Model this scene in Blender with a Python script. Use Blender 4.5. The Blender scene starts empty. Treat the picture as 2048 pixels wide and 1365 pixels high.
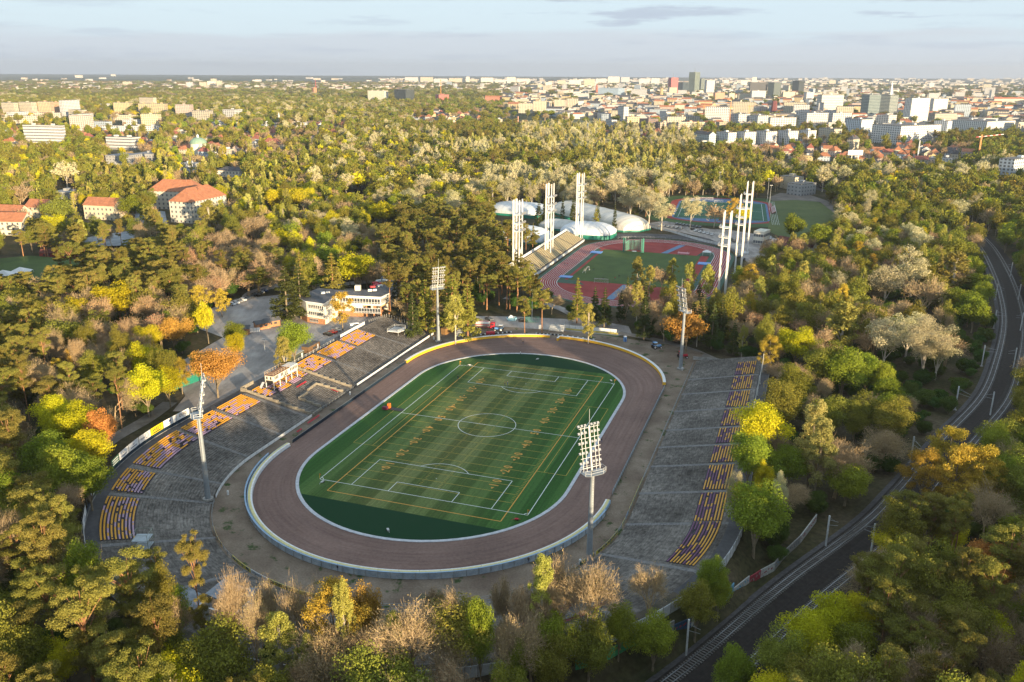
import bpy, math, random
import numpy as np
from mathutils import Vector, Matrix

random.seed(7); RNG = np.random.default_rng(7)
SC = bpy.context.scene
COL = SC.collection

# ------------------------------------------------------------------ camera
CAM_H = 106.8
F_PX, PITCH, ROLL = 1702.6, math.radians(17.592), math.radians(-0.284)
cam_d = bpy.data.cameras.new('camera'); cam = bpy.data.objects.new('camera', cam_d); COL.objects.link(cam)
cam_d.sensor_width = 36.0; cam_d.lens = 36.0 * F_PX / 2048.0
cam_d.clip_start = 1.0; cam_d.clip_end = 60000.0
cam.matrix_world = Matrix.Translation((0, 0, CAM_H)) @ Matrix.Rotation(math.pi / 2 - PITCH, 4, 'X') @ Matrix.Rotation(-ROLL, 4, 'Z')
SC.camera = cam

# ------------------------------------------------------------------ sun and sky
HAZE_D = 6e-5
SUN_EL, SUN_AZ = math.radians(6.8), math.radians(32.0)      # azimuth: sunlight travels away from the camera and to the left
sd = Vector((-math.sin(SUN_AZ) * math.cos(SUN_EL), math.cos(SUN_AZ) * math.cos(SUN_EL), -math.sin(SUN_EL)))
sun_l = bpy.data.lights.new('sun', 'SUN'); sun_l.energy = 5.0; sun_l.angle = math.radians(0.5); sun_l.color = (1.0, 0.76, 0.46)
sun = bpy.data.objects.new('sun', sun_l); COL.objects.link(sun)
sun.rotation_euler = sd.to_track_quat('-Z', 'Y').to_euler()
W = bpy.data.worlds.new('World'); SC.world = W; W.use_nodes = True
nt = W.node_tree; nt.nodes.clear()
def wn(t, **k):
    n = nt.nodes.new(t)
    for a, b in k.items(): setattr(n, a, b)
    return n
sky = wn('ShaderNodeTexSky', sky_type='NISHITA', sun_disc=False, sun_elevation=SUN_EL)
sky.sun_rotation = math.atan2(-sd.x, -sd.y)       # same direction as the lamp
sky.altitude = 150; sky.air_density = 1.0; sky.dust_density = 1.5; sky.ozone_density = 1.5
tc = wn('ShaderNodeTexCoord'); sep = wn('ShaderNodeSeparateXYZ'); nt.links.new(tc.outputs['Generated'], sep.inputs[0])
mp = wn('ShaderNodeMapping'); mp.inputs['Scale'].default_value = (2.2, 2.2, 34.0); mp.inputs['Location'].default_value = (1.3, .4, .0)
nt.links.new(tc.outputs['Generated'], mp.inputs[0])
no = wn('ShaderNodeTexNoise'); no.inputs['Scale'].default_value = 1.7; no.inputs['Detail'].default_value = 7; no.inputs['Roughness'].default_value = .55
nt.links.new(mp.outputs[0], no.inputs['Vector'])
# broad grey deck near the horizon, broken paler cloud above it
def math_n(op, a=None, b=None, c=None):
    n = wn('ShaderNodeMath', operation=op)
    for i, v in enumerate((a, b, c)):
        if v is None: continue
        if isinstance(v, (int, float)): n.inputs[i].default_value = v
        else: nt.links.new(v, n.inputs[i])
    return n.outputs[0]
deck = math_n('MULTIPLY_ADD', no.outputs['Fac'], 0.075, sep.outputs['Z'])      # elevation pushed by the noise
rmp = wn('ShaderNodeValToRGB'); nt.links.new(deck, rmp.inputs[0])
cr = rmp.color_ramp; cr.elements[0].position = 0.068; cr.elements[0].color = (1, 1, 1, 1); cr.elements[1].position = 0.083; cr.elements[1].color = (0, 0, 0, 1)
puff = wn('ShaderNodeMapping'); puff.inputs['Scale'].default_value = (6.0, 6.0, 60.0); puff.inputs['Location'].default_value = (.25, .1, 1.15)
nt.links.new(tc.outputs['Generated'], puff.inputs[0])
no2 = wn('ShaderNodeTexNoise'); no2.inputs['Scale'].default_value = 1.3; no2.inputs['Detail'].default_value = 6; no2.inputs['Roughness'].default_value = .6
nt.links.new(puff.outputs[0], no2.inputs['Vector'])
r2 = wn('ShaderNodeValToRGB'); nt.links.new(no2.outputs['Fac'], r2.inputs[0])
r2.color_ramp.elements[0].position = .54; r2.color_ramp.elements[0].color = (0, 0, 0, 1); r2.color_ramp.elements[1].position = .64; r2.color_ramp.elements[1].color = (1, 1, 1, 1)
def mixc(f, a, b):
    n = wn('ShaderNodeMix', data_type='RGBA')
    for i, v in ((0, f), (6, a), (7, b)):
        if isinstance(v, tuple): n.inputs[i].default_value = v
        elif isinstance(v, (int, float)): n.inputs[i].default_value = v
        else: nt.links.new(v, n.inputs[i])
    return n.outputs[2]
veil = mixc(0.8, sky.outputs[0], (6.2, 7.6, 8.7, 1))           # thin high veil of cloud over the blue
grey = mixc(math_n('MULTIPLY', rmp.outputs[0], .85), veil, (5.2, 5.7, 6.3, 1))
ex = math_n('MULTIPLY', math_n('SUBTRACT', sep.outputs['X'], .225), 5.2); ez = math_n('MULTIPLY', math_n('SUBTRACT', sep.outputs['Z'], .064), 62.0)
cl = math_n('SUBTRACT', math_n('MULTIPLY_ADD', no2.outputs['Fac'], 9.0, -3.7), math_n('ADD', math_n('MULTIPLY', ex, ex), math_n('MULTIPLY', ez, ez)))
r3 = wn('ShaderNodeValToRGB'); nt.links.new(cl, r3.inputs[0]); r3.color_ramp.elements[0].position = .0; r3.color_ramp.elements[1].position = 1.0
grey = mixc(math_n('MULTIPLY', r3.outputs[0], .6), grey, (3.7, 4.2, 5.2, 1))
final = mixc(math_n('MULTIPLY', r2.outputs[0], .35), grey, (4.0, 4.6, 5.6, 1))
bg = wn('ShaderNodeBackground'); bg.inputs['Strength'].default_value = 0.047
wo = wn('ShaderNodeOutputWorld'); nt.links.new(final, bg.inputs[0]); nt.links.new(bg.outputs[0], wo.inputs[0])
SC.view_settings.view_transform = 'Standard'; SC.view_settings.look = 'None'; SC.view_settings.gamma = 1.0
SC.view_settings.exposure = 1.48
SC.cycles.max_bounces = 6; SC.cycles.diffuse_bounces = 3; SC.cycles.transmission_bounces = 3; SC.cycles.transparent_max_bounces = 6
SC.cycles.volume_bounces = 0; SC.cycles.use_denoising = True

# ------------------------------------------------------------------ pixel -> ground, stadium frame
def G0(px, py, z=0.0):
    x = px - 1024; y = 682.5 - py
    c, s = math.cos(ROLL), math.sin(ROLL)
    x, y = (c * x + s * y) / F_PX, (-s * x + c * y) / F_PX
    cp, sp = math.cos(PITCH), math.sin(PITCH)
    t = (z - CAM_H) / (-sp + y * cp)
    return x * t, (cp + y * sp) * t
def proj(X, Y, Z):
    z = Z - CAM_H; c, s = math.cos(PITCH), math.sin(PITCH)
    d = Y * c - z * s; u = Y * s + z * c
    x = F_PX * X / d; y = F_PX * u / d
    c, s = math.cos(ROLL), math.sin(ROLL)
    return 1024 + c * x - s * y, 682.5 - (s * x + c * y), d
OX, OY, TH = -7.791, 248.86, math.radians(-18.933)
CT, ST = math.cos(TH), math.sin(TH)
def UV2W(u, v): return OX + u * CT - v * ST, OY + u * ST + v * CT
def W2UV(x, y):
    a, b = x - OX, y - OY
    return a * CT + b * ST, -a * ST + b * CT
def sstep(a, b, x):
    t = np.clip((np.asarray(x, float) - a) / (b - a), 0, 1); return t * t * (3 - 2 * t)
U0, VS, VN = -0.5, -45.0, 84.0            # stand: centre line, centre of the south arc, north ends
def sdist(u, v):                           # distance from the stand's spine
    u = np.asarray(u, float) - U0; v = np.asarray(v, float)
    return np.where(v < VS, np.hypot(u, v - VS), np.abs(u))
def T(x, y):                               # terrain height
    u, v = W2UV(np.asarray(x, float), np.asarray(y, float))
    d = sdist(u, v)
    left = sstep(-5, -50, u)
    side = np.where(d > 82, 5.2, 0) * 0 + 5.2
    outl = side - 3.2 * sstep(150, 240, d)
    outr = side * (1 - sstep(83.2, 88.2, d))
    out = outl * left + outr * (1 - left)
    # north of the stand the plateau only goes on at the left and then runs out
    nl = outl * sstep(-72, -83, u) * (1 - sstep(118, 150, v))
    north = sstep(VN - 1, VN + 3, v)
    z = out * sstep(78.2, 82.2, d) * (1 - north) + nl * north - 0.25
    return z
def G(px, py, dz=0.0):
    z = 0.0
    for _ in range(12):
        x, y = G0(px, py, z + dz); z = 0.5 * z + 0.5 * (float(T(x, y)) + 0.25)
    return x, y
def TZ(x, y): return float(T(x, y))

# ------------------------------------------------------------------ materials
MATS = {}
def new_mat(name):
    m = bpy.data.materials.new(name); m.use_nodes = True; m.node_tree.nodes.clear(); return m
class N:
    """small node-tree writer"""
    def __init__(s, m): s.t = m.node_tree
    def n(s, t, **k):
        q = s.t.nodes.new(t)
        for a, b in k.items(): setattr(q, a, b)
        return q
    def put(s, q, i, v):
        if v is None: return
        if isinstance(v, (int, float)): q.inputs[i].default_value = v
        elif isinstance(v, tuple): q.inputs[i].default_value = v if len(v) != 3 or q.inputs[i].type != 'RGBA' else (*v, 1)
        else: s.t.links.new(v, q.inputs[i])
    def m(s, op, a=None, b=None, c=None):
        q = s.n('ShaderNodeMath', operation=op)
        for i, v in enumerate((a, b, c)): s.put(q, i, v)
        return q.outputs[0]
    def mix(s, f, a, b, mode='MIX'):
        q = s.n('ShaderNodeMix', data_type='RGBA', blend_type=mode)
        s.put(q, 0, f); s.put(q, 6, a if not isinstance(a, tuple) else (*a[:3], 1)); s.put(q, 7, b if not isinstance(b, tuple) else (*b[:3], 1))
        return q.outputs[2]
    def coord(s, kind='Object'): return s.n('ShaderNodeTexCoord').outputs[kind]
    def pos(s): return s.n('ShaderNodeNewGeometry').outputs['Position']
    def uv(s): return s.n('ShaderNodeTexCoord').outputs['UV']
    def map(s, v, sc=(1, 1, 1), loc=(0, 0, 0), rot=(0, 0, 0)):
        q = s.n('ShaderNodeMapping'); q.inputs['Scale'].default_value = sc; q.inputs['Location'].default_value = loc; q.inputs['Rotation'].default_value = rot
        s.t.links.new(v, q.inputs[0]); return q.outputs[0]
    def noise(s, v, scale=1, det=4, rough=.55):
        q = s.n('ShaderNodeTexNoise'); q.inputs['Scale'].default_value = scale; q.inputs['Detail'].default_value = det; q.inputs['Roughness'].default_value = rough
        if v is not None: s.t.links.new(v, q.inputs['Vector'])
        return q.outputs['Fac']
    def ramp(s, f, stops):
        q = s.n('ShaderNodeValToRGB'); s.t.links.new(f, q.inputs[0]); e = q.color_ramp.elements
        while len(e) < len(stops): e.new(.5)
        for i, (p, c) in enumerate(stops): e[i].position = p; e[i].color = (*c, 1) if isinstance(c, tuple) else (c, c, c, 1)
        return q.outputs[0]
    def xyz(s, v):
        q = s.n('ShaderNodeSeparateXYZ'); s.t.links.new(v, q.inputs[0]); return q.outputs
    def out(s, col, rough=.8, metal=0.0, bump=None, bd=.1, spec=.3):
        p = s.n('ShaderNodeBsdfPrincipled'); s.put(p, 'Base Color', (*col[:3], 1) if isinstance(col, tuple) else col); s.put(p, 'Roughness', rough); s.put(p, 'Metallic', metal)
        p.inputs['Specular IOR Level'].default_value = spec
        if bump is not None:
            b = s.n('ShaderNodeBump'); b.inputs['Distance'].default_value = bd; b.inputs['Strength'].default_value = 1.0; s.t.links.new(bump, b.inputs['Height']); s.t.links.new(b.outputs[0], p.inputs['Normal'])
        o = s.n('ShaderNodeOutputMaterial'); s.t.links.new(p.outputs[0], o.inputs[0]); return p
def mat_noise(name, c1, c2, scale=1.0, rough=.85, bump=0, det=5, lo=.35, hi=.65, c3=None, spec=.3, metal=0.0):
    if name in MATS: return MATS[name]
    m = new_mat(name); w = N(m); f = w.noise(w.pos(), scale, det)
    st = [(lo, c1), (hi, c2)] if c3 is None else [(lo, c1), ((lo + hi) / 2, c2), (hi, c3)]
    col = w.ramp(f, st)
    fine = w.noise(w.pos(), scale * 9, 3)
    col = w.mix(.35, col, w.mix(1.0, col, w.ramp(fine, [(.3, .5), (.7, 1.35)]), 'MULTIPLY'))
    w.out(col, rough, metal, bump=(f if bump else None), bd=bump, spec=spec); MATS[name] = m; return m
def mat_flat(name, c, rough=.5, metal=0.0, spec=.4, dirt=.12, dscale=1.5):
    if name in MATS: return MATS[name]
    m = new_mat(name); w = N(m); f = w.noise(w.pos(), dscale, 4)
    k = w.ramp(f, [(.3, 1 - dirt * 1.6), (.7, 1.0)])
    w.out(w.mix(1.0, c, k, 'MULTIPLY'), rough, metal, spec=spec); MATS[name] = m; return m
# ------------------------------------------------------------------ mesh helpers
class MB:
    def __init__(s): s.v = []; s.f = []; s.mi = []; s.uv = []; s.cur = 0
    def face(s, pts, uvs=None):
        b = len(s.v); s.v += [tuple(p) for p in pts]; s.f.append(tuple(range(b, b + len(pts)))); s.mi.append(s.cur)
        s.uv.append(uvs if uvs else [(p[0], p[1]) for p in pts]); return s
    def box(s, c, sz, rz=0.0, m=None, rot=None):
        x, y, z = sz[0] / 2, sz[1] / 2, sz[2] / 2
        P = [Vector((a * x, b * y, d * z)) for a in (-1, 1) for b in (-1, 1) for d in (-1, 1)]
        R = rot if rot is not None else Matrix.Rotation(rz, 3, 'Z')
        P = [R @ p + Vector(c) for p in P]
        def q(i, j, k, l, w, h): s.face([P[i], P[j], P[k], P[l]], [(0, 0), (w, 0), (w, h), (0, h)])
        q(0, 4, 5, 1, sz[0], sz[2]); q(4, 6, 7, 5, sz[1], sz[2]); q(6, 2, 3, 7, sz[0], sz[2]); q(2, 0, 1, 3, sz[1], sz[2])
        q(1, 5, 7, 3, sz[0], sz[1]); q(0, 2, 6, 4, sz[0], sz[1]); return s
    def tube(s, pts, rad, n=6, cap=True):
        pts = [Vector(p) for p in pts]
        if isinstance(rad, (int, float)): rad = [rad] * len(pts)
        rings = []
        for i, p in enumerate(pts):
            d = (pts[min(i + 1, len(pts) - 1)] - pts[max(i - 1, 0)]).normalized()
            a = d.orthogonal().normalized() if i == 0 else (pa - d * pa.dot(d)).normalized()
            pa = a; b = d.cross(a)
            rings.append([p + (a * math.cos(t) + b * math.sin(t)) * rad[i] for t in [2 * math.pi * k / n for k in range(n)]])
        base = len(s.v)
        for r in rings: s.v += [tuple(q) for q in r]
        for i in range(len(rings) - 1):
            for k in range(n):
                a, b = base + i * n + k, base + i * n + (k + 1) % n
                s.f.append((a, b, b + n, a + n)); s.mi.append(s.cur); s.uv.append([(k, i), (k + 1, i), (k + 1, i + 1), (k, i + 1)])
        if cap:
            s.f.append(tuple(base + k for k in range(n))[::-1]); s.mi.append(s.cur); s.uv.append([(0, 0)] * n)
            s.f.append(tuple(base + (len(rings) - 1) * n + k for k in range(n))); s.mi.append(s.cur); s.uv.append([(0, 0)] * n)
        return s
    def prism(s, poly, z0, z1, flip=False):
        n = len(poly); ar = sum(poly[i][0] * poly[(i + 1) % n][1] - poly[(i + 1) % n][0] * poly[i][1] for i in range(n))
        if ar < 0: poly = poly[::-1]
        L = 0
        for i in range(n):
            a, b = poly[i], poly[(i + 1) % n]; l = math.hypot(b[0] - a[0], b[1] - a[1])
            s.face([(a[0], a[1], z0), (b[0], b[1], z0), (b[0], b[1], z1), (a[0], a[1], z1)], [(L, 0), (L + l, 0), (L + l, z1 - z0), (L, z1 - z0)]); L += l
        s.face([(p[0], p[1], z1) for p in poly]); s.face([(p[0], p[1], z0) for p in poly][::-1]); return s
    def flat(s, poly, z):
        n = len(poly); ar = sum(poly[i][0] * poly[(i + 1) % n][1] - poly[(i + 1) % n][0] * poly[i][1] for i in range(n))
        if ar < 0: poly = poly[::-1]
        return s.face([(p[0], p[1], z) for p in poly])
    def strip(s, A, B, uvA=None, uvB=None, close=False):
        n = len(A); rng = range(n if close else n - 1)
        for i in rng:
            j = (i + 1) % n
            uv = [uvA[i], uvA[i + 1], uvB[i + 1], uvB[i]] if uvA else None
            s.face([A[i], A[j], B[j], B[i]], uv)
        return s
    def build(s, name, mats, parent=None, loc=None, rz=0, smooth=False, weld=False):
        if name == 'posts' and len(s.f) % 6 == 0 and len(s.v) == 4 * len(s.f):      # every post a part of its own
            for k in range(0, len(s.f), 6):
                q = MB(); q.v = s.v[k * 4:k * 4 + 24]; q.f = [tuple(i - k * 4 for i in f) for f in s.f[k:k + 6]]; q.mi = [0] * 6; q.uv = s.uv[k:k + 6]; q.build('post', mats, parent)
            return
        me = bpy.data.meshes.new(name); me.from_pydata(s.v, [], s.f)
        if not isinstance(mats, (list, tuple)): mats = [mats]
        for m in mats: me.materials.append(m)
        if len(mats) > 1: me.polygons.foreach_set('material_index', s.mi)
        ul = me.uv_layers.new(name='UVMap')
        ul.data.foreach_set('uv', np.array([c for f in s.uv for q in f for c in q], dtype=np.float32))
        if smooth: me.polygons.foreach_set('use_smooth', [True] * len(s.f))
        me.update()
        o = bpy.data.objects.new(name, me); COL.objects.link(o)
        if parent is not None: o.parent = parent
        if loc is not None: o.location = loc
        if rz: o.rotation_euler = (0, 0, rz)
        return o
LABELLED = []
def tag(o, label, cat, group=None):
    o['label'] = label; o['category'] = cat
    if group: o['group'] = group
    return o
def empty(name, loc=(0, 0, 0), rz=0):
    o = bpy.data.objects.new(name, None); COL.objects.link(o); o.location = loc; o.rotation_euler = (0, 0, rz); o.empty_display_size = .1
    return o
def thing(name, label, cat, loc=(0, 0, 0), rz=0, group=None): return tag(empty(name, loc, rz), label, cat, group)
def struct(o): o['kind'] = 'structure'; return o
def stuff(o): o['kind'] = 'stuff'; return o
KIDS = {}
def copy_tree(o, parent=None, loc=None, rz=None):
    c = o.copy(); COL.objects.link(c)
    if parent is not None: c.parent = parent
    if loc is not None: c.location = loc
    if rz is not None: c.rotation_euler = (0, 0, rz)
    for ch in CHILD.get(o.name, ()): copy_tree(ch, c)
    return c
CHILD = {}
def index_children(root):
    ks = [c for c in COL.objects if c.parent == root]
    CHILD[root.name] = ks
    for k in ks:
        CHILD[k.name] = [c for c in COL.objects if c.parent == k]
def text_mesh(txt, size=1.0, extrude=0.0):
    cu = bpy.data.curves.new('t', 'FONT'); cu.body = txt; cu.size = size; cu.extrude = extrude; cu.align_x = 'CENTER'; cu.align_y = 'CENTER'; cu.resolution_u = 2; cu.offset = .02 * size
    o = bpy.data.objects.new('t', cu); COL.objects.link(o); bpy.context.view_layer.update()
    me = bpy.data.meshes.new_from_object(o.evaluated_get(bpy.context.evaluated_depsgraph_get()))
    V = [tuple(v.co) for v in me.vertices]; Fc = [tuple(p.vertices) for p in me.polygons]
    bpy.data.objects.remove(o); bpy.data.curves.remove(cu); bpy.data.meshes.remove(me)
    return V, Fc
def add_text(mb, txt, size, M, sx=1.0):
    V, Fc = text_mesh(txt, size)
    b = len(mb.v); mb.v += [tuple(M @ Vector((v[0] * sx, v[1], v[2]))) for v in V]
    for f in Fc: mb.f.append(tuple(b + i for i in f)); mb.mi.append(mb.cur); mb.uv.append([(0, 0)] * len(f))

# ------------------------------------------------------------------ ground
def ground_material():
    m = new_mat('ground'); w = N(m); p = w.pos(); s = w.xyz(p)
    base = w.ramp(w.noise(p, .05, 6), [(.32, (.030, .036, .014)), (.48, (.058, .052, .026)), (.6, (.085, .068, .042)), (.72, (.10, .085, .055))])
    gr = w.ramp(w.noise(p, .9, 4), [(.3, .6), (.7, 1.3)])
    near = w.mix(1.0, base, gr, 'MULTIPLY')
    # far country: woods, meadows and built-up patches
    vo = w.n('ShaderNodeTexVoronoi'); vo.inputs['Scale'].default_value = .0016; w.t.links.new(p, vo.inputs['Vector'])
    patch = w.ramp(w.xyz(vo.outputs['Color'])[0], [(0, (.05, .06, .028)), (.45, (.08, .085, .04)), (.62, (.13, .15, .06)), (.8, (.20, .18, .12)), (1, (.09, .10, .045))])
    n2 = w.ramp(w.noise(p, .012, 5, .7), [(.38, .45), (.62, 1.3)])
    far = w.mix(1.0, patch, n2, 'MULTIPLY')
    f = w.m('MULTIPLY', w.m('SUBTRACT', s[1], 900.0), 1 / 1200.0)
    q = w.n('ShaderNodeClamp'); w.t.links.new(f, q.inputs[0])
    w.out(w.mix(q.outputs[0], near, far), .95, spec=.1); return m
def axis(vals, step, lim, grow=1.16):
    a = list(np.arange(vals[0], vals[1] + .1, step)); s = step
    hi = a[-1]; up = []
    while hi < lim[1]: s = min(s * grow, 1600); hi += s; up.append(min(hi, lim[1]))
    s = step; lo = a[0]; dn = []
    while lo > lim[0]: s = min(s * grow, 1600); lo -= s; dn.append(max(lo, lim[0]))
    return np.array(dn[::-1] + a + up)
gx = axis((-330, 300), 3.0, (-18500, 18500)); gy = axis((60, 420), 3.0, (-3000, 18500))
XX, YY = np.meshgrid(gx, gy); ZZ = T(XX, YY)
me = bpy.data.meshes.new('ground'); nx, ny = len(gx), len(gy)
V = np.stack([XX, YY, ZZ], -1).reshape(-1, 3)
ii = (np.arange(ny - 1)[:, None] * nx + np.arange(nx - 1)[None, :]).ravel()
Fq = np.stack([ii, ii + 1, ii + 1 + nx, ii + nx], -1)
def np_mesh(me, V, Fq, mats=(), smooth=False, mi=None):
    V = np.ascontiguousarray(V, dtype=np.float32); Fq = np.ascontiguousarray(Fq, dtype=np.int32); k = Fq.shape[1]
    me.vertices.add(len(V)); me.vertices.foreach_set('co', V.ravel())
    me.loops.add(Fq.size); me.loops.foreach_set('vertex_index', Fq.ravel())
    me.polygons.add(len(Fq)); me.polygons.foreach_set('loop_start', np.arange(0, Fq.size, k, dtype=np.int32)); me.polygons.foreach_set('loop_total', np.full(len(Fq), k, dtype=np.int32))
    for m in mats: me.materials.append(m)
    if mi is not None: me.polygons.foreach_set('material_index', np.ascontiguousarray(mi, dtype=np.int32))
    if smooth: me.polygons.foreach_set('use_smooth', np.ones(len(Fq), dtype=bool))
    me.update(calc_edges=True)
np_mesh(me, V, Fq, [ground_material()], smooth=True)
g = bpy.data.objects.new('ground', me); COL.objects.link(g); struct(g)

# ------------------------------------------------------------------ ring paths in the stadium frame
def ring(r, cs, cn, cu, n=40):
    """closed stadium ring: radius, south and north arc centres, centre u"""
    P = []
    for k in range(n + 1): a = math.pi + math.pi * k / n; P.append((cu + r * math.cos(a), cs + r * math.sin(a)))
    for k in range(1, 12): P.append((cu + r, cs + (cn - cs) * k / 12))
    for k in range(n + 1): a = math.pi * k / n; P.append((cu + r * math.cos(a), cn + r * math.sin(a)))
    for k in range(1, 12): P.append((cu - r, cn + (cs - cn) * k / 12))
    return P
def w3(P, z): return [(*UV2W(*p), z) for p in P]
def arclen(P):
    L = [0.0]
    for i in range(len(P)): a, b = P[i], P[(i + 1) % len(P)]; L.append(L[-1] + math.hypot(a[0] - b[0], a[1] - b[1]))
    return L
K = dict(cs=-34.7, cn=34.7, cu=-2.0)
kin = ring(37.6, **K); kout = ring(38.5, **K)
def otrack(r): return ring(r, -38.8, 46.3, -1.0)
# infield turf
def turf_mat():
    m = new_mat('turf'); w = N(m); p = w.uv(); s = w.xyz(p)
    st = w.m('SINE', w.m('MULTIPLY', s[0], 2 * math.pi / 11.0))
    st = w.m('MULTIPLY_ADD', st, 4.0, .5); q = w.n('ShaderNodeClamp'); w.t.links.new(st, q.inputs[0])
    wear = w.ramp(w.noise(w.map(p, (1, .35, 1)), .07, 5), [(.38, 0.0), (.66, 1.0)])
    cen = w.m('SUBTRACT', 1.15, w.m('DIVIDE', w.m('ABSOLUTE', w.m('ADD', s[0], 6.0)), 26.0)); qc = w.n('ShaderNodeClamp'); w.t.links.new(cen, qc.inputs[0])
    base = w.mix(q.outputs[0], (.028, .086, .018), (.046, .118, .028))
    worn = w.mix(q.outputs[0], (.092, .108, .034), (.155, .170, .062))
    col = w.mix(w.m('MULTIPLY', w.m('MULTIPLY_ADD', wear, .5, .62), qc.outputs[0]), base, worn)
    lines = w.noise(w.map(p, (2.2, .03, 1)), 1.0, 3)
    fine = w.noise(w.map(p, (1, 1, 1)), 1.6, 4)
    col = w.mix(1.0, col, w.ramp(lines, [(.3, .78), (.7, 1.2)]), 'MULTIPLY')
    col = w.mix(1.0, col, w.ramp(fine, [(.3, .8), (.7, 1.2)]), 'MULTIPLY')
    # the dark artificial segments behind both goals
    end = w.m('GREATER_THAN', w.m('ABSOLUTE', w.m('ADD', s[1], w.m('MULTIPLY', s[0], 0.0))), 59.5)
    col = w.mix(end, col, (.008, .040, .016))
    w.out(col, .95, spec=.15); return m
mb = MB(); mb.face(w3(kin, 0.02), [p for p in kin])
field = struct(mb.build('sports_pitch', turf_mat()))
kerb_m = mat_noise('kerb_white', (.38, .40, .44), (.52, .54, .58), .8, rough=.6)
mb = MB(); mb.strip(w3(kin, .16), w3(kout, .16), close=True); mb.strip(w3(kout, .16), w3(kout, 0.0), close=True); mb.strip(w3(kin, 0.0), w3(kin, .16), close=True)
struct(mb.build('kerb', kerb_m))
# dirt track
def dirt_mat():
    m = new_mat('shale'); w = N(m); p = w.uv()
    a = w.noise(w.map(p, (.035, 1.1, 1)), 1.0, 6, .6); b = w.noise(w.map(p, (.02, .25, 1)), 1.0, 4); c = w.noise(w.pos(), 1.4, 4)
    col = w.ramp(a, [(.28, (.15, .096, .080)), (.5, (.21, .138, .115)), (.68, (.24, .165, .138)), (.79, (.31, .23, .185))])
    big = w.noise(w.pos(), .05, 5); col = w.mix(1.0, col, w.ramp(big, [(.35, .82), (.65, 1.2)]), 'MULTIPLY'); col = w.mix(w.m('MULTIPLY', b, .7), col, (.12, .082, .076))
    col = w.mix(1.0, col, w.ramp(c, [(.3, .85), (.7, 1.12)]), 'MULTIPLY')
    w.out(col, .95, bump=a, bd=.05, spec=.15); return m
mb = MB(); A = kout; B = otrack(48.6); LA = arclen(B)
rows = 6
for r in range(rows):
    t0, t1 = r / rows, (r + 1) / rows
    P0 = [(a[0] * (1 - t0) + b[0] * t0, a[1] * (1 - t0) + b[1] * t0) for a, b in zip(A, B)]
    P1 = [(a[0] * (1 - t1) + b[0] * t1, a[1] * (1 - t1) + b[1] * t1) for a, b in zip(A, B)]
    zz0, zz1 = .02 + .35 * t0, .02 + .35 * t1
    mb.strip(w3(P0, zz0), w3(P1, zz1), [(l, t0 * 13) for l in LA], [(l, t1 * 13) for l in LA], close=True)
struct(mb.build('race_track', dirt_mat()))
# sandy verge between the track fence and the terraces (wide oval), open to the north
def verge_mat():
    m = new_mat('verge'); w = N(m); p = w.pos()
    a = w.noise(p, .12, 6, .6); g_ = w.noise(p, .22, 6, .65); f = w.noise(p, 2.2, 4)
    col = w.ramp(a, [(.3, (.135, .10, .078)), (.5, (.19, .15, .115)), (.7, (.26, .21, .165))])
    col = w.mix(w.ramp(g_, [(.57, 0.0), (.64, 1.0)]), col, (.05, .075, .028))
    col = w.mix(1.0, col, w.ramp(f, [(.3, .8), (.7, 1.15)]), 'MULTIPLY')
    w.out(col, .95, bump=f, bd=.06, spec=.1); return m
VERGE = verge_mat()
def spath(d, v0l=VN, v0r=VN, na=60, step=4.0, dl=None):
    """open path round the stand: left north end -> south arc -> right north end, at distance d"""
    P = []
    n = max(2, int((v0l - VS) / step))
    for k in range(n): P.append((U0 - d, v0l + (VS - v0l) * k / n))
    for k in range(na + 1): a = math.pi + math.pi * k / na; P.append((U0 + d * math.cos(a), VS + d * math.sin(a)))
    n = max(2, int((v0r - VS) / step))
    for k in range(1, n + 1): P.append((U0 + d, VS + (v0r - VS) * k / n))
    return P
mb = MB()
o1 = otrack(48.6); 
mb.face(w3(spath(55.5, 92, 86), -.03)[::1], spath(55.5, 92, 86))
# north cap of the verge
mb.face(w3([(-56, 92), (-50, 92), (49, 86), (55, 86), (56, 97), (40, 104), (0, 108), (-35, 104), (-60, 96)], -.06))
struct(mb.build('sand_verge', VERGE))

# ------------------------------------------------------------------ pitch markings
white_p = mat_noise('line_white', (.62, .66, .66), (.8, .82, .82), 2.0); orange_p = mat_noise('line_orange', (.50, .25, .05), (.64, .33, .07), 2.0); yel_p = mat_noise('line_yellow', (.36, .27, .05), (.5, .37, .07), 2.0)
def lines(name, segs, w_, mat, z):
    mb = MB()
    for (u0, v0), (u1, v1) in segs:
        l = math.hypot(u1 - u0, v1 - v0); nx_, ny_ = -(v1 - v0) / l * w_ / 2, (u1 - u0) / l * w_ / 2
        mb.face(w3([(u0 + nx_, v0 + ny_), (u1 + nx_, v1 + ny_), (u1 - nx_, v1 - ny_), (u0 - nx_, v0 - ny_)][::-1], z))
    return mb.build(name, mat, field)
def rect(u0, v0, u1, v1): return [((u0, v0), (u1, v0)), ((u1, v0), (u1, v1)), ((u1, v1), (u0, v1)), ((u0, v1), (u0, v0))]
def arc(cx, cy, r, a0, a1, n=24):
    P = [(cx + r * math.cos(a0 + (a1 - a0) * k / n), cy + r * math.sin(a0 + (a1 - a0) * k / n)) for k in range(n + 1)]
    return list(zip(P[:-1], P[1:]))
HL, HW = 50.47, 29.96
S = rect(-HW, -HL, HW, HL) + [((-HW, 0), (HW, 0))] + arc(0, 0, 9.15, 0, 2 * math.pi, 48)
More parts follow.
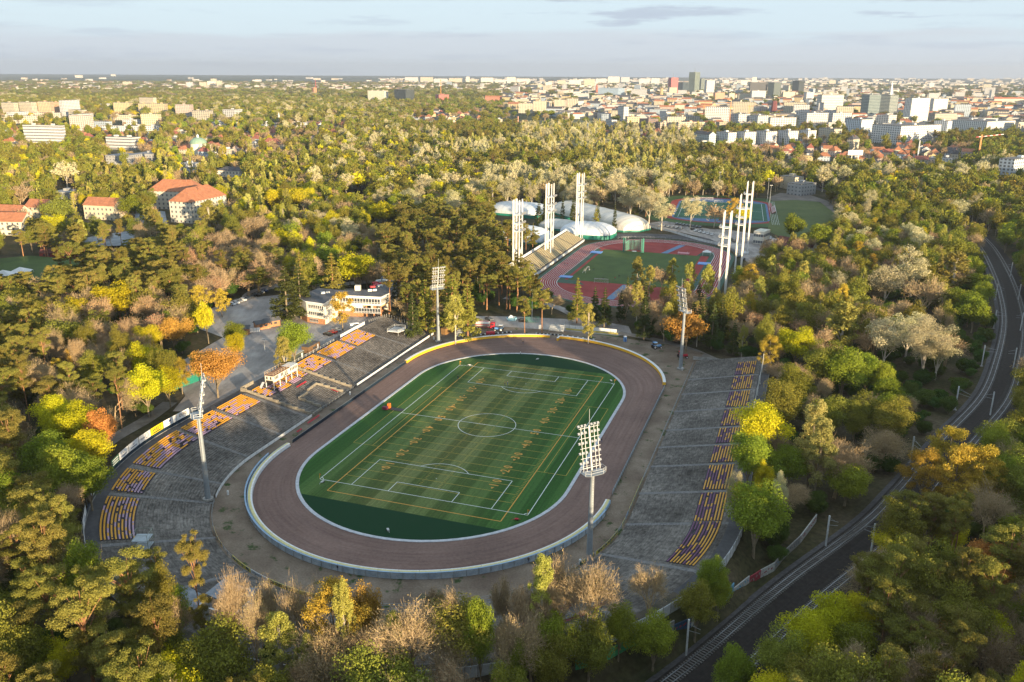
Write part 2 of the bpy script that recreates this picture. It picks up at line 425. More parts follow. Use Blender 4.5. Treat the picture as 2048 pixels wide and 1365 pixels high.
for sg in (-1, 1):
    S += [((-20.16, sg * HL), (-20.16, sg * (HL - 16.5))), ((-20.16, sg * (HL - 16.5)), (20.16, sg * (HL - 16.5))), ((20.16, sg * (HL - 16.5)), (20.16, sg * HL))]
    S += [((-9.16, sg * HL), (-9.16, sg * (HL - 5.5))), ((-9.16, sg * (HL - 5.5)), (9.16, sg * (HL - 5.5))), ((9.16, sg * (HL - 5.5)), (9.16, sg * HL))]
    a = math.acos(5.5 / 9.15); base = -sg * math.pi / 2
    S += arc(0, sg * (HL - 11), 9.15, base - a, base + a, 16)
    S += [((-.2, sg * (HL - 11)), (.2, sg * (HL - 11)))]
    for su in (-1, 1):
        S += arc(su * HW, sg * HL, 1.0, math.atan2(-sg, 0) if False else (0 if su < 0 and sg < 0 else math.pi / 2 if su > 0 and sg < 0 else math.pi if su > 0 else -math.pi / 2), (math.pi / 2 if su < 0 and sg < 0 else math.pi if su > 0 and sg < 0 else 3 * math.pi / 2 if su > 0 else 0), 8)
lines('white_marking', S, .17, white_p, .034)
YL, YW = 55.62, 24.56
lines('orange_marking', rect(-YW, -YL, YW, YL), .27, orange_p, .030)
S = []
for k in range(-9, 10):
    if k: S.append(((-YW, k * 4.572), (YW, k * 4.572)))
for sg in (-1, 1): S.append(((-YW, sg * 45.72), (YW, sg * 45.72)))
for k in range(-49, 50):
    if k % 5:
        v = k * .9144
        for u in (-YW + .9, -YW + 0.9, -2.82, 2.82, YW - .9): S.append(((u - .35, v), (u + .35, v)))
for sg in (-1, 1):
    for off in (2.2, 5.4, 8.6):
        S.append(((sg * (YW + off), -26), (sg * (YW + off), 26)))
    for vv in (-26, 26): S.append(((sg * YW, vv), (sg * (YW + 8.6), vv)))
lines('yellow_marking', S, .15, yel_p, .026)
mb = MB()
for sg in (-1, 1):
    for i, k in enumerate(range(-4, 5)):
        num = str(50 - abs(k) * 10); v = k * 9.144; u = sg * (YW - 8.2)
        M = Matrix.Translation((*UV2W(u, v), .038)) @ Matrix.Rotation(TH + (math.pi / 2 if sg > 0 else -math.pi / 2), 4, 'Z')
        d0, d1 = num
        for ch, off in ((d0, -1.3), (d1, 1.3)):
            add_text(mb, ch, 3.7, M @ Matrix.Translation((off, 0, 0)), sx=.8)
        if k:
            toward = (1 if k > 0 else -1) * (1 if sg > 0 else -1)
            tv = [Vector((toward * 2.6, .5, 0)), Vector((toward * 2.6, -.5, 0)), Vector((toward * 3.5, 0, 0))]
            if toward > 0: tv = [tv[1], tv[2], tv[0]]
            b = [tuple(M @ Matrix.Translation((0, 0, 0)) @ q) for q in tv]; mb.face(b)
mb.build('yard_number', orange_p, field)
# ------------------------------------------------------------------ terraces
def terrace_mat():
    m = new_mat('terrace_concrete'); w = N(m); p = w.pos(); u = w.uv(); s = w.xyz(u)
    a = w.noise(p, .07, 6, .65); b = w.noise(p, .8, 5, .7); c = w.noise(w.map(u, (.45, 2.2, 1)), 1.0, 3)
    col = w.ramp(a, [(.3, (.082, .075, .068)), (.5, (.142, .131, .12)), (.68, (.215, .197, .178))])
    col = w.mix(1.0, col, w.ramp(b, [(.30, .45), (.5, .95), (.7, 1.35)]), 'MULTIPLY')
    col = w.mix(1.0, col, w.ramp(c, [(.35, .72), (.65, 1.25)]), 'MULTIPLY')
    jx = w.m('LESS_THAN', w.m('MODULO', w.m('ADD', s[0], 1000.0), 1.5), .07)
    col = w.mix(w.m('MULTIPLY', jx, .5), col, (.05, .05, .05))
    w.out(col, .95, bump=b, bd=.05, spec=.1); return m
TERR = terrace_mat()
CONC = mat_noise('concrete', (.20, .195, .185), (.36, .35, .33), .7, det=6, bump=.02)
CONC_W = mat_noise('concrete_pale', (.42, .44, .46), (.62, .64, .66), .5, det=6)
ASPH = mat_noise('asphalt', (.055, .056, .062), (.098, .096, .10), .12, det=7, lo=.3, hi=.7)
PATHM = mat_noise('old_paving', (.13, .115, .10), (.215, .195, .175), .25, det=6)
def point_sv_(a, d): return (U0 + d * math.cos(math.radians(a)), VS + d * math.sin(math.radians(a)))
D0, D1, Z0, Z1, NST = 55.2, 79.2, .55, 5.5, 32
TR, RS = (D1 - D0) / NST, (Z1 - Z0) / NST
mb = MB()
LENS = None
for k in range(NST):
    a, b = D0 + k * TR, D0 + (k + 1) * TR; z = Z0 + (k + 1) * RS
    Pa, Pb = spath(a), spath(b)
    if LENS is None: LENS = arclen(Pa)[:-1]
    mb.strip(w3(Pa, z - RS), w3(Pa, z), [(l, a) for l in LENS], [(l, a + .15) for l in LENS])
    mb.strip(w3(Pa, z), w3(Pb, z), [(l, a) for l in LENS], [(l, b) for l in LENS])
mb.strip(w3(spath(D0), -.3), w3(spath(D0), Z0), [(l, 0) for l in LENS], [(l, .8) for l in LENS])
for sg, v in ((-1, VN), (1, VN)):       # closed ends
    for k in range(NST):
        a, b = D0 + k * TR, D0 + (k + 1) * TR; z = Z0 + (k + 1) * RS
        q = [(*UV2W(U0 + sg * a, v), -.3), (*UV2W(U0 + sg * b, v), -.3), (*UV2W(U0 + sg * b, v), z), (*UV2W(U0 + sg * a, v), z)]
        mb.face(q)
terr = mb.build('stadium_terrace', TERR); tag(terr, 'long stepped concrete terrace curving round three sides of the speedway track', 'terrace')
mb = MB(); mb.strip(w3(spath(D1), Z1 + .01), w3(spath(82.6), Z1 + .01)); mb.strip(w3(spath(82.6), Z1 + .01), w3(spath(82.6), 4.6))
struct(mb.build('upper_path', ASPH))
soil = mat_noise('soil', (.035, .035, .02), (.085, .07, .05), .5, det=6); mb = MB(); A_, B_ = [[point_sv_(a, d) for a in range(244, 336, 2)] for d in (D1 + .1, 82.5)]; mb.strip(w3(A_, Z1 + .05), w3(B_, Z1 + .05)); struct(mb.build('overgrown_path', soil))
# stairs (aisles): paler strips of half steps
def point_sv(s_, d):
    """s_: ('L',v) left straight, ('R',v) right straight, ('A',phi deg) arc, phi 180..360"""
    k, a = s_
    if k == 'L': return (U0 - d, a)
    if k == 'R': return (U0 + d, a)
    a = math.radians(a); return (U0 + d * math.cos(a), VS + d * math.sin(a))
def shift(s_, dm, d=70.0):
    k, a = s_
    if k == 'L': 
        n = a - dm
        return ('L', n) if n >= VS else ('A', 180 + math.degrees((VS - n) / d))
    if k == 'R': return ('R', a + dm)
    n = a + math.degrees(dm / d)
    if n > 360: return ('R', VS + math.radians(n - 360) * d)
    if n < 180: return ('L', VS + math.radians(180 - n) * d)
    return ('A', n)
aisle_m = mat_noise('stair_concrete', (.125, .125, .13), (.22, .215, .21), 1.1, det=6, bump=.02)
AISLES = [('L', 62.5), ('L', 46.3), ('L', 28.6), ('L', -15.0 + .2), ('L', -29.6), ('L', -46.6), ('A', 198.8), ('A', 210), ('A', 229), ('A', 248), ('A', 268), ('A', 288), ('A', 308), ('A', 323),
          ('A', 341), ('R', -47.7), ('R', -30.6), ('R', -13.6), ('R', 0), ('R', 13.4), ('R', 29.6), ('R', 46.2), ('R', 61.8)]
for s_ in AISLES:
    mb = MB()
    A_, B_ = shift(s_, -.6), shift(s_, .6)
    for k in range(NST):
        for h in (0, 1):
            d_a = D0 + (k + h * .5) * TR - .001; d_b = d_a + TR * .5
            z = Z0 + (k + 1) * RS + (-.5 * RS if h == 0 else 0) + .012
            if h == 0: z = Z0 + (k + 1) * RS + .012
            P = [point_sv(A_, d_a), point_sv(B_, d_a), point_sv(B_, d_b), point_sv(A_, d_b)]
            if h == 0: mb.prism([UV2W(*q) for q in [point_sv(A_, d_a - .32), point_sv(B_, d_a - .32), point_sv(B_, d_a), point_sv(A_, d_a)]], z - RS * 1.0, z - RS * .45)
            mb.face([(*UV2W(*q), z) for q in P][::-1])
    mb.build('stairs', aisle_m, terr)

# ------------------------------------------------------------------ seats
ORD = ['first', 'second', 'third', 'fourth', 'fifth', 'sixth', 'seventh', 'eighth', 'ninth', 'tenth', 'eleventh', 'twelfth', 'thirteenth', 'fourteenth', 'fifteenth', 'sixteenth', 'seventeenth', 'eighteenth', 'nineteenth', 'twentieth']
def ordw(i):
    if i < 20: return ORD[i]
    n = i + 1; return '%d%s' % (n, 'st' if n % 10 == 1 and n % 100 != 11 else 'nd' if n % 10 == 2 and n % 100 != 12 else 'rd' if n % 10 == 3 and n % 100 != 13 else 'th')
seat_y = mat_flat('seat_yellow', (.68, .36, .045), .5, dirt=.1); seat_p = mat_flat('seat_lilac', (.46, .32, .44), .5, dirt=.1); seat_d = mat_flat('seat_base_gap_shade', (.03, .025, .045), .7)
seat_pd = mat_flat('seat_purple', (.17, .06, .15), .5, dirt=.15)
def seat_block(desc, sA, sB, dtop, nrow, pur=.22, missing=.09, lilac=seat_p):
    right = lilac is not seat_p
    """rows of bucket seats between two stations; row 0 is the top one"""
    tag_group = 'rows of yellow and lilac seats on the terraces'
    for r in range(nrow):
        kstep = int(round((dtop - D0) / TR)) - 1 - r
        d = D0 + (kstep + .5) * TR; z = Z0 + (kstep + 1) * RS
        # length of the row
        L = 0; s_ = sA; pts = []
        x0, y0 = point_sv(sA, d); tot = 0
        step = .55
        # stations along
        if sA[0] == sB[0] == 'A': n = int(math.radians(abs(sB[1] - sA[1])) * d / step)
        elif sA[0] == sB[0]: n = int(abs(sB[1] - sA[1]) / step)
        else: n = 2
        if n < 2: continue
        mb = MB()
        cols = []; i = 0
        while i < n:
            run = random.choice((2, 3, 5, 8) if right else (1, 2, 3, 4, 6)); q = random.random()
            pp = .05 + .55 * (r / nrow) if right else pur + .35 * (r / nrow) if r > 0 else .12
            c = 3 if q < missing * (.5 + 1.6 * r / nrow) else (1 if random.random() < pp else 0)
            if c == 3: run = random.choice((1, 2))
            for _ in range(run): cols.append(c); i += 1
        first = None
        for i in range(n):
            t = (i + .5) / n; s_ = (sA[0], sA[1] + (sB[1] - sA[1]) * t)
            p = point_sv(s_, d); x, y = UV2W(*p); q2 = point_sv(s_, d + 1); x2, y2 = UV2W(*q2)
            ang = math.atan2(y2 - y, x2 - x)        # points up the slope
            M3 = Matrix.Rotation(ang, 3, 'Z')
            if first is None: first = (x, y, z); mid = None
            mb.cur = 2; mb.box((x - first[0] - .30 * math.cos(ang), y - first[1] - .30 * math.sin(ang), .03), (.30, .56, .05), ang)  # dark strip laid on the tread: black undersides and painted shade between rows
            if cols[i] == 3: 
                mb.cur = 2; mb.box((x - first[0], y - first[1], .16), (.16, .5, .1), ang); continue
            mb.cur = cols[i]
            mb.box((x - first[0], y - first[1], .24), (.33, .47, .06), ang)
            mb.box((x - first[0] + .17 * math.cos(ang), y - first[1] + .17 * math.sin(ang), .34), (.05, .47, .2), ang)
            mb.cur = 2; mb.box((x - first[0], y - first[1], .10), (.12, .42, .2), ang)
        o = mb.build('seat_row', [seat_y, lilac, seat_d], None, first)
        tag(o, '%s yellow seat row from the top, %s' % (ordw(r), desc), 'seat row', tag_group)
seat_block('curved left block above the scaffold tower', ('A', 211.2), ('A', 227.3), 79.2, 10)
seat_block('second left block past the scaffold tower', ('A', 199.8), ('A', 208.8), 79.2, 10)
seat_block('left block beside the banner fence', ('A', 181.5), ('A', 197.6), 79.2, 10)
seat_block('left block behind the near left mast', ('L', -45.3), ('L', -30.6), 79.2, 10)
seat_block('left block just before the press cabin box', ('L', -28.6), ('L', -16.0), 79.2, 10)
seat_block('left part of the press cabin box', ('L', -11.5), ('L', -7.2), 78.4, 9)
seat_block('under the near half of the press cabin', ('L', -6.0), ('L', 1.0), 76.2, 7, missing=.12)
seat_block('under the far half of the press cabin', ('L', 2.2), ('L', 7.4), 76.2, 7, missing=.12)
seat_block('right part of the press cabin box', ('L', 8.4), ('L', 12.4), 78.4, 9)
seat_block('left block just past the press cabin box', ('L', 14.6), ('L', 27.6), 79.2, 11)
seat_block('left block before the two olive cabins', ('L', 30.2), ('L', 45.4), 79.2, 11, missing=.05)
seat_block('farthest left block before the pavilion', ('L', 47.2), ('L', 61.8), 79.2, 11, pur=.2, missing=.05)
RB = [(62.8, 77.4), (47.2, 60.8), (30.6, 45.2), (14.4, 28.6), (1.0, 12.4), (-12.6, -1.0), (-29.6, -14.6), (-46.7, -31.6)]
RN = ['farthest seat block', 'second farthest seat block', 'third farthest seat block', 'fourth farthest seat block', 'fifth farthest seat block', 'sixth farthest seat block', 'seventh farthest seat block', 'nearest straight seat block']
for (a, b), nme in zip(RB, RN): seat_block(nme + ' of the right terrace', ('R', a), ('R', b), 78.0, 9, pur=.34, lilac=seat_pd, missing=.05)
seat_block('curved near end block of the right terrace', ('A', 342.3), ('A', 358.3), 78.0, 9, pur=.34, lilac=seat_pd, missing=.05)

# ------------------------------------------------------------------ low walls of the box section on the left terrace
def zt(d): return Z0 + (d - D0) / (D1 - D0) * (Z1 - Z0)
wall_m = mat_noise('old_wall', (.19, .165, .13), (.32, .29, .23), 1.2, det=6, bump=.02)
def slope_wall(label, u_pts, h=1.0, th=.35):
    """low wall following the slope; u_pts: [(d,v)...] on the left straight"""
    mb = MB()
    for (da, va), (db, vb) in zip(u_pts[:-1], u_pts[1:]):
        L = math.hypot(db - da, vb - va); n = max(1, int(L / 2.2)); ux, uy = (db - da) / L, (vb - va) / L
        for k in range(n):
            t0, t1 = k / n, (k + 1) / n - .02 / L
            a = (da + (db - da) * t0, va + (vb - va) * t0); b = (da + (db - da) * t1, va + (vb - va) * t1)
            z0 = min(zt(a[0]), zt(b[0])) - .3; zz = (zt(a[0]) + zt(b[0])) / 2 + h
            q = [(a[0] - uy * th / 2, a[1] + ux * th / 2), (b[0] - uy * th / 2, b[1] + ux * th / 2), (b[0] + uy * th / 2, b[1] - ux * th / 2), (a[0] + uy * th / 2, a[1] - ux * th / 2)]
            mb.prism([UV2W(U0 - p[0], p[1]) for p in q], z0, zz)
    return tag(mb.build('low_wall', wall_m), label, 'wall', 'low concrete walls of the box section')
slope_wall('low concrete wall running down the terrace on the near side of the press cabin box', [(81.5, -13), (55.2, -13)])
slope_wall('low concrete wall running down the terrace on the far side of the press cabin box', [(80.0, 13.4), (55.2, 13.4)])
slope_wall('short concrete wall along the top of the press cabin box', [(81.5, -12.7), (81.5, -6)], .9)
slope_wall('angled low wall enclosing the small inner box by the track', [(55.6, -6.5), (64.0, -6.2), (64.0, -.8)], .9)
slope_wall('second angled low wall of the small inner box, with a gap beside it', [(65.0, .8), (65.5, 7.4), (55.6, 8.2)], .9)
slope_wall('kerb wall between the box section and the grey railings', [(55.0, -12.6), (55.0, -6.9)], .7)

# ------------------------------------------------------------------ fences round the track
blue_m = mat_flat('fence_blue', (.12, .30, .62), .5); lblue = mat_flat('fence_pale_blue', (.26, .40, .56), .6); yfoam = mat_flat('foam_yellow', (.80, .46, .03), .45, dirt=.08); yfoam2 = mat_flat('foam_pale_yellow', (.62, .56, .26), .5)
grey_sheet = mat_noise('sheet_blue_grey', (.27, .33, .40), (.42, .48, .54), .6); dark_board = mat_flat('board_dark', (.012, .028, .05), .35); whitep = mat_flat('white_paint', (.72, .73, .74), .5)
steel = mat_flat('galvanised', (.33, .36, .38), .45, .6); steel_w = mat_flat('pale_steel', (.62, .64, .64), .45, .2); black_m = mat_flat('black_plastic', (.015, .015, .017), .5)
def sub_ring(r, a_from, a_to, north, n):
    """part of the track outline by angle on an arc"""
    c = 46.3 if north else -38.8
    return [(-1 + r * math.cos(a_from + (a_to - a_from) * k / n), c + r * math.sin(a_from + (a_to - a_from) * k / n)) for k in range(n + 1)]
def profile_sweep(mb, path_r, prof, jointpath=None):
    """path_r(r)->points ; prof list of (dr, z, material)"""
    for (r0, z0, m0), (r1, z1, _) in zip(prof[:-1], prof[1:]):
        mb.cur = m0; mb.strip(w3(path_r(r0), z0), w3(path_r(r1), z1))
# north air fence: yellow face, white capping, in separate cushions
def air_fence(label, a0, a1, n, north, mats, prof, gname):
    t = thing('air_fence', label, 'air fence', (0, 0, 0))
    da = (a1 - a0) / n
    for k in range(n):
        mb = MB(); x0, x1 = a0 + da * (k + .006), a0 + da * (k + .994)
        profile_sweep(mb, lambda r: sub_ring(r, x0, x1, north, 4), prof)
        for e in (x0, x1):
            P = [(*UV2W(-1 + r * math.cos(e), (46.3 if north else -38.8) + r * math.sin(e)), z) for r, z, _ in prof]
            mb.cur = 0; mb.face(P)
        mb.build('cushion', mats, t)
    return t
PN = [(48.2, .38, 2), (48.15, .5, 0), (48.25, 1.45, 1), (49.3, 1.5, 1), (49.3, .38, 1)]
gate = math.radians(94.5)
air_fence('yellow air fence with white top on the far right bend', math.radians(9), gate - .035, 15, True, [yfoam, whitep, black_m], PN, '')
air_fence('yellow air fence with white top on the far left bend', gate + .055, math.radians(182), 14, True, [yfoam, whitep, black_m], PN, '')
PS = [(48.0, .38, 2), (48.0, .5, 1), (48.1, 1.35, 1), (48.5, 1.42, 0), (49.1, 1.42, 0), (49.2, 1.3, 2), (49.4, 1.28, 2), (49.45, .38, 2)]
air_fence('pale yellow topped air fence round the near bend', math.radians(176), math.radians(361), 34, False, [yfoam2, whitep, lblue], PS, '')
# open gate leaf on the far bend
t = thing('track_gate', 'yellow padded gate leaf standing open on the far bend', 'gate', (*UV2W(-1 + 48.6 * math.cos(gate - .035), 46.3 + 48.6 * math.sin(gate - .035)), .38), TH)
mb = MB(); mb.box((-.1, -1.8, .62), (.7, 3.4, 1.1)); mb.build('pad', yfoam, t); mb = MB(); mb.box((-.1, -1.8, 1.2), (.8, 3.5, .06)); mb.build('cap', whitep, t)
# corrugated backing sheets outside the near air fence
t = thing('backing_fence', 'blue and grey sheet fence behind the near bend air fence', 'fence')
mb = MB()
nP = 52; a0, a1 = math.radians(186), math.radians(354)
for k in range(nP):
    x0, x1 = a0 + (a1 - a0) * (k + .01) / nP, a0 + (a1 - a0) * (k + .99) / nP
    for j in range(4):
        za, zb = .05 + j * .42, .05 + j * .42 + .40
        A_, B_ = sub_ring(49.75 + .04 * (j % 2), x0, x1, False, 2), sub_ring(49.75 + .04 * (j % 2), x0, x1, False, 2)
        mb.strip(w3(A_, za), w3(B_, zb)); 
mb.build('sheeting', grey_sheet, t)
mb = MB()
for k in range(nP + 1):
    x0 = a0 + (a1 - a0) * k / nP; p = (-1 + 49.8 * math.cos(x0), -38.8 + 49.8 * math.sin(x0)); mb.box((*UV2W(*p), .9), (.14, .14, 1.8))
mb.build('posts', steel, t)
mb = MB(); P_ = sub_ring(49.6, a0, a1, False, 90); Q_ = sub_ring(50.0, a0, a1, False, 90); mb.strip(w3(P_, 1.78), w3(Q_, 1.78)); mb.build('rail', lblue, t)
# straights: dark boards on the left, grey mesh fence on the right
t = thing('board_fence', 'dark blue boarded fence along the left straight of the track', 'fence')
mb = MB()
v = -33.0
while v < 46:
    mb.box((*UV2W(-49.7, v + 1.45), .85), (.12, 2.84, 1.05), TH); v += 2.9
mb.build('boards', dark_board, t)
mb = MB(); v = -33
while v < 46.5: mb.box((*UV2W(-49.85, v), .7), (.1, .1, 1.5), TH); v += 2.9
mb.build('posts', steel, t)
mb = MB(); mb.box((*UV2W(-49.7, 6.5), 1.4), (.08, 79, .06), TH); mb.build('rail', steel, t)
t = thing('mesh_fence', 'blue grey panel fence along the right straight of the track', 'fence')
mb = MB(); v = -33
while v < 50.5: 
    for j in range(3): mb.box((*UV2W(47.75 + .03 * j, v + 1.0), .55 + j * .42), (.05, 1.94, .38), TH)
    v += 2.0
mb.build('panels', grey_sheet, t)
mb = MB(); v = -33
while v < 51: mb.box((*UV2W(47.95, v), .8), (.1, .1, 1.7), TH); v += 2.0
mb.build('posts', steel, t)

# inner terrace fences
def path_fence(name, label, pts, z, h, nmat, pmat, seg=2.0, gap=.02, cat='fence', post=True, thick=.06, posth=None, rails=None):
    """fence following a polyline of (u,v): separate panels and posts under one thing"""
    t = thing(name, label, cat)
    mb = MB(); pb = MB(); L = 0
    # resample
    R = [pts[0]]; acc = 0
    for a, b in zip(pts[:-1], pts[1:]):
        l = math.hypot(b[0] - a[0], b[1] - a[1]); p = seg - acc
        while p <= l: R.append((a[0] + (b[0] - a[0]) * p / l, a[1] + (b[1] - a[1]) * p / l)); p += seg
        acc = l - (p - seg)
    for a, b in zip(R[:-1], R[1:]):
        (x0, y0), (x1, y1) = UV2W(*a), UV2W(*b); l = math.hypot(x1 - x0, y1 - y0); an = math.atan2(y1 - y0, x1 - x0); zz = z if isinstance(z, (int, float)) else z((x0 + x1) / 2, (y0 + y1) / 2)
        if rails:
            for r in rails: mb.box(((x0 + x1) / 2, (y0 + y1) / 2, zz + r), (l, .05, .05), an)
        else: mb.box(((x0 + x1) / 2, (y0 + y1) / 2, zz + h / 2 + .05), (l - gap * 2, thick, h), an)
        if post: pb.box((x0 - .0, y0, zz + (posth or h) / 2), (.09, .12, (posth or h) + .1), an)
    mb.build('rails' if rails else 'panels', nmat, t)
    if post: pb.build('posts', pmat, t)
    return t
def part_path(d, s0, s1, n=40):
    """stand path between two stations given as metres along v / degrees"""
    P = []
    full = spath(d, VN, VN, 80, 2.0)
    return full
def seg_path(d, a, b):
    out = []
    if a[0] == 'L' and b[0] == 'L': return [(U0 - d, a[1]), (U0 - d, b[1])]
    if a[0] == 'R' and b[0] == 'R': return [(U0 + d, a[1]), (U0 + d, b[1])]
    if a[0] == 'A' and b[0] == 'A':
        n = max(2, int(abs(b[1] - a[1]) / 1.6)); return [point_sv(('A', a[1] + (b[1] - a[1]) * k / n), d) for k in range(n + 1)]
    if a[0] == 'L': return seg_path(d, a, ('L', VS))[:-1] + seg_path(d, ('A', 180), b if b[0] == 'A' else ('A', 360)) + (seg_path(d, ('R', VS), b)[1:] if b[0] == 'R' else [])
    return seg_path(d, a, ('A', 360))[:-1] + seg_path(d, ('R', VS), b)
path_fence('panel_fence', 'white panel fence along the foot of the far left terrace', seg_path(54.6, ('L', 82), ('L', 14.5)), .35, .9, whitep, steel, 3.0)
path_fence('panel_fence', 'white panel fence along the foot of the near left terrace and its bend', seg_path(54.6, ('L', -13.5), ('A', 208)), .35, .9, whitep, steel, 3.0)
path_fence('railing', 'grey railing in front of the box section', seg_path(54.6, ('L', 13.4), ('L', -13)), .35, 1.0, steel, steel, 2.0, rails=(.5, .95))
path_fence('railing', 'dark railing round the foot of the near terrace bend', seg_path(54.6, ('A', 209), ('A', 328)), .35, 1.0, steel, steel, 2.5, rails=(.5, .95))
path_fence('railing', 'grey railing along the foot of the right terrace', seg_path(54.4, ('A', 329), ('R', 83)), .35, 1.05, steel, steel, 2.5, rails=(.35, .7, 1.05))
# advertising boards (illegible at this distance: dark blocks of lettering)
adY = mat_flat('ad_yellow', (.72, .58, .02), .45); ink = mat_flat('ink_black', (.03, .03, .03), .5); ad_orange = mat_flat('ad_amber', (.62, .36, .03), .5)
def ad_board(label, a, b, d, z, h, bg, fg, blocks, inward=True, name='advertising_board'):
    t = thing(name, label, 'advertising board', group='advertising boards on the terrace fences')
    P = seg_path(d, a, b); mb = MB(); L = 0; seg = []
    for p, q in zip(P[:-1], P[1:]):
        (x0, y0), (x1, y1) = UV2W(*p), UV2W(*q); l = math.hypot(x1 - x0, y1 - y0); an = math.atan2(y1 - y0, x1 - x0)
        mb.box(((x0 + x1) / 2, (y0 + y1) / 2, z + h / 2), (l + .02, .07, h), an); seg.append((L, l, x0, y0, an)); L += l
    mb.build('board', bg, t)
    if blocks:
        mb = MB()
        for (f0, f1, v0, v1) in blocks:
            for (s0, l, x0, y0, an) in seg:
                c0, c1 = max(f0 * L, s0), min(f1 * L, s0 + l)
                if c1 - c0 < .05: continue
                cm = (c0 + c1) / 2 - s0
                for sg in (-.045, .045):
                    mb.box((x0 + cm * math.cos(an) - sg * math.sin(an), y0 + cm * math.sin(an) + sg * math.cos(an), z + h * (v0 + v1) / 2), (c1 - c0, .012, h * (v1 - v0)), an)
        mb.build('lettering', fg, t)
    return t
def wordblocks(x0, x1, n, y0=.35, y1=.65):
    return [(x0 + (x1 - x0) * (k + .1) / n, x0 + (x1 - x0) * (k + .85) / n, y0 + (.04 if k % 3 else 0), y1) for k in range(n)]
ad_board('amber board on the inner fence beside the near left bend', ('A', 224), ('A', 234), 54.5, .3, .9, ad_orange, ink, None)
ad_board('yellow board with two black word blocks, first on the near bend fence', ('A', 240.5), ('A', 249), 54.45, .3, 1.0, adY, ink, [(.05, .2, .15, .85), (.78, .93, .15, .85)] + wordblocks(.3, .7, 7, .4, .6))
ad_board('white board with grey lettering between two yellow boards on the bend', ('A', 249.2), ('A', 255.3), 54.45, .3, 1.0, whitep, mat_flat('ink_blue', (.10, .14, .25), .5), wordblocks(.06, .94, 12, .3, .62))
ad_board('yellow board with two lines of small black lettering on the near bend', ('A', 255.5), ('A', 264.5), 54.45, .3, 1.0, adY, ink, [(.02, .2, .15, .85)] + wordblocks(.26, .98, 12, .58, .82) + wordblocks(.26, .98, 12, .18, .42))
ad_board('last yellow board of the near bend, with thin dark emblems', ('A', 264.8), ('A', 281), 54.45, .3, 1.0, adY, mat_flat('ink_olive', (.25, .2, .02), .5), wordblocks(.06, .9, 9, .25, .75))
ad_board('green board at the foot of the right terrace', ('A', 334), ('A', 339.5), 54.3, .3, .9, mat_flat('ad_green', (.02, .14, .05), .5), adY, wordblocks(.1, .9, 6))
ad_board('yellow board with black lettering at the foot of the right terrace bend', ('A', 340.5), ('A', 353), 54.3, .3, 1.0, adY, ink, wordblocks(.05, .95, 9, .2, .8))
ad_board('small yellow board beside the blue one on the right fence', ('A', 356.5), ('A', 359.5), 54.3, .3, 1.0, adY, ink, wordblocks(.1, .9, 3, .2, .8))
ad_board('small blue board on the right terrace fence', ('R', -44.6), ('R', -41.6), 54.3, .3, .9, blue_m, whitep, None)
ad_board('long plain yellow board on the right terrace fence', ('R', -40.8), ('R', -22), 54.3, .3, .95, adY, ink, wordblocks(.02, .98, 16, .42, .62))

# ------------------------------------------------------------------ outer boundary of the stand
# banner fence on the left bend
t = thing('banner_fence', 'dark slatted fence with big sponsor banners behind the left bend', 'fence')
mb = MB(); P = seg_path(82.3, ('L', -33), ('A', 236))
for p, q in zip(P[:-1], P[1:]):
    (x0, y0), (x1, y1) = UV2W(*p), UV2W(*q); l = math.hypot(x1 - x0, y1 - y0); an = math.atan2(y1 - y0, x1 - x0)
    n = max(1, int(l / 2.5))
    for k in range(n):
        c = (k + .5) / n; mb.box((x0 + (x1 - x0) * c, y0 + (y1 - y0) * c, 6.15), (l / n - .05, .06, 1.3), an)
mb.build('boards', dark_board, t)
mb = MB()
R = seg_path(82.5, ('L', -33), ('A', 236))
for p in R + [(U0 - 82.5, -33 - 4 * k) for k in range(1, 3)]: mb.box((*UV2W(*p), 6.9), (.12, .12, 2.9))
mb.build('posts', steel, t)
mb = MB()
for p, q in zip(P[:-1], P[1:]):
    (x0, y0), (x1, y1) = UV2W(*p), UV2W(*q); l = math.hypot(x1 - x0, y1 - y0); an = math.atan2(y1 - y0, x1 - x0); mb.box(((x0 + x1) / 2, (y0 + y1) / 2, 5.58), (l, .25, .2), an)
mb.build('kerb', CONC, t)
def banner(label, s0, s1, bg, draw=None, h=2.1, z=6.75):
    a, b = point_sv(s0, 82.15), point_sv(s1, 82.15); (x0, y0), (x1, y1) = UV2W(*a), UV2W(*b)
    L = math.hypot(x1 - x0, y1 - y0); an = math.atan2(y1 - y0, x1 - x0)
    th_ = thing('banner', label, 'banner', ((x0 + x1) / 2, (y0 + y1) / 2, z), an, 'banners on the left bend fence')
    mb = MB(); mb.box((0, 0, h / 2), (L, .05, h)); mb.build('sheet', bg, th_)
    if draw:
        mb, mt = MB(), None
        # local frame facing the track: x runs so that text reads from inside the stadium
        M = Matrix.Translation((0, .04, h / 2)) @ Matrix.Rotation(math.pi, 4, 'Z') @ Matrix.Rotation(math.pi / 2, 4, 'X')
        mt = draw(mb, M, L, h); mb.build('print', mt, th_)
    return th_
inkb = mat_flat('ink_navy', (.03, .06, .16), .5)
def d_west(mb, M, L, h): add_text(mb, 'WEST', 1.35, M @ Matrix.Translation((0, .12, 0)), 1.15); mb.face([tuple(M @ Vector(q)) for q in ((-1.9, -.8, 0), (1.9, -.8, 0), (1.9, -.5, 0), (-1.9, -.5, 0))]); return ink
def d_rings(mb, M, L, h):
    for cx in (-1.1, 0, 1.1):
        for k in range(14):
            a, b = 2 * math.pi * k / 14, 2 * math.pi * (k + 1) / 14
            mb.face([tuple(M @ Vector((cx + r * math.cos(q), .15 + r * math.sin(q), 0))) for r, q in ((.5, a), (.5, b), (.28, b), (.28, a))])
    return mat_flat('ink_brown', (.2, .15, .1), .5)
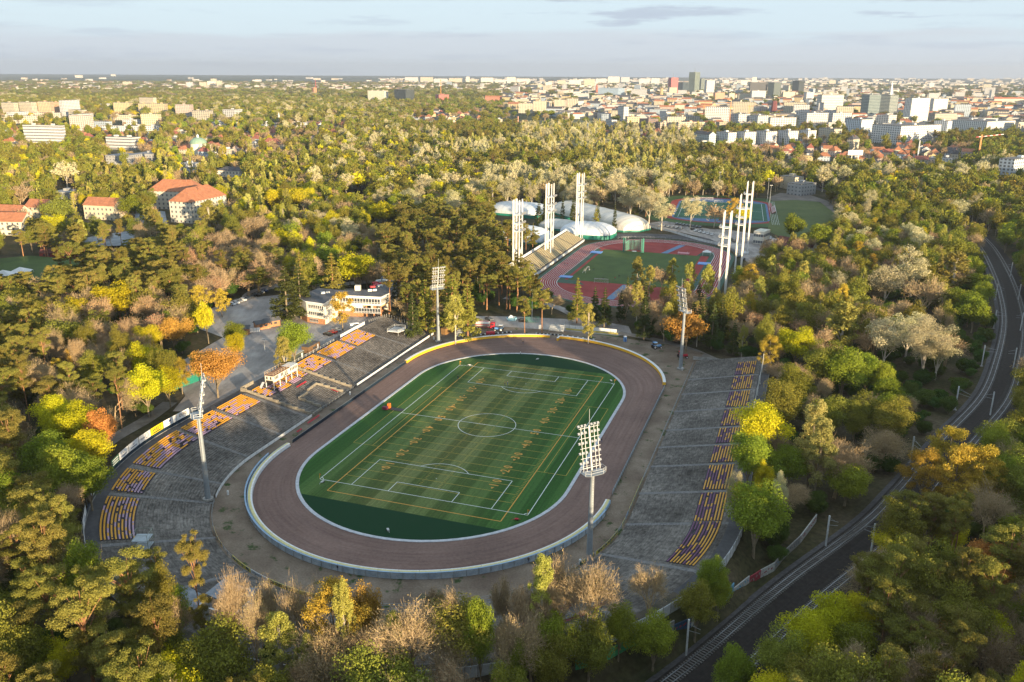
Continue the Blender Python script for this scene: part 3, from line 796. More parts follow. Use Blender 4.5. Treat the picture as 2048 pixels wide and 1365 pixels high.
def d_logo(mb, M, L, h):
    mb.face([tuple(M @ Vector(q)) for q in ((-.4, -.1, 0), (.4, -.1, 0), (.4, .6, 0), (-.4, .6, 0))]); mb.face([tuple(M @ Vector(q)) for q in ((-.8, -.55, 0), (.8, -.55, 0), (.8, -.4, 0), (-.8, -.4, 0))]); return inkb
def d_bird(mb, M, L, h):
    mb.face([tuple(M @ Vector(q)) for q in ((-.5, .55, 0), (0, .0, 0), (.5, .55, 0), (0, .3, 0))])
    for k in range(8): mb.face([tuple(M @ Vector((-1.5 + .38 * k + a, b, 0))) for a, b in ((0, -.6), (.28, -.6), (.28, -.25), (0, -.25))])
    return inkb
def d_round(mb, M, L, h):
    add_text(mb, 'PALM', .8, M @ Matrix.Translation((-1.1, -.1, 0)))
    for k in range(16):
        a, b = 2 * math.pi * k / 16, 2 * math.pi * (k + 1) / 16
        mb.face([tuple(M @ Vector((1.0 + r * math.cos(q), .05 + r * math.sin(q), 0))) for r, q in ((.75, a), (.75, b), (.62, b), (.62, a))])
    return inkb
def d_stripes(mb, M, L, h):
    for k in range(3):
        y = -.7 + k * .6; mb.face([tuple(M @ Vector(q)) for q in ((-L * .4, y, 0), (L * .4, y, 0), (L * .4, y + .22, 0), (-L * .4, y + .22, 0))])
    return whitep
banner('white banner with three round brown emblems, farthest on the banner fence', ('L', -37.6), ('L', -43.0), whitep, d_rings)
banner('white banner with one small blue emblem', ('L', -43.2), ('A', 182.6), whitep, d_logo)
banner('yellow banner with the black word WEST', ('A', 182.8), ('A', 186.6), adY, d_west)
banner('white banner with a dark word and a thin ring', ('A', 186.8), ('A', 190.6), whitep, d_round)
banner('white banner with a bird emblem, beside the ringed one', ('A', 190.8), ('A', 194.3), whitep, d_bird)
banner('white banner with a bird emblem, beside the dark green one', ('A', 194.5), ('A', 198.0), whitep, d_bird)
banner('dark green banner with pale stripes', ('A', 198.2), ('A', 201.2), mat_flat('ad_deep_green', (.03, .11, .07), .5), d_stripes)
banner('plain white banner half hidden by a green maple crown', ('A', 206.5), ('A', 209.5), whitep, None)
banner('white banner with dark lettering left of the plain one', ('A', 210), ('A', 213), whitep, d_bird)
banner('white banner with slanted lettering where the left path bends', ('A', 218), ('A', 224), whitep, d_bird)
banner('last pale banner, at the far left edge of the path', ('A', 225), ('A', 231), whitep, d_stripes)
# pale concrete wall round the south and right
def low_wall_ring(label, a, b, d, z, h, mat, name='boundary_wall', seg=2.5):
    t = thing(name, label, 'wall'); mb = MB(); pb = MB()
    P = seg_path(d, a, b); 
    for p, q in zip(P[:-1], P[1:]):
        (x0, y0), (x1, y1) = UV2W(*p), UV2W(*q); l = math.hypot(x1 - x0, y1 - y0); an = math.atan2(y1 - y0, x1 - x0); n = max(1, int(round(l / seg)))
        for k in range(n):
            c = (k + .5) / n; mb.box((x0 + (x1 - x0) * c, y0 + (y1 - y0) * c, z + h / 2), (l / n - .04, .12, h), an)
            pb.box((x0 + (x1 - x0) * k / n, y0 + (y1 - y0) * k / n, z + h / 2), (.2, .2, h + .25), an)
    mb.build('panels', mat, t); pb.build('posts', CONC, t); return t
low_wall_ring('pale concrete panel wall behind the near terrace bend', ('A', 262), ('A', 356), 82.7, 4.2, 2.9, CONC_W)
low_wall_ring('dark wire fence along the left outer edge of the near bend', ('A', 236.5), ('A', 261), 82.7, 5.2, 1.6, dark_board)
path_fence('railing', 'grey railing outside the right upper path', seg_path(82.7, ('A', 357), ('R', 82)), 5.3, 1.3, steel, steel, 2.5, rails=(.4, .85, 1.3))
path_fence('boundary_wall', 'low grey wall closing the far end of the right terrace', [(53, 86.5), (66, 86.8), (82.5, 85.6)], lambda x, y: max(0.2, TZ(x, y)), 1.3, CONC, CONC, 2.5, thick=.2)
# tall pale posts between the seats and the upper path on the right
def tall_post(i, v):
    x, y = UV2W(U0 + 80.2, v); t = thing('net_post', '%s tall pale post from the near end, behind the right seats' % ordw(i), 'post', (x, y, Z1), 0, 'tall pale posts behind the right terrace seats')
    mb = MB(); mb.tube([(0, 0, 0), (0, 0, 7.2)], .09, 6); mb.build('pole', steel_w, t); mb = MB(); mb.box((0, 0, .2), (.6, .6, .4)); mb.build('foot', CONC, t)
for i, v in enumerate((-34, -24, -17, -9, 2, 16, 28, 40, 52, 64, 76)): tall_post(i, v)
path_fence('railing', 'tall rail fence behind the far right seats', seg_path(79.9, ('R', 8), ('R', 82)), 5.5, 2.0, steel_w, steel_w, 3.0, rails=(.6, 1.2, 2.0))
path_fence('railing', 'white rail fence at the top of the far left terrace seats', seg_path(80.4, ('L', 45), ('L', 14)), 5.5, 1.1, steel_w, steel_w, 2.5, rails=(.4, .8, 1.1))
path_fence('panel_fence', 'white solid panels on the fence beside the parked van', seg_path(80.4, ('L', 70), ('L', 48)), 5.5, 1.3, whitep, steel, 2.5)
path_fence('slat_fence', 'dark slatted fence with white boards at the far end of the left terrace', [(-81, 74), (-78, 84.5), (-66, 84.6), (-55, 84.3)], lambda x, y: 5.2 if W2UV(x, y)[0] < -76 else max(.3, zt(abs(W2UV(x, y)[0]))), 1.4, mat_flat('slat_brown', (.09, .07, .05), .6), steel_w, 1.2, rails=(.3, .75, 1.2))
# ------------------------------------------------------------------ floodlight masts
lampm = mat_flat('lamp_body', (.42, .43, .44), .35, .5); glassm = mat_flat('lamp_glass', (.55, .57, .6), .1, 0, .8)
mastm = mat_flat('mast_paint', (.30, .34, .38), .4, .35)
def mast(label, u, v, z, H, yaw):
    x, y = UV2W(u, v); t = thing('floodlight_mast', label, 'floodlight mast', (x, y, z), yaw, 'floodlight masts round the speedway track')
    mb = MB(); mb.tube([(0, 0, 0), (0, 0, H * .35), (0, 0, H * .70)], [.75, .58, .42], 12); mb.build('pole', mastm, t, smooth=False)
    mb = MB(); mb.tube([(0, 0, 0), (0, 0, .5)], 1.35, 16); mb.build('foundation', CONC, t)
    mb = MB()
    for s in (-.18, .18): mb.tube([(.95 - .4, s, 1), (.75 - .28, s, H * .69)], .035, 4)
    for k in range(int(H * .69 / .6)): mb.box((.55 - .1 * k * .6 / H, 0, 1 + k * .6), (.05, .36, .05))
    mb.build('ladder', steel_w, t)
    zp = H * .70
    mb = MB(); mb.prism([(-.8, -2.6), (1.3, -2.6), (1.9, -1.6), (1.9, 1.6), (1.3, 2.6), (-.8, 2.6)], zp - .1, zp); mb.build('platform', steel, t)
    mb = MB(); Pp = [(-.8, -2.6), (1.3, -2.6), (1.9, -1.6), (1.9, 1.6), (1.3, 2.6), (-.8, 2.6), (-.8, -2.6)]
    for h in (.6, 1.15): mb.tube([(a, b, zp + h) for a, b in Pp], .045, 4, False)
    for a, b in Pp[:-1]: mb.tube([(a, b, zp), (a, b, zp + 1.15)], .045, 4)
    mb.build('railing', steel_w, t)
    # leaning lamp frame; local -x faces the pitch
    mb = MB(); top = H * .985; lean = -1.7
    def fp(s, yy): return (-.2 + lean * s, yy, zp + .2 + (top - zp) * s)
    mb.tube([fp(0, 0), fp(1, 0)], .22, 6)
    for yy in (-2.1, -1.2, 1.2, 2.1): mb.tube([fp(0, yy), fp(1, yy)], .07, 4)
    for s in (.08, .3, .52, .74, .96): mb.tube([fp(s, -2.6), fp(s, 2.6)], .07, 4)
    mb.build('lamp_frame', steel_w, t)
    for s in (.18, .4, .62, .84, 1.0):
        for yy in (-2.5, -1.65, -.8, .8, 1.65, 2.5):
            mb = MB(); c = Vector(fp(s, yy)) + Vector((-.35, 0, 0)); R = Matrix.Rotation(math.radians(-35), 3, 'Y')
            mb.box(c, (.35, .52, .5), rot=R); mb.cur = 1; mb.box(c + R @ Vector((-.19, 0, 0)), (.03, .44, .42), rot=R); mb.build('lamp', [lampm, glassm], t)
    mb = MB(); mb.tube([fp(.9, 0), (fp(1, 0)[0], 0, H * 1.1)], .035, 4); mb.build('lightning_rod', steel_w, t)
    return t
def face_pitch(u, v):  # yaw so that local -x points to the pitch centre
    x, y = UV2W(u, v); cx, cy = UV2W(0, v * .35); return math.atan2(y - cy, x - cx)
for lab, u, v, z, H in (('near left floodlight mast standing in the left terrace', -49.3 - .5, -71.9, 1.0, 33.6), ('near right floodlight mast standing at the corner of the right terrace', 50.8, -70.5, .8, 34.5),
                     ('far right floodlight mast on the sandy verge by the red tractor', 50.0, 73.9, .1, 32), ('far left floodlight mast by the green containers', -49.4, 74.4, .1, 32)):
    mast(lab, u, v, z, H, face_pitch(u, v))

# ------------------------------------------------------------------ press cabin on stilts
t = thing('press_cabin', 'white press cabin on stilts with a railed roof deck above the left terrace seats', 'press cabin', (*UV2W(-75.4, 1.0), 3.9), TH)
cream = mat_flat('cabin_cream', (.72, .69, .60), .6); woodd = mat_flat('deck_wood', (.28, .14, .08), .7); dglass = mat_flat('dark_glass', (.05, .06, .07), .08, 0, .8)
mb = MB(); mb.box((0, 0, 4.3), (3.4, 14.4, 2.2)); mb.build('cabin', cream, t)
mb = MB()
for v in (-7, -3.4, .2, 3.6, 7): 
    for u in (-1.5, 1.5): mb.box((u, v, 1.45 + (-.15 if u > 0 else .4)), (.22, .22, 3.4))
mb.build('stilts', whitep, t)
for v in [-6.4, -5.6, -4.8, -2.6, -1.8, -.4, .6, 2.9, 3.8, 4.7, 5.6, 6.4]:
    mb = MB(); mb.box((1.72, v, 4.6), (.06, .5, 1.05)); mb.build('window', dglass, t)
for u in (-.9, .6): mb = MB(); mb.box((u, -7.22, 4.6), (.55, .06, 1.0)); mb.build('window', dglass, t)
mb = MB(); mb.box((1.8, -.2, 3.55), (.08, 2.6, .8)); mb.build('name_board', ink, t); 
mb = MB(); [mb.box((1.85, -1.2 + .28 * k, 3.55), (.02, .18, .3)) for k in range(8)]; mb.build('lettering', whitep, t)
mb = MB(); mb.box((.1, -7.3, 3.4), (2.6, .08, .8)); mb.build('name_board', ink, t)
mb = MB(); mb.box((0, -2.4, 5.46), (3.6, 9.8, .12)); mb.build('deck', woodd, t); mb = MB(); mb.box((0, 4.95, 5.45), (3.6, 4.7, .1)); mb.build('roof', whitep, t)
mb = MB()
C4 = [(-1.7, -7.2), (1.7, -7.2), (1.7, 2.4), (-1.7, 2.4), (-1.7, -7.2)]
for h in (.55, 1.1): mb.tube([(a, b, 5.5 + h) for a, b in C4], .045, 4, False)
for k in range(7):
    for u in (-1.7, 1.7): mb.tube([(u, -7.2 + 1.6 * k, 5.5), (u, -7.2 + 1.6 * k, 6.6)], .045, 4)
mb.build('railing', mat_flat('rail_ochre', (.55, .42, .28), .6), t)
mb = MB(); mb.box((-2.4, -8.6, 1.9), (.9, 3.4, .1), rot=Matrix.Rotation(math.radians(38), 3, 'X')); mb.build('stairs', steel_w, t)

# dark containers behind the railing, scaffold tower, camera stand, red benches
def crate_house(label, x, y, z, rz, sx, sy, h, m1, m2, cat='cabin', name='site_cabin', win=True):
    t = thing(name, label, cat, (x, y, z), rz)
    mb = MB(); mb.box((0, 0, h / 2), (sx, sy, h))
    k = -sx / 2 + .3
    while k < sx / 2: 
        for s in (-1, 1): mb.box((k, s * (sy / 2 + .03), h / 2), (.12, .05, h - .2))
        k += .45
    mb.build('body', m1, t); mb = MB(); mb.box((0, 0, h + .06), (sx + .2, sy + .2, .12)); mb.build('roof', m2, t)
    if win:
        mb = MB(); mb.box((0, -sy / 2 - .07, h * .55), (sx * .25, .04, h * .3)); mb.build('window', dglass, t); mb = MB(); mb.box((sx * .3, -sy / 2 - .07, h * .42), (.9, .04, h * .8)); mb.build('door', whitep, t)
    return t
olive_m = mat_flat('olive_paint', (.075, .085, .06), .6); roof_pale = mat_flat('roof_pale', (.42, .42, .38), .7); rust_m = mat_flat('rust_paint', (.17, .10, .05), .7)
x, y = G(592, 722, 0); x, y = UV2W(-83.5, 22); crate_house('olive site cabin with a pale roof behind the left terrace railing', x, y, 5.0, TH + math.pi / 2, 7, 2.8, 2.7, olive_m, roof_pale)
x, y = UV2W(-83.8, 33); crate_house('dark brown kiosk with pictures on its wall beside the olive site cabin', x, y, 5.0, TH + math.pi / 2, 8, 3, 2.8, rust_m, mat_flat('roof_dark', (.10, .09, .08), .8), 'kiosk', 'kiosk')
def scaffold(label, u, v, z, sx, sy, levels, h, rz=0.0):
    x, y = UV2W(u, v); t = thing('scaffold_tower', label, 'scaffold', (x, y, z), TH + rz); mb = MB()
    H = h * levels
    for a in (-1, 1):
        for b in (-1, 1): mb.tube([(a * sx / 2, b * sy / 2, -.4), (a * sx / 2, b * sy / 2, H)], .06, 4)
    for l in range(1, levels + 1):
        for a in (-1, 1):
            mb.tube([(a * sx / 2, -sy / 2, l * h), (a * sx / 2, sy / 2, l * h)], .05, 4); mb.tube([(-sx / 2, a * sy / 2, l * h), (sx / 2, a * sy / 2, l * h)], .05, 4)
            mb.tube([(a * sx / 2, -sy / 2, (l - 1) * h), (a * sx / 2, sy / 2, l * h)], .04, 4)
    mb.build('frame', mat_flat('scaffold_green', (.30, .34, .28), .5, .3), t)
    for l in range(levels):
        mb = MB(); mb.box((0, 0, l * h + .5), (sx, sy, .1)); mb.build('platform', mat_flat('deck_blue_grey', (.36, .42, .46), .5), t)
    return t
scaffold('green scaffold tower with two grey decks in front of the near left seats', -45.5, -99.6, 3.6, 3.6, 3.4, 2, 2.0, .35)
t = thing('camera_platform', 'pentagonal white railed camera platform on the far left terrace', 'camera platform', (*UV2W(-67.0, 72.0), 3.3), TH)
Pn = [(-2.8, -3.4), (2.2, -3.4), (3.4, 0), (2.2, 3.4), (-2.8, 3.4)]
mb = MB(); mb.prism(Pn, .7, .95); mb.build('deck', whitep, t); mb = MB(); mb.prism([(-1.8, -2.4), (1.2, -2.4), (2.1, 0), (1.2, 2.4), (-1.8, 2.4)], .96, 1.25); mb.build('inner_deck', mat_flat('deck_slate', (.25, .29, .33), .5), t)
mb = MB()
for h in (1.5, 2.0): mb.tube([(a, b, h) for a, b in Pn + Pn[:1]], .05, 4, False)
for a, b in Pn: mb.tube([(a, b, -1.2), (a, b, 2.0)], .07, 4)
mb.build('railing', steel_w, t)
mb = MB(); [mb.box((2.9, -1.6 + .45 * k, .82), (.03, .3, .16), -.33 + .0) for k in range(4)]; mb.build('lettering', ink, t)
redm = mat_flat('bench_red', (.50, .03, .05), .5)
def bench(label, u, v, z, L, rz=0.0, n=1):
    x, y = UV2W(u, v); t = thing('red_bench', label, 'bench', (x, y, z), TH + rz, 'red benches on the terraces')
    mb = MB(); mb.box((0, 0, .45), (.38, L, .07)); rm = mat_flat('faded_red', (.20, .045, .055), .7) if 'faded' in label else redm; mb.build('seat', rm, t); mb = MB(); mb.box((-.2, 0, .62), (.06, L, .18)); mb.build('backrest', rm, t)
    for s in (-.42, .42): mb = MB(); mb.box((0, s * L, .2), (.3, .08, .42)); mb.build('leg', steel, t)
bench('long red bench in the walled box in front of the press cabin seats', -69.3, 3.4, zt(68.4), 6)
bench('red bench inside the small inner box by the track', -58.5, 6.8, zt(58.2), 3.2, 1.2)
bench('red bench beyond the white fence beside the left straight', -53.2, -15.5, .1, 7)
bench('short red bench on the left verge nearer the camera', -52.6, -24.8, .1, 2.6)
for i in range(9):
    a = 316 + (i % 3) * 1.5; d = 61 + 1.5 * (i // 3) + (i % 3) * .75
    x, y = point_sv(('A', 322 - (i % 3) * 4.6), 62 + i * 1.5 if i < 6 else 66 + i); 
    bench('%s faded red bench from the track on the near right bend' % ordw(i), x, y, zt(62 + i * 1.5 if i < 6 else 66 + i), 6.5, math.radians(322 - (i % 3) * 4.6))
for i in range(8):
    ang = 276 + 5.0 * i; d = 66 + (i * 3) % 10; x, y = point_sv(('A', ang), d); bench('%s faded red bench on the shaded near terrace, counted from the old gatehouse' % ordw(i), x, y, zt(d), 5.5, math.radians(ang))

# ------------------------------------------------------------------ old gatehouse in the south-west corner of the terrace
t = thing('ruined_gatehouse', 'ruined pale concrete gatehouse with an open roof behind the bare trees', 'building', (*G(466, 1262), 1.5), -.35)
mb = MB()
for a, b, c, d_ in ((-4.2, 0, .4, 8), (4.2, 0, .4, 8), (0, 4, 8.4, .4), (-3, -4, 2.4, .4), (3.2, -4, 2.0, .4)): mb.box((a, b, 3), (c, d_, 6))
mb.box((0, -4, 5.2), (8.4, .4, 1.6)); mb.build('wall', CONC_W, t)
mb = MB(); mb.box((-2.4, 1.6, 6.15), (4.8, 5.6, .3), rot=Matrix.Rotation(.18, 3, 'Y')); mb.box((3.0, 2.6, 6.3), (3.2, 3.4, .28), rot=Matrix.Rotation(-.22, 3, 'Y')); mb.build('roof', mat_noise('slab_blue_grey', (.17, .19, .22), (.28, .31, .35), .8), t)
mb = MB(); mb.box((0, 0, .3), (8, 7.6, .2)); mb.build('floor', rust_m, t)
mb = MB(); mb.box((-7.5, -1, 4.2), (7, 4.2, .3), rot=Matrix.Rotation(.3, 3, 'Y')); mb.build('canopy', mat_noise('slab_blue_grey', (.17, .19, .22), (.28, .31, .35), .8), t)
mb = MB(); [mb.box((q, -3, 2), (.3, .3, 4)) for q in (-10, -7, -5)]; mb.build('posts', CONC_W, t)
# ------------------------------------------------------------------ asphalt, paths
def sheet(name, pts_uv, z, mat): 
    mb = MB(); mb.flat([UV2W(*p) for p in pts_uv], z); o = mb.build(name, mat); return struct(o)
def px_uv(L, z): return [W2UV(*G0(a, b, z)) for a, b in L]
lot_mat = None
def lotmat():
    m = new_mat('car_park_asphalt'); w = N(m); p = w.pos(); a = w.noise(p, .06, 6, .6); b = w.noise(w.map(p, (1, .25, 1), rot=(0, 0, .6)), .22, 5, .6); c = w.noise(p, 2.0, 3)
    col = w.ramp(a, [(.3, (.22, .20, .19)), (.5, (.30, .275, .26)), (.7, (.40, .37, .335))])
    col = w.mix(1.0, col, w.ramp(b, [(.34, .72), (.5, 1), (.68, 1.3)]), 'MULTIPLY'); col = w.mix(1.0, col, w.ramp(c, [(.3, .88), (.7, 1.1)]), 'MULTIPLY')
    w.out(col, .9, spec=.2); return m
LOT = lotmat()
zp = 5.05
lot_uv = [(-82.5, -31), (-82.5, 80), (-83, 92), (-100, 97), (-136, 104), (-141, 104), (-158, 88), (-158, 60), (-146, 44), (-126, 36), (-122, 8), (-112, -8), (-97, -22), (-92, -34)]
sheet('car_park', lot_uv, zp + .02, LOT)
# hard path leading from the car park along the fence
def ribbon(name, uvpts, width, mat, dz=.06, z=None, step=3.0, vscale=1.0):
    mb = MB(); R = []
    for a, b in zip(uvpts[:-1], uvpts[1:]):
        l = math.hypot(b[0] - a[0], b[1] - a[1]); n = max(1, int(l / step))
        for k in range(n): R.append((a[0] + (b[0] - a[0]) * k / n, a[1] + (b[1] - a[1]) * k / n))
    R.append(uvpts[-1])
    A, B, LL = [], [], [0]
    for i, p in enumerate(R):
        q, r = R[max(i - 1, 0)], R[min(i + 1, len(R) - 1)]; dx, dy = r[0] - q[0], r[1] - q[1]; l = math.hypot(dx, dy); nx_, ny_ = -dy / l * width / 2, dx / l * width / 2
        if i: LL.append(LL[-1] + math.hypot(p[0] - R[i - 1][0], p[1] - R[i - 1][1]))
        for s_, Lst in ((1, A), (-1, B)):
            x, y = UV2W(p[0] + s_ * nx_, p[1] + s_ * ny_); Lst.append((x, y, (TZ(x, y) + .25 - .25 if z is None else z) + dz))
    mb.strip(A, B, [(l, 0) for l in LL], [(l, width) for l in LL]); return struct(mb.build(name, mat))
def smooth(pts, n=8):
    out = []
    P = [pts[0]] + list(pts) + [pts[-1]]
    for i in range(1, len(P) - 2):
        for k in range(n):
            t = k / n; a, b, c, d = P[i - 1], P[i], P[i + 1], P[i + 2]
            out.append(tuple(.5 * (2 * b[j] + (c[j] - a[j]) * t + (2 * a[j] - 5 * b[j] + 4 * c[j] - d[j]) * t * t + (3 * b[j] - a[j] - 3 * c[j] + d[j]) * t ** 3) for j in range(2)))
    out.append(pts[-1]); return out
ribbon('path', smooth([(-98, -28), (-95, -42), (-94, -56), (-91, -72), (-87.5, -84)]), 5, PATHM, dz=.12)
ribbon('path', smooth([(-150, 86), (-158, 104), (-150, 128), (-136, 150), (-118, 168), (-104, 196), (-98, 240), (-102, 300)]), 7, LOT, dz=.14)
ribbon('path', smooth([(-104, 98), (-118, 122), (-112, 140), (-120, 165)]), 6, LOT, dz=.14)
# northern yard, level with the track
sheet('yard', [(-62, 96), (-60, 90), (-46, 93), (-30, 101), (-8, 107), (18, 108.5), (24, 112), (20, 124), (4, 128), (-18, 124), (-30, 122), (-44, 118), (-58, 112)], -.12, LOT)
ribbon('path', smooth([(18, 113), (35, 108), (50, 100), (60, 91), (66, 88)]), 4.5, PATHM, dz=0, z=-.1)
ribbon('path', smooth([(0, 124), (-14, 140), (-30, 150), (-48, 152)]), 5, LOT, dz=0, z=-.1)
sheet('lawn', px_uv([(1060, 672), (1110, 648), (1240, 668), (1230, 684), (1130, 676)], 0), -.13, mat_noise('lawn_grass', (.03, .07, .018), (.06, .11, .03), .4))

# ------------------------------------------------------------------ second stadium (athletics), same bearing
AU, AV = 2.7, 243.3
RED = None
def red_mat():
    m = new_mat('tartan'); w = N(m); p = w.pos(); a = w.noise(p, .1, 5); b = w.noise(p, 1.4, 3)
    col = w.ramp(a, [(.3, (.24, .045, .042)), (.7, (.32, .065, .06))]); col = w.mix(1.0, col, w.ramp(b, [(.3, .9), (.7, 1.08)]), 'MULTIPLY'); w.out(col, .9, spec=.15); return m
RED = red_mat()
def aring(r, n=32): 
    P = [(AU + r * math.cos(math.pi + math.pi * k / n), AV - 42.2 + r * math.sin(math.pi + math.pi * k / n)) for k in range(n + 1)]
    return P + [(AU + r * math.cos(math.pi * k / n), AV + 42.2 + r * math.sin(math.pi * k / n)) for k in range(n + 1)]
grassA = mat_noise('meadow_green', (.045, .08, .016), (.065, .11, .022), .12, det=6)
dgreen = mat_flat('green_rubber', (.035, .095, .065), .8, dirt=.2, dscale=.5)
mb = MB(); mb.flat([UV2W(*p) for p in aring(48.5)], -.17); ath = mb.build('running_track_base', dgreen); struct(ath)
mb = MB(); mb.flat([UV2W(*p) for p in aring(46.4)], -.11); struct(mb.build('running_track', RED))
mb = MB(); mb.flat([UV2W(*p) for p in [(AU - 31.5, AV - 43.5), (AU + 28.5, AV - 43.5), (AU + 28.5, AV + 43.5), (AU - 31.5, AV + 43.5)]], -.06); struct(mb.build('grass_pitch', grassA))
for s0, s1 in (((-36, -43.2), (-31.8, 43.2)),): pass
mb = MB()
for u0, u1 in ((AU - 36.2, AU - 33.2), (AU + 33.4, AU + 36.2)): mb.flat([UV2W(u0, AV - 44), UV2W(u1, AV - 44), UV2W(u1, AV + 44), UV2W(u0, AV + 44)], -.055)
mb.flat([UV2W(*p) for p in [(AU - 36, AV - 52), (AU - 20, AV - 52), (AU - 26, AV - 43.8), (AU - 36, AV - 43.8)]], -.05)
mb.flat([UV2W(*p) for p in [(AU + 26, AV + 44), (AU + 36, AV + 44), (AU + 35, AV + 57), (AU + 28, AV + 57)]], -.05)
struct(mb.build('green_strip', dgreen))
for k in range(8): pass
mb = MB()
def aline(r, w_=.09, z=-.04):
    A_, B_ = aring(r - w_, 28), aring(r + w_, 28); mb.strip([(*UV2W(*p), z) for p in B_], [(*UV2W(*p), z) for p in A_], close=True)
for k in range(9): aline(36.5 + 1.22 * k)
struct(mb.build('lane_marking', white_p))
mb = MB(); A_, B_ = aring(36.35), aring(36.7); mb.strip([(*UV2W(*p), .02) for p in B_], [(*UV2W(*p), .02) for p in A_], close=True); struct(mb.build('lane_kerb', steel_w))
blueT = mat_flat('blue_surface', (.13, .22, .36), .8, dirt=.15)
mb = MB()
for q in ([(AU + 4, AV + 44), (AU + 8, AV + 44), (AU + 15, AV + 74), (AU + 11, AV + 74)], [(AU - 3, AV - 77), (AU + 1, AV - 77), (AU + 3, AV - 45), (AU - 1, AV - 45)]): mb.flat([UV2W(*p) for p in q], -.045)
struct(mb.build('javelin_runway', blueT))
def landing(label, u, v, su, sv):
    t = thing('jump_mat', label, 'landing mat', (*UV2W(u, v), -.05), TH, 'blue landing pits of the athletics ground')
    mb = MB(); mb.box((0, 0, .15), (su, sv, .3)); mb.build('pad', mat_flat('mat_blue', (.12, .30, .68), .5), t); mb = MB(); [mb.box((k * .8 - .4, 0, .31), (.5, .12, .02)) for k in range(2)]; mb.build('lettering', whitep, t)
landing('blue cover near the lower left corner of the athletics pitch', AU - 34, AV - 38, 7.0, 4.5)
landing('blue cover at the far left corner of the athletics pitch', AU - 34, AV + 32, 7.0, 6)
landing('dark edged blue cover at the right side of the athletics pitch', AU + 33, AV + 22, 7, 6.5)
# grandstand of the athletics ground
t = thing('grandstand', 'pale concrete grandstand with cream bench rows beside the running track', 'grandstand', (0, 0, 0))
mb = MB(); nr = 14; ui, uo, va, vb = AU - 50.6, AU - 62.6, AV - 52, AV + 66
for k in range(nr):
    a, b = ui + (uo - ui) * k / nr, ui + (uo - ui) * (k + 1) / nr; z = .9 + 5.0 * (k + 1) / nr
    mb.prism([UV2W(*p) for p in [(a, va), (b, va), (b, vb - 0), (a, vb)]], -.2, z)
mb.build('steps', mat_noise('stand_concrete', (.10, .09, .08), (.17, .155, .13), .7), t)
benchm = mat_flat('bench_cream', (.62, .52, .30), .7); gapm = mat_flat('gangway_brown', (.10, .085, .07), .8)
for s in range(5):
    v0 = va + 1 + s * 23.4; mb = MB()
    for k in range(nr - 2):
        a = ui + (uo - ui) * (k + 1.35) / nr; z = .9 + 5.0 * (k + 2) / nr + .02
        mb.box((*UV2W(a, v0 + 10.6), z + .25), (.5, 21.4, .1), TH); mb.box((*UV2W(a, v0 + 10.6), z + .1), (.2, 21, .2), TH)
    mb.build('bench_block', benchm, t)
mb = MB(); mb.box((*UV2W(uo - .3, (va + vb) / 2), 3.6), (.4, vb - va, 7.2), TH); mb.build('rear_wall', whitep, t)
mb = MB(); mb.box((*UV2W(ui + .4, (va + vb) / 2), .55), (.3, vb - va, 1.3), TH); mb.build('front_wall', CONC_W, t)
# six white lamp towers
tw = mat_flat('tower_white', (.74, .74, .72), .6, dirt=.18, dscale=.3)
def ath_tower(label, u, v, H=44.0, z=0.0, w_=4.8, dp=3.2, flip=1):
    t = thing('lamp_tower', label, 'lamp tower', (*UV2W(u, v), z), TH + math.pi / 2 * 0, 'white frame lamp towers of the athletics ground')
    hx, hy = dp / 2, w_ / 2
    for a in (-1, 1):
        for b in (-1, 1):
            mb = MB(); mb.box((a * hx, b * hy, H / 2), (.55 if a * flip > 0 else .7, .42 if a * flip > 0 else 1.05, H)); mb.build('column', tw, t)
    za = H * .39
    for a in (-1, 1):      # the arch joint: an upright U above an inverted U
        mb = MB(); n = 12
        for sgn in (1, -1):
            prev = None
            for k in range(n + 1):
                an = math.pi * k / n; y = -hy * math.cos(an); zz = za + sgn * (hy * 1.7 - hy * 1.7 * math.sin(an)) + sgn * .35
                cur = (y, zz)
                if prev:
                    # solid between curve and the waist line
                    for (ya, z1), (yb, z2) in ((prev, cur),):
                        th_ = .6
                        P = [(a * hx - .22, ya, z1), (a * hx - .22, yb, z2), (a * hx - .22, yb, z2 - sgn * th_ * .9), (a * hx - .22, ya, z1 - sgn * th_ * .9)]
                        Q = [(p[0] + .44, p[1], p[2]) for p in P]
                        mb.face(P); mb.face(Q[::-1]); mb.face([P[0], P[1], Q[1], Q[0]]); mb.face([P[3], P[2], Q[2], Q[3]])
                prev = cur
        mb.box((a * hx, 0, za), (.44, 1.7, 1.3)); mb.build('arch', tw, t)
    for h in (.63, .72, .825):
        mb = MB(); mb.box((0, 0, H * h), (dp + .5, w_ + .6, .35)); mb.box((hx * flip + .9 * flip, 0, H * h + .2), (1.2, w_ + 1.8, .12))
        mb.build('platform', tw, t)
        mb = MB()
        for yy in (-2.8, -1.7, -.6, .6, 1.7, 2.8): mb.box((hx * flip + 1.6 * flip, yy, H * h + .7), (.5, .7, .7))
        mb.build('lamp_row', lampm, t)
        mb = MB(); mb.tube([(hx * flip + 1.4 * flip, -3.1, H * h + 1.2), (hx * flip + 1.4 * flip, 3.1, H * h + 1.2)], .06, 4); mb.build('railing', steel_w, t)
    for a in (-1, 1):
        for h in (.675, .77): mb = MB(); mb.box((a * hx, 0, H * h), (.25, w_, .22)); mb.build('beam', tw, t)
    mb = MB(); mb.box((0, 0, .3), (dp + 1.5, w_ + 1.5, .9)); mb.build('base', CONC_W, t)
    return t
def tower_px(label, px, py, flip, z=0):
    x, y = G0(px, py, z); u, v = W2UV(x, y); ath_tower(label, u, v, flip=flip, z=z)
tower_px('nearest white lamp tower on the left side, behind the dark pines', 1035, 566, 1)
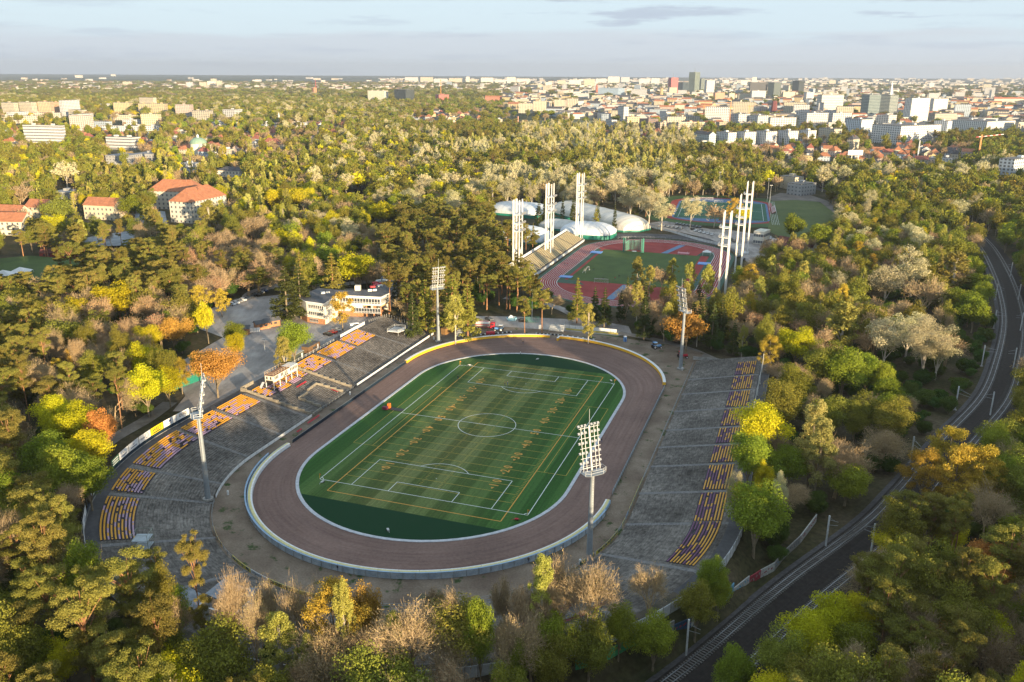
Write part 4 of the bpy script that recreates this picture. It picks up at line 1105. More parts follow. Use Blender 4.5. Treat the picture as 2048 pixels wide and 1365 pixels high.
tower_px('middle white lamp tower standing in the cream bench grandstand', 1098, 515, 1)
tower_px('tallest looking white lamp tower, at the far end of the grandstand', 1158, 481, 1)
tower_px('nearest white lamp tower on the right side, lowest of the right three', 1442, 603, -1)
tower_px('middle white lamp tower on the right, overlapping the one behind', 1475, 549, -1)
tower_px('farthest white lamp tower on the right side, behind the middle one', 1489, 507, -1)
# hammer cage
t = thing('hammer_cage', 'green hammer throw cage on the far bend of the athletics track', 'hammer cage', (*UV2W(AU - 12.5, AV + 44.5), -.1), TH)
gp = mat_flat('cage_green', (.05, .22, .17), .5)
netm = new_mat('cage_net'); w = N(netm); p_ = w.n('ShaderNodeBsdfDiffuse'); p_.inputs[0].default_value = (.10, .30, .24, 1); tr_ = w.n('ShaderNodeBsdfTransparent'); mx = w.n('ShaderNodeMixShader')
q = w.n('ShaderNodeTexBrick') if False else None
gg = w.xyz(w.uv()); fx = w.m('LESS_THAN', w.m('FRACT', w.m('MULTIPLY', gg[0], 2.0)), .28); fy = w.m('LESS_THAN', w.m('FRACT', w.m('MULTIPLY', gg[1], 2.0)), .28)
w.t.links.new(w.m('MAXIMUM', fx, fy), mx.inputs[0]); w.t.links.new(tr_.outputs[0], mx.inputs[1]); w.t.links.new(p_.outputs[0], mx.inputs[2]); o_ = w.n('ShaderNodeOutputMaterial'); w.t.links.new(mx.outputs[0], o_.inputs[0])
mb = MB(); nb = MB(); cp = [(-5, -5), (-5.6, -1.5), (-4.4, 2.2), (-1.8, 4), (1.8, 4), (4.4, 2.2), (5.6, -1.5), (5, -5)]
for i, (a, b) in enumerate(cp): mb.tube([(a, b, 0), (a, b, 9 if i in (0, 1, 6, 7) else 6.5)], .16, 5)
for i in range(7):
    a, b = cp[i], cp[i + 1]; h = 8.6 if i in (0, 6) else 6.2; l = math.hypot(b[0] - a[0], b[1] - a[1])
    nb.face([(a[0], a[1], .2), (b[0], b[1], .2), (b[0], b[1], h), (a[0], a[1], h)], [(0, 0), (l, 0), (l, h), (0, h)])
mb.build('poles', gp, t); nb.build('net', netm, t)
for sx_ in (-1, 1): mb = MB(); mb.box((sx_ * 6.1, -4.4, 4.5), (1.0, .12, 8.6), .2 * sx_); mb.build('padded_door', gp, t)
mb = MB(); mb.tube([(0, -1, 0.12), (0, -1, .18)], 1.6, 12); mb.build('throwing_circle', CONC_W, t)
t = thing('high_jump_stand', 'pale red high jump landing mat with two uprights on the red bend', 'landing mat', (*UV2W(AU + 17.5, AV + 46), -.1), TH)
mb = MB(); mb.box((0, 0, .4), (7, 4, .8)); mb.build('mat', mat_flat('mat_rose', (.55, .22, .26), .6), t); mb = MB(); [mb.tube([(s, -2.2, 0), (s, -2.2, 2.3)], .08, 4) for s in (-2.6, 2.6)]; mb.build('uprights', whitep, t)
t = thing('awning_tent', 'small white peaked tent beside the right blue cover', 'tent', (*UV2W(AU + 31.5, AV + 47), -.1), TH)
mb = MB(); [mb.box((a, b, 1.1), (.12, .12, 2.2)) for a in (-2.3, 2.3) for b in (-1.8, 1.8)]; mb.build('legs', steel_w, t)
mb = MB(); q = [(-2.5, -2), (2.5, -2), (2.5, 2), (-2.5, 2)]; [mb.face([(*q[i], 2.2), (*q[(i + 1) % 4], 2.2), (0, 0, 3.5)]) for i in range(4)]; mb.build('roof', whitep, t)
def goal(label, x, y, z, rz, w_=7.3, h=2.44, d=2.0, mat=whitep, grp='football goals'):
    t = thing('football_goal', label, 'football goal', (x, y, z), rz, grp); mb = MB()
    mb.tube([(-w_ / 2, 0, 0), (-w_ / 2, 0, h), (w_ / 2, 0, h), (w_ / 2, 0, 0)], .09, 5); mb.build('goal_frame', mat, t)
    mb = MB(); [mb.tube([(s, 0, h), (s, d * .4, h), (s, d, 0)], .05, 4) for s in (-w_ / 2, w_ / 2)]; mb.tube([(-w_ / 2, d, .05), (w_ / 2, d, .05)], .05, 4)
    mb.build('net_support', mat, t)
    nb = MB(); a, b = w_ / 2, h; nb.face([(-a, d * .4, b), (a, d * .4, b), (a, d, 0), (-a, d, 0)], [(0, 0), (w_ * .7, 0), (w_ * .7, 2), (0, 2)]); nb.build('net', net_w, t)
net_w = new_mat('goal_net'); w = N(net_w); p_ = w.n('ShaderNodeBsdfDiffuse'); p_.inputs[0].default_value = (.7, .7, .7, 1); tr_ = w.n('ShaderNodeBsdfTransparent'); mx = w.n('ShaderNodeMixShader')
gg = w.xyz(w.uv()); fx = w.m('LESS_THAN', w.m('FRACT', w.m('MULTIPLY', gg[0], 3.0)), .1); fy = w.m('LESS_THAN', w.m('FRACT', w.m('MULTIPLY', gg[1], 3.0)), .1)
w.t.links.new(w.m('MAXIMUM', fx, fy), mx.inputs[0]); w.t.links.new(tr_.outputs[0], mx.inputs[1]); w.t.links.new(p_.outputs[0], mx.inputs[2]); o_ = w.n('ShaderNodeOutputMaterial'); w.t.links.new(mx.outputs[0], o_.inputs[0])
goal('white football goal lying side-on at the left of the athletics pitch', *UV2W(AU - 26, AV - 22), -.05, TH + math.pi / 2)
goal('grey football goal at the near edge of the athletics pitch', *G0(1202, 567), -.05, TH + .1, mat=steel_w)
path_fence('railing', 'long grey railing behind the far bend of the athletics track', [(AU + 50.5 * math.cos(math.radians(a)), AV + 42.2 + 50.5 * math.sin(math.radians(a))) for a in range(128, 18, -4)], -.15, 1.3, steel, steel, 2.5, rails=(.3, .8, 1.3))
# service road and car park behind the athletics ground
mb = MB(); Pq = [(AU + r * math.cos(math.radians(a)), AV + 42.2 + r * math.sin(math.radians(a))) for r, rg in ((52, range(135, 5, -5)), (68, range(5, 135, 5))) for a in rg]
mb.flat([UV2W(*p) for p in Pq], -.19); struct(mb.build('service_road', ASPH))
sheet('car_park', px_uv([(1290, 447), (1330, 442), (1420, 458), (1460, 460), (1535, 472), (1560, 480), (1560, 510), (1500, 530), (1470, 500), (1420, 478), (1350, 462)], 0), -.15, LOT)
path_fence('panel_fence', 'pale concrete fence between the service road and the parked cars', px_uv([(1300, 455), (1340, 464), (1400, 482), (1445, 492), (1462, 500)], 0), -.15, 1.6, CONC_W, CONC, 3.0)

# ------------------------------------------------------------------ third ground (training pitch)
BA = math.radians(-14.5); bx, by = G0(1460, 418)
bx, by = 169.5, 691.0
def B2W(u, v): return bx + u * math.cos(BA) - v * math.sin(BA), by + u * math.sin(BA) + v * math.cos(BA)
def bring(r, n=24, hl=40): return [(r * math.cos(math.pi + math.pi * k / n) * .98, -hl + r * .55 * math.sin(math.pi + math.pi * k / n)) for k in range(n + 1)] + [(r * math.cos(math.pi * k / n) * .98, hl + r * .75 * math.sin(math.pi * k / n)) for k in range(n + 1)]
mb = MB(); mb.flat([B2W(*p) for p in bring(58, hl=46)], -.17); struct(mb.build('lawn', mat_noise('lawn_dark', (.03, .075, .02), (.055, .11, .028), .06)))
mb = MB(); mb.flat([B2W(*p) for p in bring(44)], -.13); struct(mb.build('running_track', RED))
mb = MB(); mb.flat([B2W(*p) for p in bring(37.5)], -.09); struct(mb.build('blue_surround', mat_flat('blue_court', (.09, .17, .32), .8, dirt=.2, dscale=.3)))
mb = MB(); mb.flat([B2W(-35, -46), B2W(35, -46), B2W(35, 46), B2W(-35, 46)], -.05); struct(mb.build('training_pitch', mat_noise('turf_bluegreen', (.018, .085, .05), (.03, .12, .07), .08)))
mb = MB(); 
for (u0, v0), (u1, v1) in rect(-32, -44, 32, 44) + [((-32, 0), (32, 0))]:
    l = math.hypot(u1 - u0, v1 - v0); a_, b_ = -(v1 - v0) / l * .12, (u1 - u0) / l * .12; mb.face([(*B2W(u0 + a_, v0 + b_), -.02), (*B2W(u1 + a_, v1 + b_), -.02), (*B2W(u1 - a_, v1 - b_), -.02), (*B2W(u0 - a_, v0 - b_), -.02)][::-1])
struct(mb.build('pitch_marking', white_p))
mb = MB(); [mb.flat([B2W(u - .08, -60), B2W(u + .08, -60), B2W(u + .08, 62), B2W(u - .08, 62)], -.05) for u in (38, 39.2, 40.4, 41.6, 42.8)]; struct(mb.build('lane_marking', white_p))
for i, (px_, py_) in enumerate(((1387, 403), (1402, 401), (1419, 401), (1437, 407))):
    goal('%s from left of four white goals at the far edge of the training pitch' % ordw(i), *G0(px_, py_), -.05, BA, w_=7.3 if i % 2 else 6, h=2.6)
x, y = G0(1615, 432); mb = MB(); mb.flat([G0(a, b) for a, b in [(1535, 462), (1545, 402), (1600, 396), (1640, 405), (1672, 424), (1668, 440), (1610, 472), (1570, 478)]], -.12); struct(mb.build('meadow', mat_noise('meadow_dull', (.055, .085, .016), (.09, .115, .03), .03, det=6)))
mb = MB(); mb.flat([G0(a, b) for a, b in [(1535, 396), (1560, 386), (1620, 390), (1655, 402), (1690, 430), (1676, 432), (1640, 404), (1590, 400), (1545, 402)]], -.1); struct(mb.build('dirt_road', mat_noise('dirt_grey', (.10, .09, .08), (.20, .17, .15), .08, det=6)))
t = thing('spectator_stand', 'small red and white spectator stand between the training track and the meadow', 'stand', (*G0(1543, 422), 0), BA)
mb = MB(); [mb.box((k * .8, 0, .4 + k * .45), (.8, 34, .3)) for k in range(4)]; mb.build('steps', mat_flat('stand_red', (.30, .07, .05), .6), t); mb = MB(); [mb.box((k * .8 + .2, s * 5.6, .75 + k * .45), (.3, 4, .2)) for k in range(4) for s in (-2.5, -1.5, -.5, .5, 1.5, 2.5)]; mb.build('seats', whitep, t)
def lamp_pole(label, px_, py_, H, cat='lamp post', name='lamp_post', heads=2, z=None):
    x, y = G0(px_, py_) if z is None else G0(px_, py_, z); t = thing(name, label, cat, (x, y, TZ(x, y)), 0, 'slim lamp posts'); mb = MB(); mb.tube([(0, 0, 0), (0, 0, H)], [.14, .07], 6); mb.build('pole', steel_w, t)
    mb = MB(); mb.box((0, 0, H), (1.2 * heads, .4, .3)); mb.build('lamp', lampm, t)
lamp_pole('lamp post at the left end of the training pitch', 1338, 395, 20)
lamp_pole('tall lamp post behind the goals of the training pitch', 1437, 391, 21)
lamp_pole('lamp post at the far right corner of the training track', 1534, 404, 20)
lamp_pole('lamp post halfway along the right side of the training track', 1538, 420, 20)
lamp_pole('four headed lamp post between the car park and the training pitch', 1428, 455, 15, heads=1)
lamp_pole('grey lamp post left of the yard by the dark green railings', 1064, 640, 14, heads=1)
lamp_pole('lamp post standing in the car park beside the white line', 530, 704, 5, heads=1, z=5)

# ------------------------------------------------------------------ air domes
def domem(n, c1, c2):
    m = new_mat(n); w = N(m); u = w.xyz(w.uv()); q = w.ramp(w.noise(w.pos(), .08, 6, .65), [(.35, c1), (.65, c2)])
    seam = w.m('LESS_THAN', w.m('FRACT', w.m('DIVIDE', w.m('ADD', u[0], 300.0), 3.6)), .07); w.out(w.mix(w.m('MULTIPLY', seam, .5), q, (.28, .27, .25)), .45); return m
dome_w = domem('dome_white', (.44, .43, .39), (.62, .61, .57)); dome_b = domem('dome_bluewhite', (.46, .50, .55), (.62, .66, .70)); tealw = mat_flat('teal_wall', (.02, .20, .15), .5)
def air_dome(label, x, y, rz, L, Wd, H, mat, wall=0.0, ridge=.85, name='air_dome'):
    t = thing(name, label, 'air dome', (x, y, 0), rz, 'white air domes beside the athletics ground'); mb = MB(); n, m_ = 14, 28
    def P(i, j):
        s = -1 + 2 * i / m_; a = math.pi * j / n; e = min(1.0, (1 - abs(s)) * L / (Wd * 1.05)); k = math.sqrt(max(0, 1 - (1 - e) ** 2))
        wv = 1 + .012 * math.sin(i * 1.9) 
        return (s * L / 2, Wd / 2 * (.35 + .65 * k) * math.cos(a) * (1 if k > 0 else .01), wall + (H - wall) * k * (math.sin(a) ** ridge) * wv if 0 < j < n else wall)
    for i in range(m_):
        for j in range(n): mb.face([P(i, j), P(i + 1, j), P(i + 1, j + 1), P(i, j + 1)])
    mb.build('membrane', mat, t, smooth=True)
    if wall: mb = MB(); mb.prism([(P(i, 0)[0], P(i, 0)[1]) for i in range(m_ + 1)] + [(P(i, n)[0], P(i, n)[1]) for i in range(m_, -1, -1)], -.2, wall); mb.build('wall', tealw, t)
    return t
air_dome('large white air dome at the back, left of the towers', 6, 672, -.45, 52, 34, 8.5, dome_b, 1.5)
x0, y0 = G0(1112, 432); x1, y1 = G0(1240, 462)
air_dome('longest pale grey air dome with the ribbed back, behind the towers', 64, 640, math.atan2(590 - 690, 88 - 36), 110, 30, 9.5, dome_w, 1.0)
air_dome('white air dome with a teal wall in front of the longest one', 52, 578, -.35, 38, 30, 9, dome_b, 2.6)
air_dome('small cream air dome between the teal walled one and the spruces', 33, 606, -.5, 30, 22, 6, dome_w, 1.2)
air_dome('bluish white air dome seen between the two left lamp towers', 7, 562, -.5, 40, 32, 9, dome_b, 1.2)
mb = MB(); t = thing('teal_fence', 'low teal fence behind the spruces and air domes', 'fence'); mb.box((28, 640, 1.2), (46, .1, 2.6), -.35); mb.build('panels', tealw, t)
# ------------------------------------------------------------------ windows by grid
def frange(a, b, s):
    r = []
    while a < b: r.append(a); a += s
    return r
# ------------------------------------------------------------------ pavilion
wallw = mat_flat('render_cream', (.72, .68, .58), .7, dirt=.1); brickm = mat_noise('brick_ochre', (.30, .14, .07), (.42, .22, .11), 1.5); roofd = mat_noise('roof_felt', (.075, .078, .085), (.13, .13, .14), .3)
ZP = 5.05
def wall_quad(mb, p, q, z0, z1): 
    l = math.hypot(q[0] - p[0], q[1] - p[1]); mb.face([(p[0], p[1], z0), (q[0], q[1], z0), (q[0], q[1], z1), (p[0], p[1], z1)], [(0, z0), (l, z0), (l, z1), (0, z1)])
t = thing('pavilion', 'cream club pavilion with a dark flat roof and an angled wing over columns', 'pavilion', (0, 0, 0))
wA = [G0(603, 600 + 28, ZP), G0(622, 641, ZP), G0(665, 645, ZP)]
# footprint corners from the ground line of the building
Pv = lambda a, b, z=ZP: G0(a, b, z)
A0, A1, A2 = Pv(604, 632), Pv(621, 642), Pv(657, 647)          # three storey left block
B0, B1 = (Pv(668, 640, ZP)), Pv(730, 640, ZP)
C0 = G0(759, 595, 14.6); C1 = G0(776, 586, 14.6)
H1 = 14.4
foot = [G0(598, 595, H1), G0(612, 602, H1), G0(648, 607, H1), G0(674, 590, H1), G0(761, 594, H1), G0(777, 586, H1), G0(731, 581, H1), G0(696, 582, H1), G0(636, 577, H1)]
foot = [tuple(p) for p in foot]
mb = MB(); mb.prism(foot, ZP + 5.2, H1 - .5); 
lowf = [foot[0], foot[1], foot[2], foot[3], ((foot[3][0] * .42 + foot[4][0] * .58), (foot[3][1] * .42 + foot[4][1] * .58)), foot[6], foot[7], foot[8]]
mb.build('wall', wallw, t)
mb = MB(); mb.prism([(p[0] * .995 + lowf[5][0] * .005, p[1] * .995 + lowf[5][1] * .005) for p in lowf], ZP - .5, ZP + 5.19); mb.build('wall', wallw, t)
mb = MB(); mb.prism([(p[0] + (p[0] - lowf[6][0]) * .003, p[1] + (p[1] - lowf[6][1]) * .003) for p in lowf], ZP - .4, ZP + 2.3); mb.build('plinth', brickm, t)
cx_, cy_ = sum(p[0] for p in foot) / 9, sum(p[1] for p in foot) / 9
mb = MB(); mb.prism([(p[0] + (p[0] - cx_) * .02, p[1] + (p[1] - cy_) * .03) for p in foot], H1 - .5, H1 - .1); mb.build('fascia', whitep, t)
mb = MB(); mb.prism([(p[0] + (p[0] - cx_) * .008, p[1] + (p[1] - cy_) * .012) for p in foot], H1 - .1, H1 + .1); mb.build('roof', roofd, t)
def win_row(p, q, z, h, n, f0=.04, f1=.96, gap=.18, t=t):
    l = math.hypot(q[0] - p[0], q[1] - p[1]); an = math.atan2(q[1] - p[1], q[0] - p[0]); nx_, ny_ = math.sin(an), -math.cos(an)
    for k in range(n):
        a = f0 + (f1 - f0) * k / n; b = f0 + (f1 - f0) * (k + 1) / n; c = (a + b) / 2; wd = (b - a) * l * (1 - gap)
        x, y = p[0] + (q[0] - p[0]) * c + nx_ * .06, p[1] + (q[1] - p[1]) * c + ny_ * .06
        mb = MB(); mb.box((x, y, z + h / 2), (wd, .06, h), an); fr = mb.build('window_frame', whitep, t)
        mb = MB(); mb.box((x + nx_ * .04, y + ny_ * .04, z + h * .62), (wd * .88, .04, h * .62), an); mb.box((x + nx_ * .04, y + ny_ * .04, z + h * .15), (wd * .88, .04, h * .18), an); mb.build('pane', dglass, fr)
win_row(foot[1], foot[2], H1 - 3.0, 1.7, 8, .12, .96, .25); win_row(foot[1], foot[2], H1 - 5.9, 1.6, 8, .12, .96, .3); win_row(foot[1], foot[2], ZP + .4, 1.6, 6, .14, .62, .2)
win_row(foot[3], foot[4], H1 - 3.4, 2.4, 14, .06, .99, .08); win_row(foot[4], foot[5], H1 - 3.4, 2.4, 6, .03, .97, .25)
win_row(foot[3], foot[4], H1 - 7.6, 2.3, 10, .36, .99, .08); win_row(foot[2], foot[3], H1 - 3.2, 2.2, 5, .1, .9, .15)
mb = MB(); wall_quad(mb, (foot[4][0] + .05, foot[4][1] - .05), (foot[5][0] + .05, foot[5][1] - .05), ZP + 5.3, H1 - 4.6); mb.build('end_cladding', mat_noise('stone_ochre', (.40, .27, .12), (.56, .42, .22), .5), t)
for f in (.66, .83, .99):
    for (a, b) in ((foot[3], foot[4]), (foot[7], foot[5])):
        mb = MB(); mb.box((a[0] + (b[0] - a[0]) * f, a[1] + (b[1] - a[1]) * f + .8, ZP + 2.4), (.55, .55, 5.8)); mb.build('column', brickm, t)
for (a, b) in ((646, 588), (740, 583)):
    x, y = G0(a, b, H1); mb = MB(); mb.box((x, y, H1 + .5), (1.8, 1.2, .8), .3); mb.box((x + 2, y + .7, H1 + .45), (1.6, 1.1, .7), .3); mb.build('roof_unit', steel_w, t)
x, y = G0(716, 581, H1); mb = MB(); mb.box((x, y, H1 + 1.1), (2.4, 2.2, 2.2)); mb.build('chimney', wallw, t)
mb = MB(); [mb.box((foot[4][0] - 16 + 1.1 * k, foot[4][1] - 1.2 - .4 * k, ZP - .1 - .0 * k), (1.0, 12, .3), .6) for k in range(1)]; mb.build('step', CONC, t)
# rear hall with a dark roof and red roof lights
t2 = thing('rear_hall', 'long dark roofed hall with red skylights behind the club pavilion', 'hall', (0, 0, 0))
rh = [G0(a, b, 12.0) for a, b in ((740, 588), (776, 590), (806, 560), (768, 549))]
mb = MB(); mb.prism(rh, ZP - .5, 11.9); mb.build('wall', wallw, t2); mb = MB(); mb.prism([(p[0] * 1.0, p[1]) for p in rh], 11.9, 12.3); mb.build('roof', roofd, t2)
win_row(rh[1], rh[2], 8.6, 1.8, 12, .03, .97, .15, t2)
for i, (a, b) in enumerate(((750, 567), (757, 563), (752, 571), (770, 562), (763, 568), (760, 573), (745, 575))):
    x, y = G0(a, b, 12.3); mb = MB(); mb.box((x, y, 12.6), (2.4, 1.6, .6), .5); mb.build('skylight', redm if i % 2 == 0 else steel_w, t2)

# stair ramp at the pavilion and small ticket houses along the car park
def small_house(label, x, y, z, rz, sx, sy, h, rh_, wm, rm, name='ticket_house', cat='ticket house', group=None, over=.35, gable=True, wins=2):
    t = thing(name, label, cat, (x, y, z), rz, group); mb = MB(); mb.box((0, 0, h / 2 - .2), (sx, sy, h + .4))
    if gable:
        for s in (-1, 1): mb.face([(s * sx / 2, -sy / 2, h), (s * sx / 2, sy / 2, h), (s * sx / 2, 0, h + rh_)][::s])
    mb.build('wall', wm, t); mb = MB()
    if gable:
        a, b = sx / 2 + over, sy / 2 + over
        for s in (-1, 1): 
            e = rh_ * over / (sy / 2)
            P = [(-a, s * b, h - e), (a, s * b, h - e), (a, 0, h + rh_), (-a, 0, h + rh_)]
            P2 = [(p[0], p[1], p[2] + .18) for p in P]
            mb.face(P[::s]); mb.face(P2[::s]); mb.face([P[0], P[1], P2[1], P2[0]][::s])
    else: mb.box((0, 0, h + .12), (sx + over * 2, sy + over * 2, .24))
    mb.build('roof', rm, t)
    for k in range(wins):
        mb = MB(); mb.box((-sx / 2 + sx * (k + 1) / (wins + 1), -sy / 2 - .03, h * .58), (min(1.2, sx / (wins + 1) * .6), .06, h * .32)); mb.build('window', dglass, t)
    return t
for i, (px_, py_, L) in enumerate(((488, 668, 4.5), (525, 657, 6), (544, 652, 6), (570, 634, 8))):
    x, y = G0(px_, py_, ZP); small_house(('small ticket house with a dark roof at the left end of the row', 'ochre ticket house next to the white gate', 'ochre ticket house in the middle of the row', 'longer dark roofed shed at the right end of the row')[i], x, y, ZP, .62 if i else .2, L, 3.4, 2.6, .9, brickm if i != 3 else wallw, roofd, group='ticket houses along the car park')
t = thing('white_gate', 'white panel gate between the ticket houses', 'gate', (*G0(506, 665, ZP), ZP), .3); mb = MB(); [mb.box((k * 1.3 - 3, 0, .9), (1.2, .1, 1.8)) for k in range(5)]; mb.build('panels', whitep, t)

# ------------------------------------------------------------------ yard at the north end
def container(label, px_, py_, rz, m1, L=6.0, top=None):
    x, y = G0(px_, py_); t = thing('container', label, 'container', (x, y, -.1), rz); mb = MB(); mb.box((0, 0, 1.3), (L, 2.4, 2.6)); 
    for k in range(int(L / .4)):
        for s in (-1, 1): mb.box((-L / 2 + .2 + k * .4, s * 1.22, 1.3), (.16, .05, 2.3))
    mb.build('body', m1, t); mb = MB(); mb.box((0, 0, 2.65), (L, 2.42, .08)); mb.build('roof', top or m1, t); mb = MB(); [mb.tube([(L / 2 + .05, s, .2), (L / 2 + .05, s, 2.4)], .04, 4) for s in (-.5, .5)]; mb.build('lock_bar', steel, t)
container('ochre brown container beside the far left mast', 895, 666, 1.0, mat_flat('container_ochre', (.26, .15, .06), .6))
container('olive container behind the ochre one, under the trees', 904, 647, .15, mat_flat('container_olive', (.14, .14, .09), .6), 8)
def vehicle_wheels(t, xs, w_, r, mat=None):
    for x in xs:
        for s in (-1, 1): 
            mb = MB(); mb.tube([(x, s * w_ - s * .14, r), (x, s * w_ + s * .14, r)], r, 12); wh = mb.build('wheel', black_m, t)
            mb = MB(); mb.tube([(x, s * w_ + s * .1, r), (x, s * w_ + s * .16, r)], r * .55, 8); mb.build('rim', steel_w, wh)
# tanker truck
x, y = G0(970, 657); t = thing('tanker_truck', 'red and white tanker truck parked in the far yard', 'truck', (x, y, -.1), -.12)
mb = MB(); mb.tube([(-4.2, 0, 2.1), (-4.0, 0, 2.1), (2.0, 0, 2.1), (2.2, 0, 2.1)], [.9, 1.2, 1.2, .9], 14); mb.build('tank', mat_flat('tank_white', (.66, .64, .60), .4), t)
mb = MB(); mb.box((-1, 1.12, 2.1), (6.0, .2, .35)); mb.box((-1, -1.12, 2.1), (6.0, .2, .35)); mb.box((-.5, 0, .85), (9.0, 1.0, .25)); mb.box((-1, 0, 3.32), (5.6, .5, .1)); mb.build('chassis', redm, t)
mb = MB(); mb.prism([(2.5, -1.15), (4.4, -1.15), (4.4, 1.15), (2.5, 1.15)], .6, 2.9); mb.build('cab', redm, t); mb = MB(); mb.box((4.43, 0, 2.2), (.05, 2.0, .8)); mb.box((3.5, -1.18, 2.2), (1.0, .05, .7)); mb.build('window', dglass, t)
vehicle_wheels(t, (-3.2, -2.1, 3.4), 1.0, .5)
def tractor(label, px_, py_, rz, body, cabm):
    x, y = G0(px_, py_); t = thing('tractor', label, 'tractor', (x, y, -.1), rz); mb = MB(); mb.box((1.1, 0, 1.15), (2.0, .75, .75)); mb.box((1.9, 0, 1.05), (.5, .8, .9)); mb.build('bonnet', body, t)
    mb = MB(); mb.box((-.6, 0, 1.95), (1.4, 1.35, 1.4)); mb.build('cab', dglass, t); mb = MB(); mb.box((-.6, 0, 2.7), (1.6, 1.5, .14)); mb.build('roof', cabm, t)
    mb = MB(); [mb.box((-.9, s * .95, 1.62), (1.3, .45, .12)) for s in (-1, 1)]; mb.build('mudguard', body, t)
    for x0, r in ((-.9, .82), (1.7, .5)):
        for s in (-1, 1): mb = MB(); mb.tube([(x0, s * .75, r), (x0, s * 1.15, r)], r, 14); wh = mb.build('wheel', black_m, t); mb = MB(); mb.tube([(x0, s * 1.12, r), (x0, s * 1.18, r)], r * .55, 8); mb.build('rim', whitep, wh)
tractor('blue tractor with white wheel rims behind the far left air fence', 999, 662, 2.9, blue_m, whitep)
tractor('blue tractor parked by the dark spruces right of the far bend', 1312, 697, .3, blue_m, blue_m)
tractor('red tractor at the foot of the far right mast', 1364, 716, .1, redm, redm)
x, y = G0(981, 669); t = thing('red_barrier_box', 'low red box trailer behind the far left air fence', 'trailer', (x, y, -.1), .1); mb = MB(); mb.box((0, 0, .75), (3.6, 1.6, 1.1)); mb.build('box', redm, t); vehicle_wheels(t, (-.6, .6), .8, .3)
def timing_stand(label, px_, py_, w_, rows_, rz=0):
    x, y = G0(px_, py_); t = thing('steel_bleacher', label, 'bleacher', (x, y, -.1), TH + rz); mb = MB()
    for k in range(rows_): mb.box((0, k * .8, .5 + k * .5), (w_, .4, .08)); mb.box((0, k * .8 + .35, .8 + k * .5), (w_, .05, .25))
    mb.build('planks', steel_w, t); mb = MB()
    for s in np.linspace(-w_ / 2, w_ / 2, 4): mb.tube([(s, -.2, 0), (s, rows_ * .8, rows_ * .5 + .9)], .05, 4); mb.tube([(s, rows_ * .8, 0), (s, rows_ * .8, rows_ * .5 + 1)], .05, 4)
    mb.build('frame', steel, t)
timing_stand('wide steel bleacher beside the far bend of the track', 1112, 664, 6.5, 4)
timing_stand('narrow tall steel stand beside the ochre container', 915, 676, 2.6, 5)
path_fence('boundary_wall', 'long white and yellow board wall behind the lawn at the far bend', px_uv([(1128, 650), (1128, 657), (1185, 662), (1236, 667)], 0), -.1, 1.7, whitep, steel, 2.6)
ad_b = mat_flat('board_yellow_pale', (.55, .46, .12), .6)
mb = MB(); t = thing('yellow_board', 'pale yellow boards along the foot of the white wall', 'advertising board'); (x0, y0), (x1, y1) = G0(1132, 659.5), G0(1236, 669.5); mb.box(((x0 + x1) / 2, (y0 + y1) / 2, .3), (math.hypot(x1 - x0, y1 - y0), .1, .7), math.atan2(y1 - y0, x1 - x0)); mb.build('board', ad_b, t)
def tyres(label, pts, n):
    o = thing('tyre_row', label, 'tyre row'); mb = MB(); mbw = MB()
    for k in range(n):
        f = k / (n - 1) * (len(pts) - 1); i = min(int(f), len(pts) - 2); q = f - i; x, y = pts[i][0] * (1 - q) + pts[i + 1][0] * q, pts[i][1] * (1 - q) + pts[i + 1][1] * q
        (mbw if k % 3 == 0 else mb).tube([(x, y, -.1), (x, y, .35)], .4, 8)
    mb.build('black_tyres', black_m, o); mbw.build('white_tyres', whitep, o)
tyres('row of black and white tyres behind the far left air fence', [G0(925, 674), G0(975, 669), G0(1022, 665)], 34)
tyres('row of black and white tyres behind the far right air fence', [G0(1073, 668), G0(1120, 671), G0(1187, 680)], 40)
def skip(label, px_, py_, m_):
    x, y = G0(px_, py_); t = thing('waste_skip', label, 'skip', (x, y, -.1), .2); mb = MB(); A_ = [(-1.6, -.9, 0), (1.6, -.9, 0), (1.6, .9, 0), (-1.6, .9, 0)]; B_ = [(-2.4, -1.1, 1.4), (2.4, -1.1, 1.4), (2.4, 1.1, 1.4), (-2.4, 1.1, 1.4)]
    for i in range(4): mb.face([A_[i], A_[(i + 1) % 4], B_[(i + 1) % 4], B_[i]])
    mb.build('body', m_, t); mb = MB(); mb.tube([(-1.5, -.3, 1.2), (-.3, .2, 1.9), (1.2, .1, 1.3)], [.4, .7, .4], 6); mb.build('rubbish', whitep, t)
skip('light blue waste skip full of rubbish in the yard', 1023, 641, mat_flat('skip_blue', (.22, .42, .55), .5))
t = thing('portable_toilet', 'blue portable toilet at the edge of the spruces', 'toilet cabin', (*G0(1250, 683), -.1), .2); mb = MB(); mb.box((0, 0, 1.1), (1.1, 1.1, 2.2)); mb.build('cabin', blue_m, t); mb = MB(); mb.box((0, 0, 2.25), (1.2, 1.2, .12)); mb.build('roof', whitep, t); mb = MB(); mb.box((0, -.57, 1), (.7, .03, 1.8)); mb.build('door', mat_flat('door_blue', (.05, .14, .38), .5), t)
t = thing('switch_box', 'white electric cabinet beside the steel bleacher', 'cabinet', (*G0(1080, 658), -.1), 0); mb = MB(); mb.box((0, 0, .9), (1.1, .6, 1.8)); mb.build('box', whitep, t); mb = MB(); mb.box((0, -.32, .9), (.9, .03, 1.5)); mb.build('door', steel_w, t)
container('low pale garage box by the service road', 1265, 461, -.1, whitep, 8)
x, y = G0(1064, 646); t = thing('railing_stack', 'pile of dark green railings stored at the yard edge', 'stack'); mb = MB()
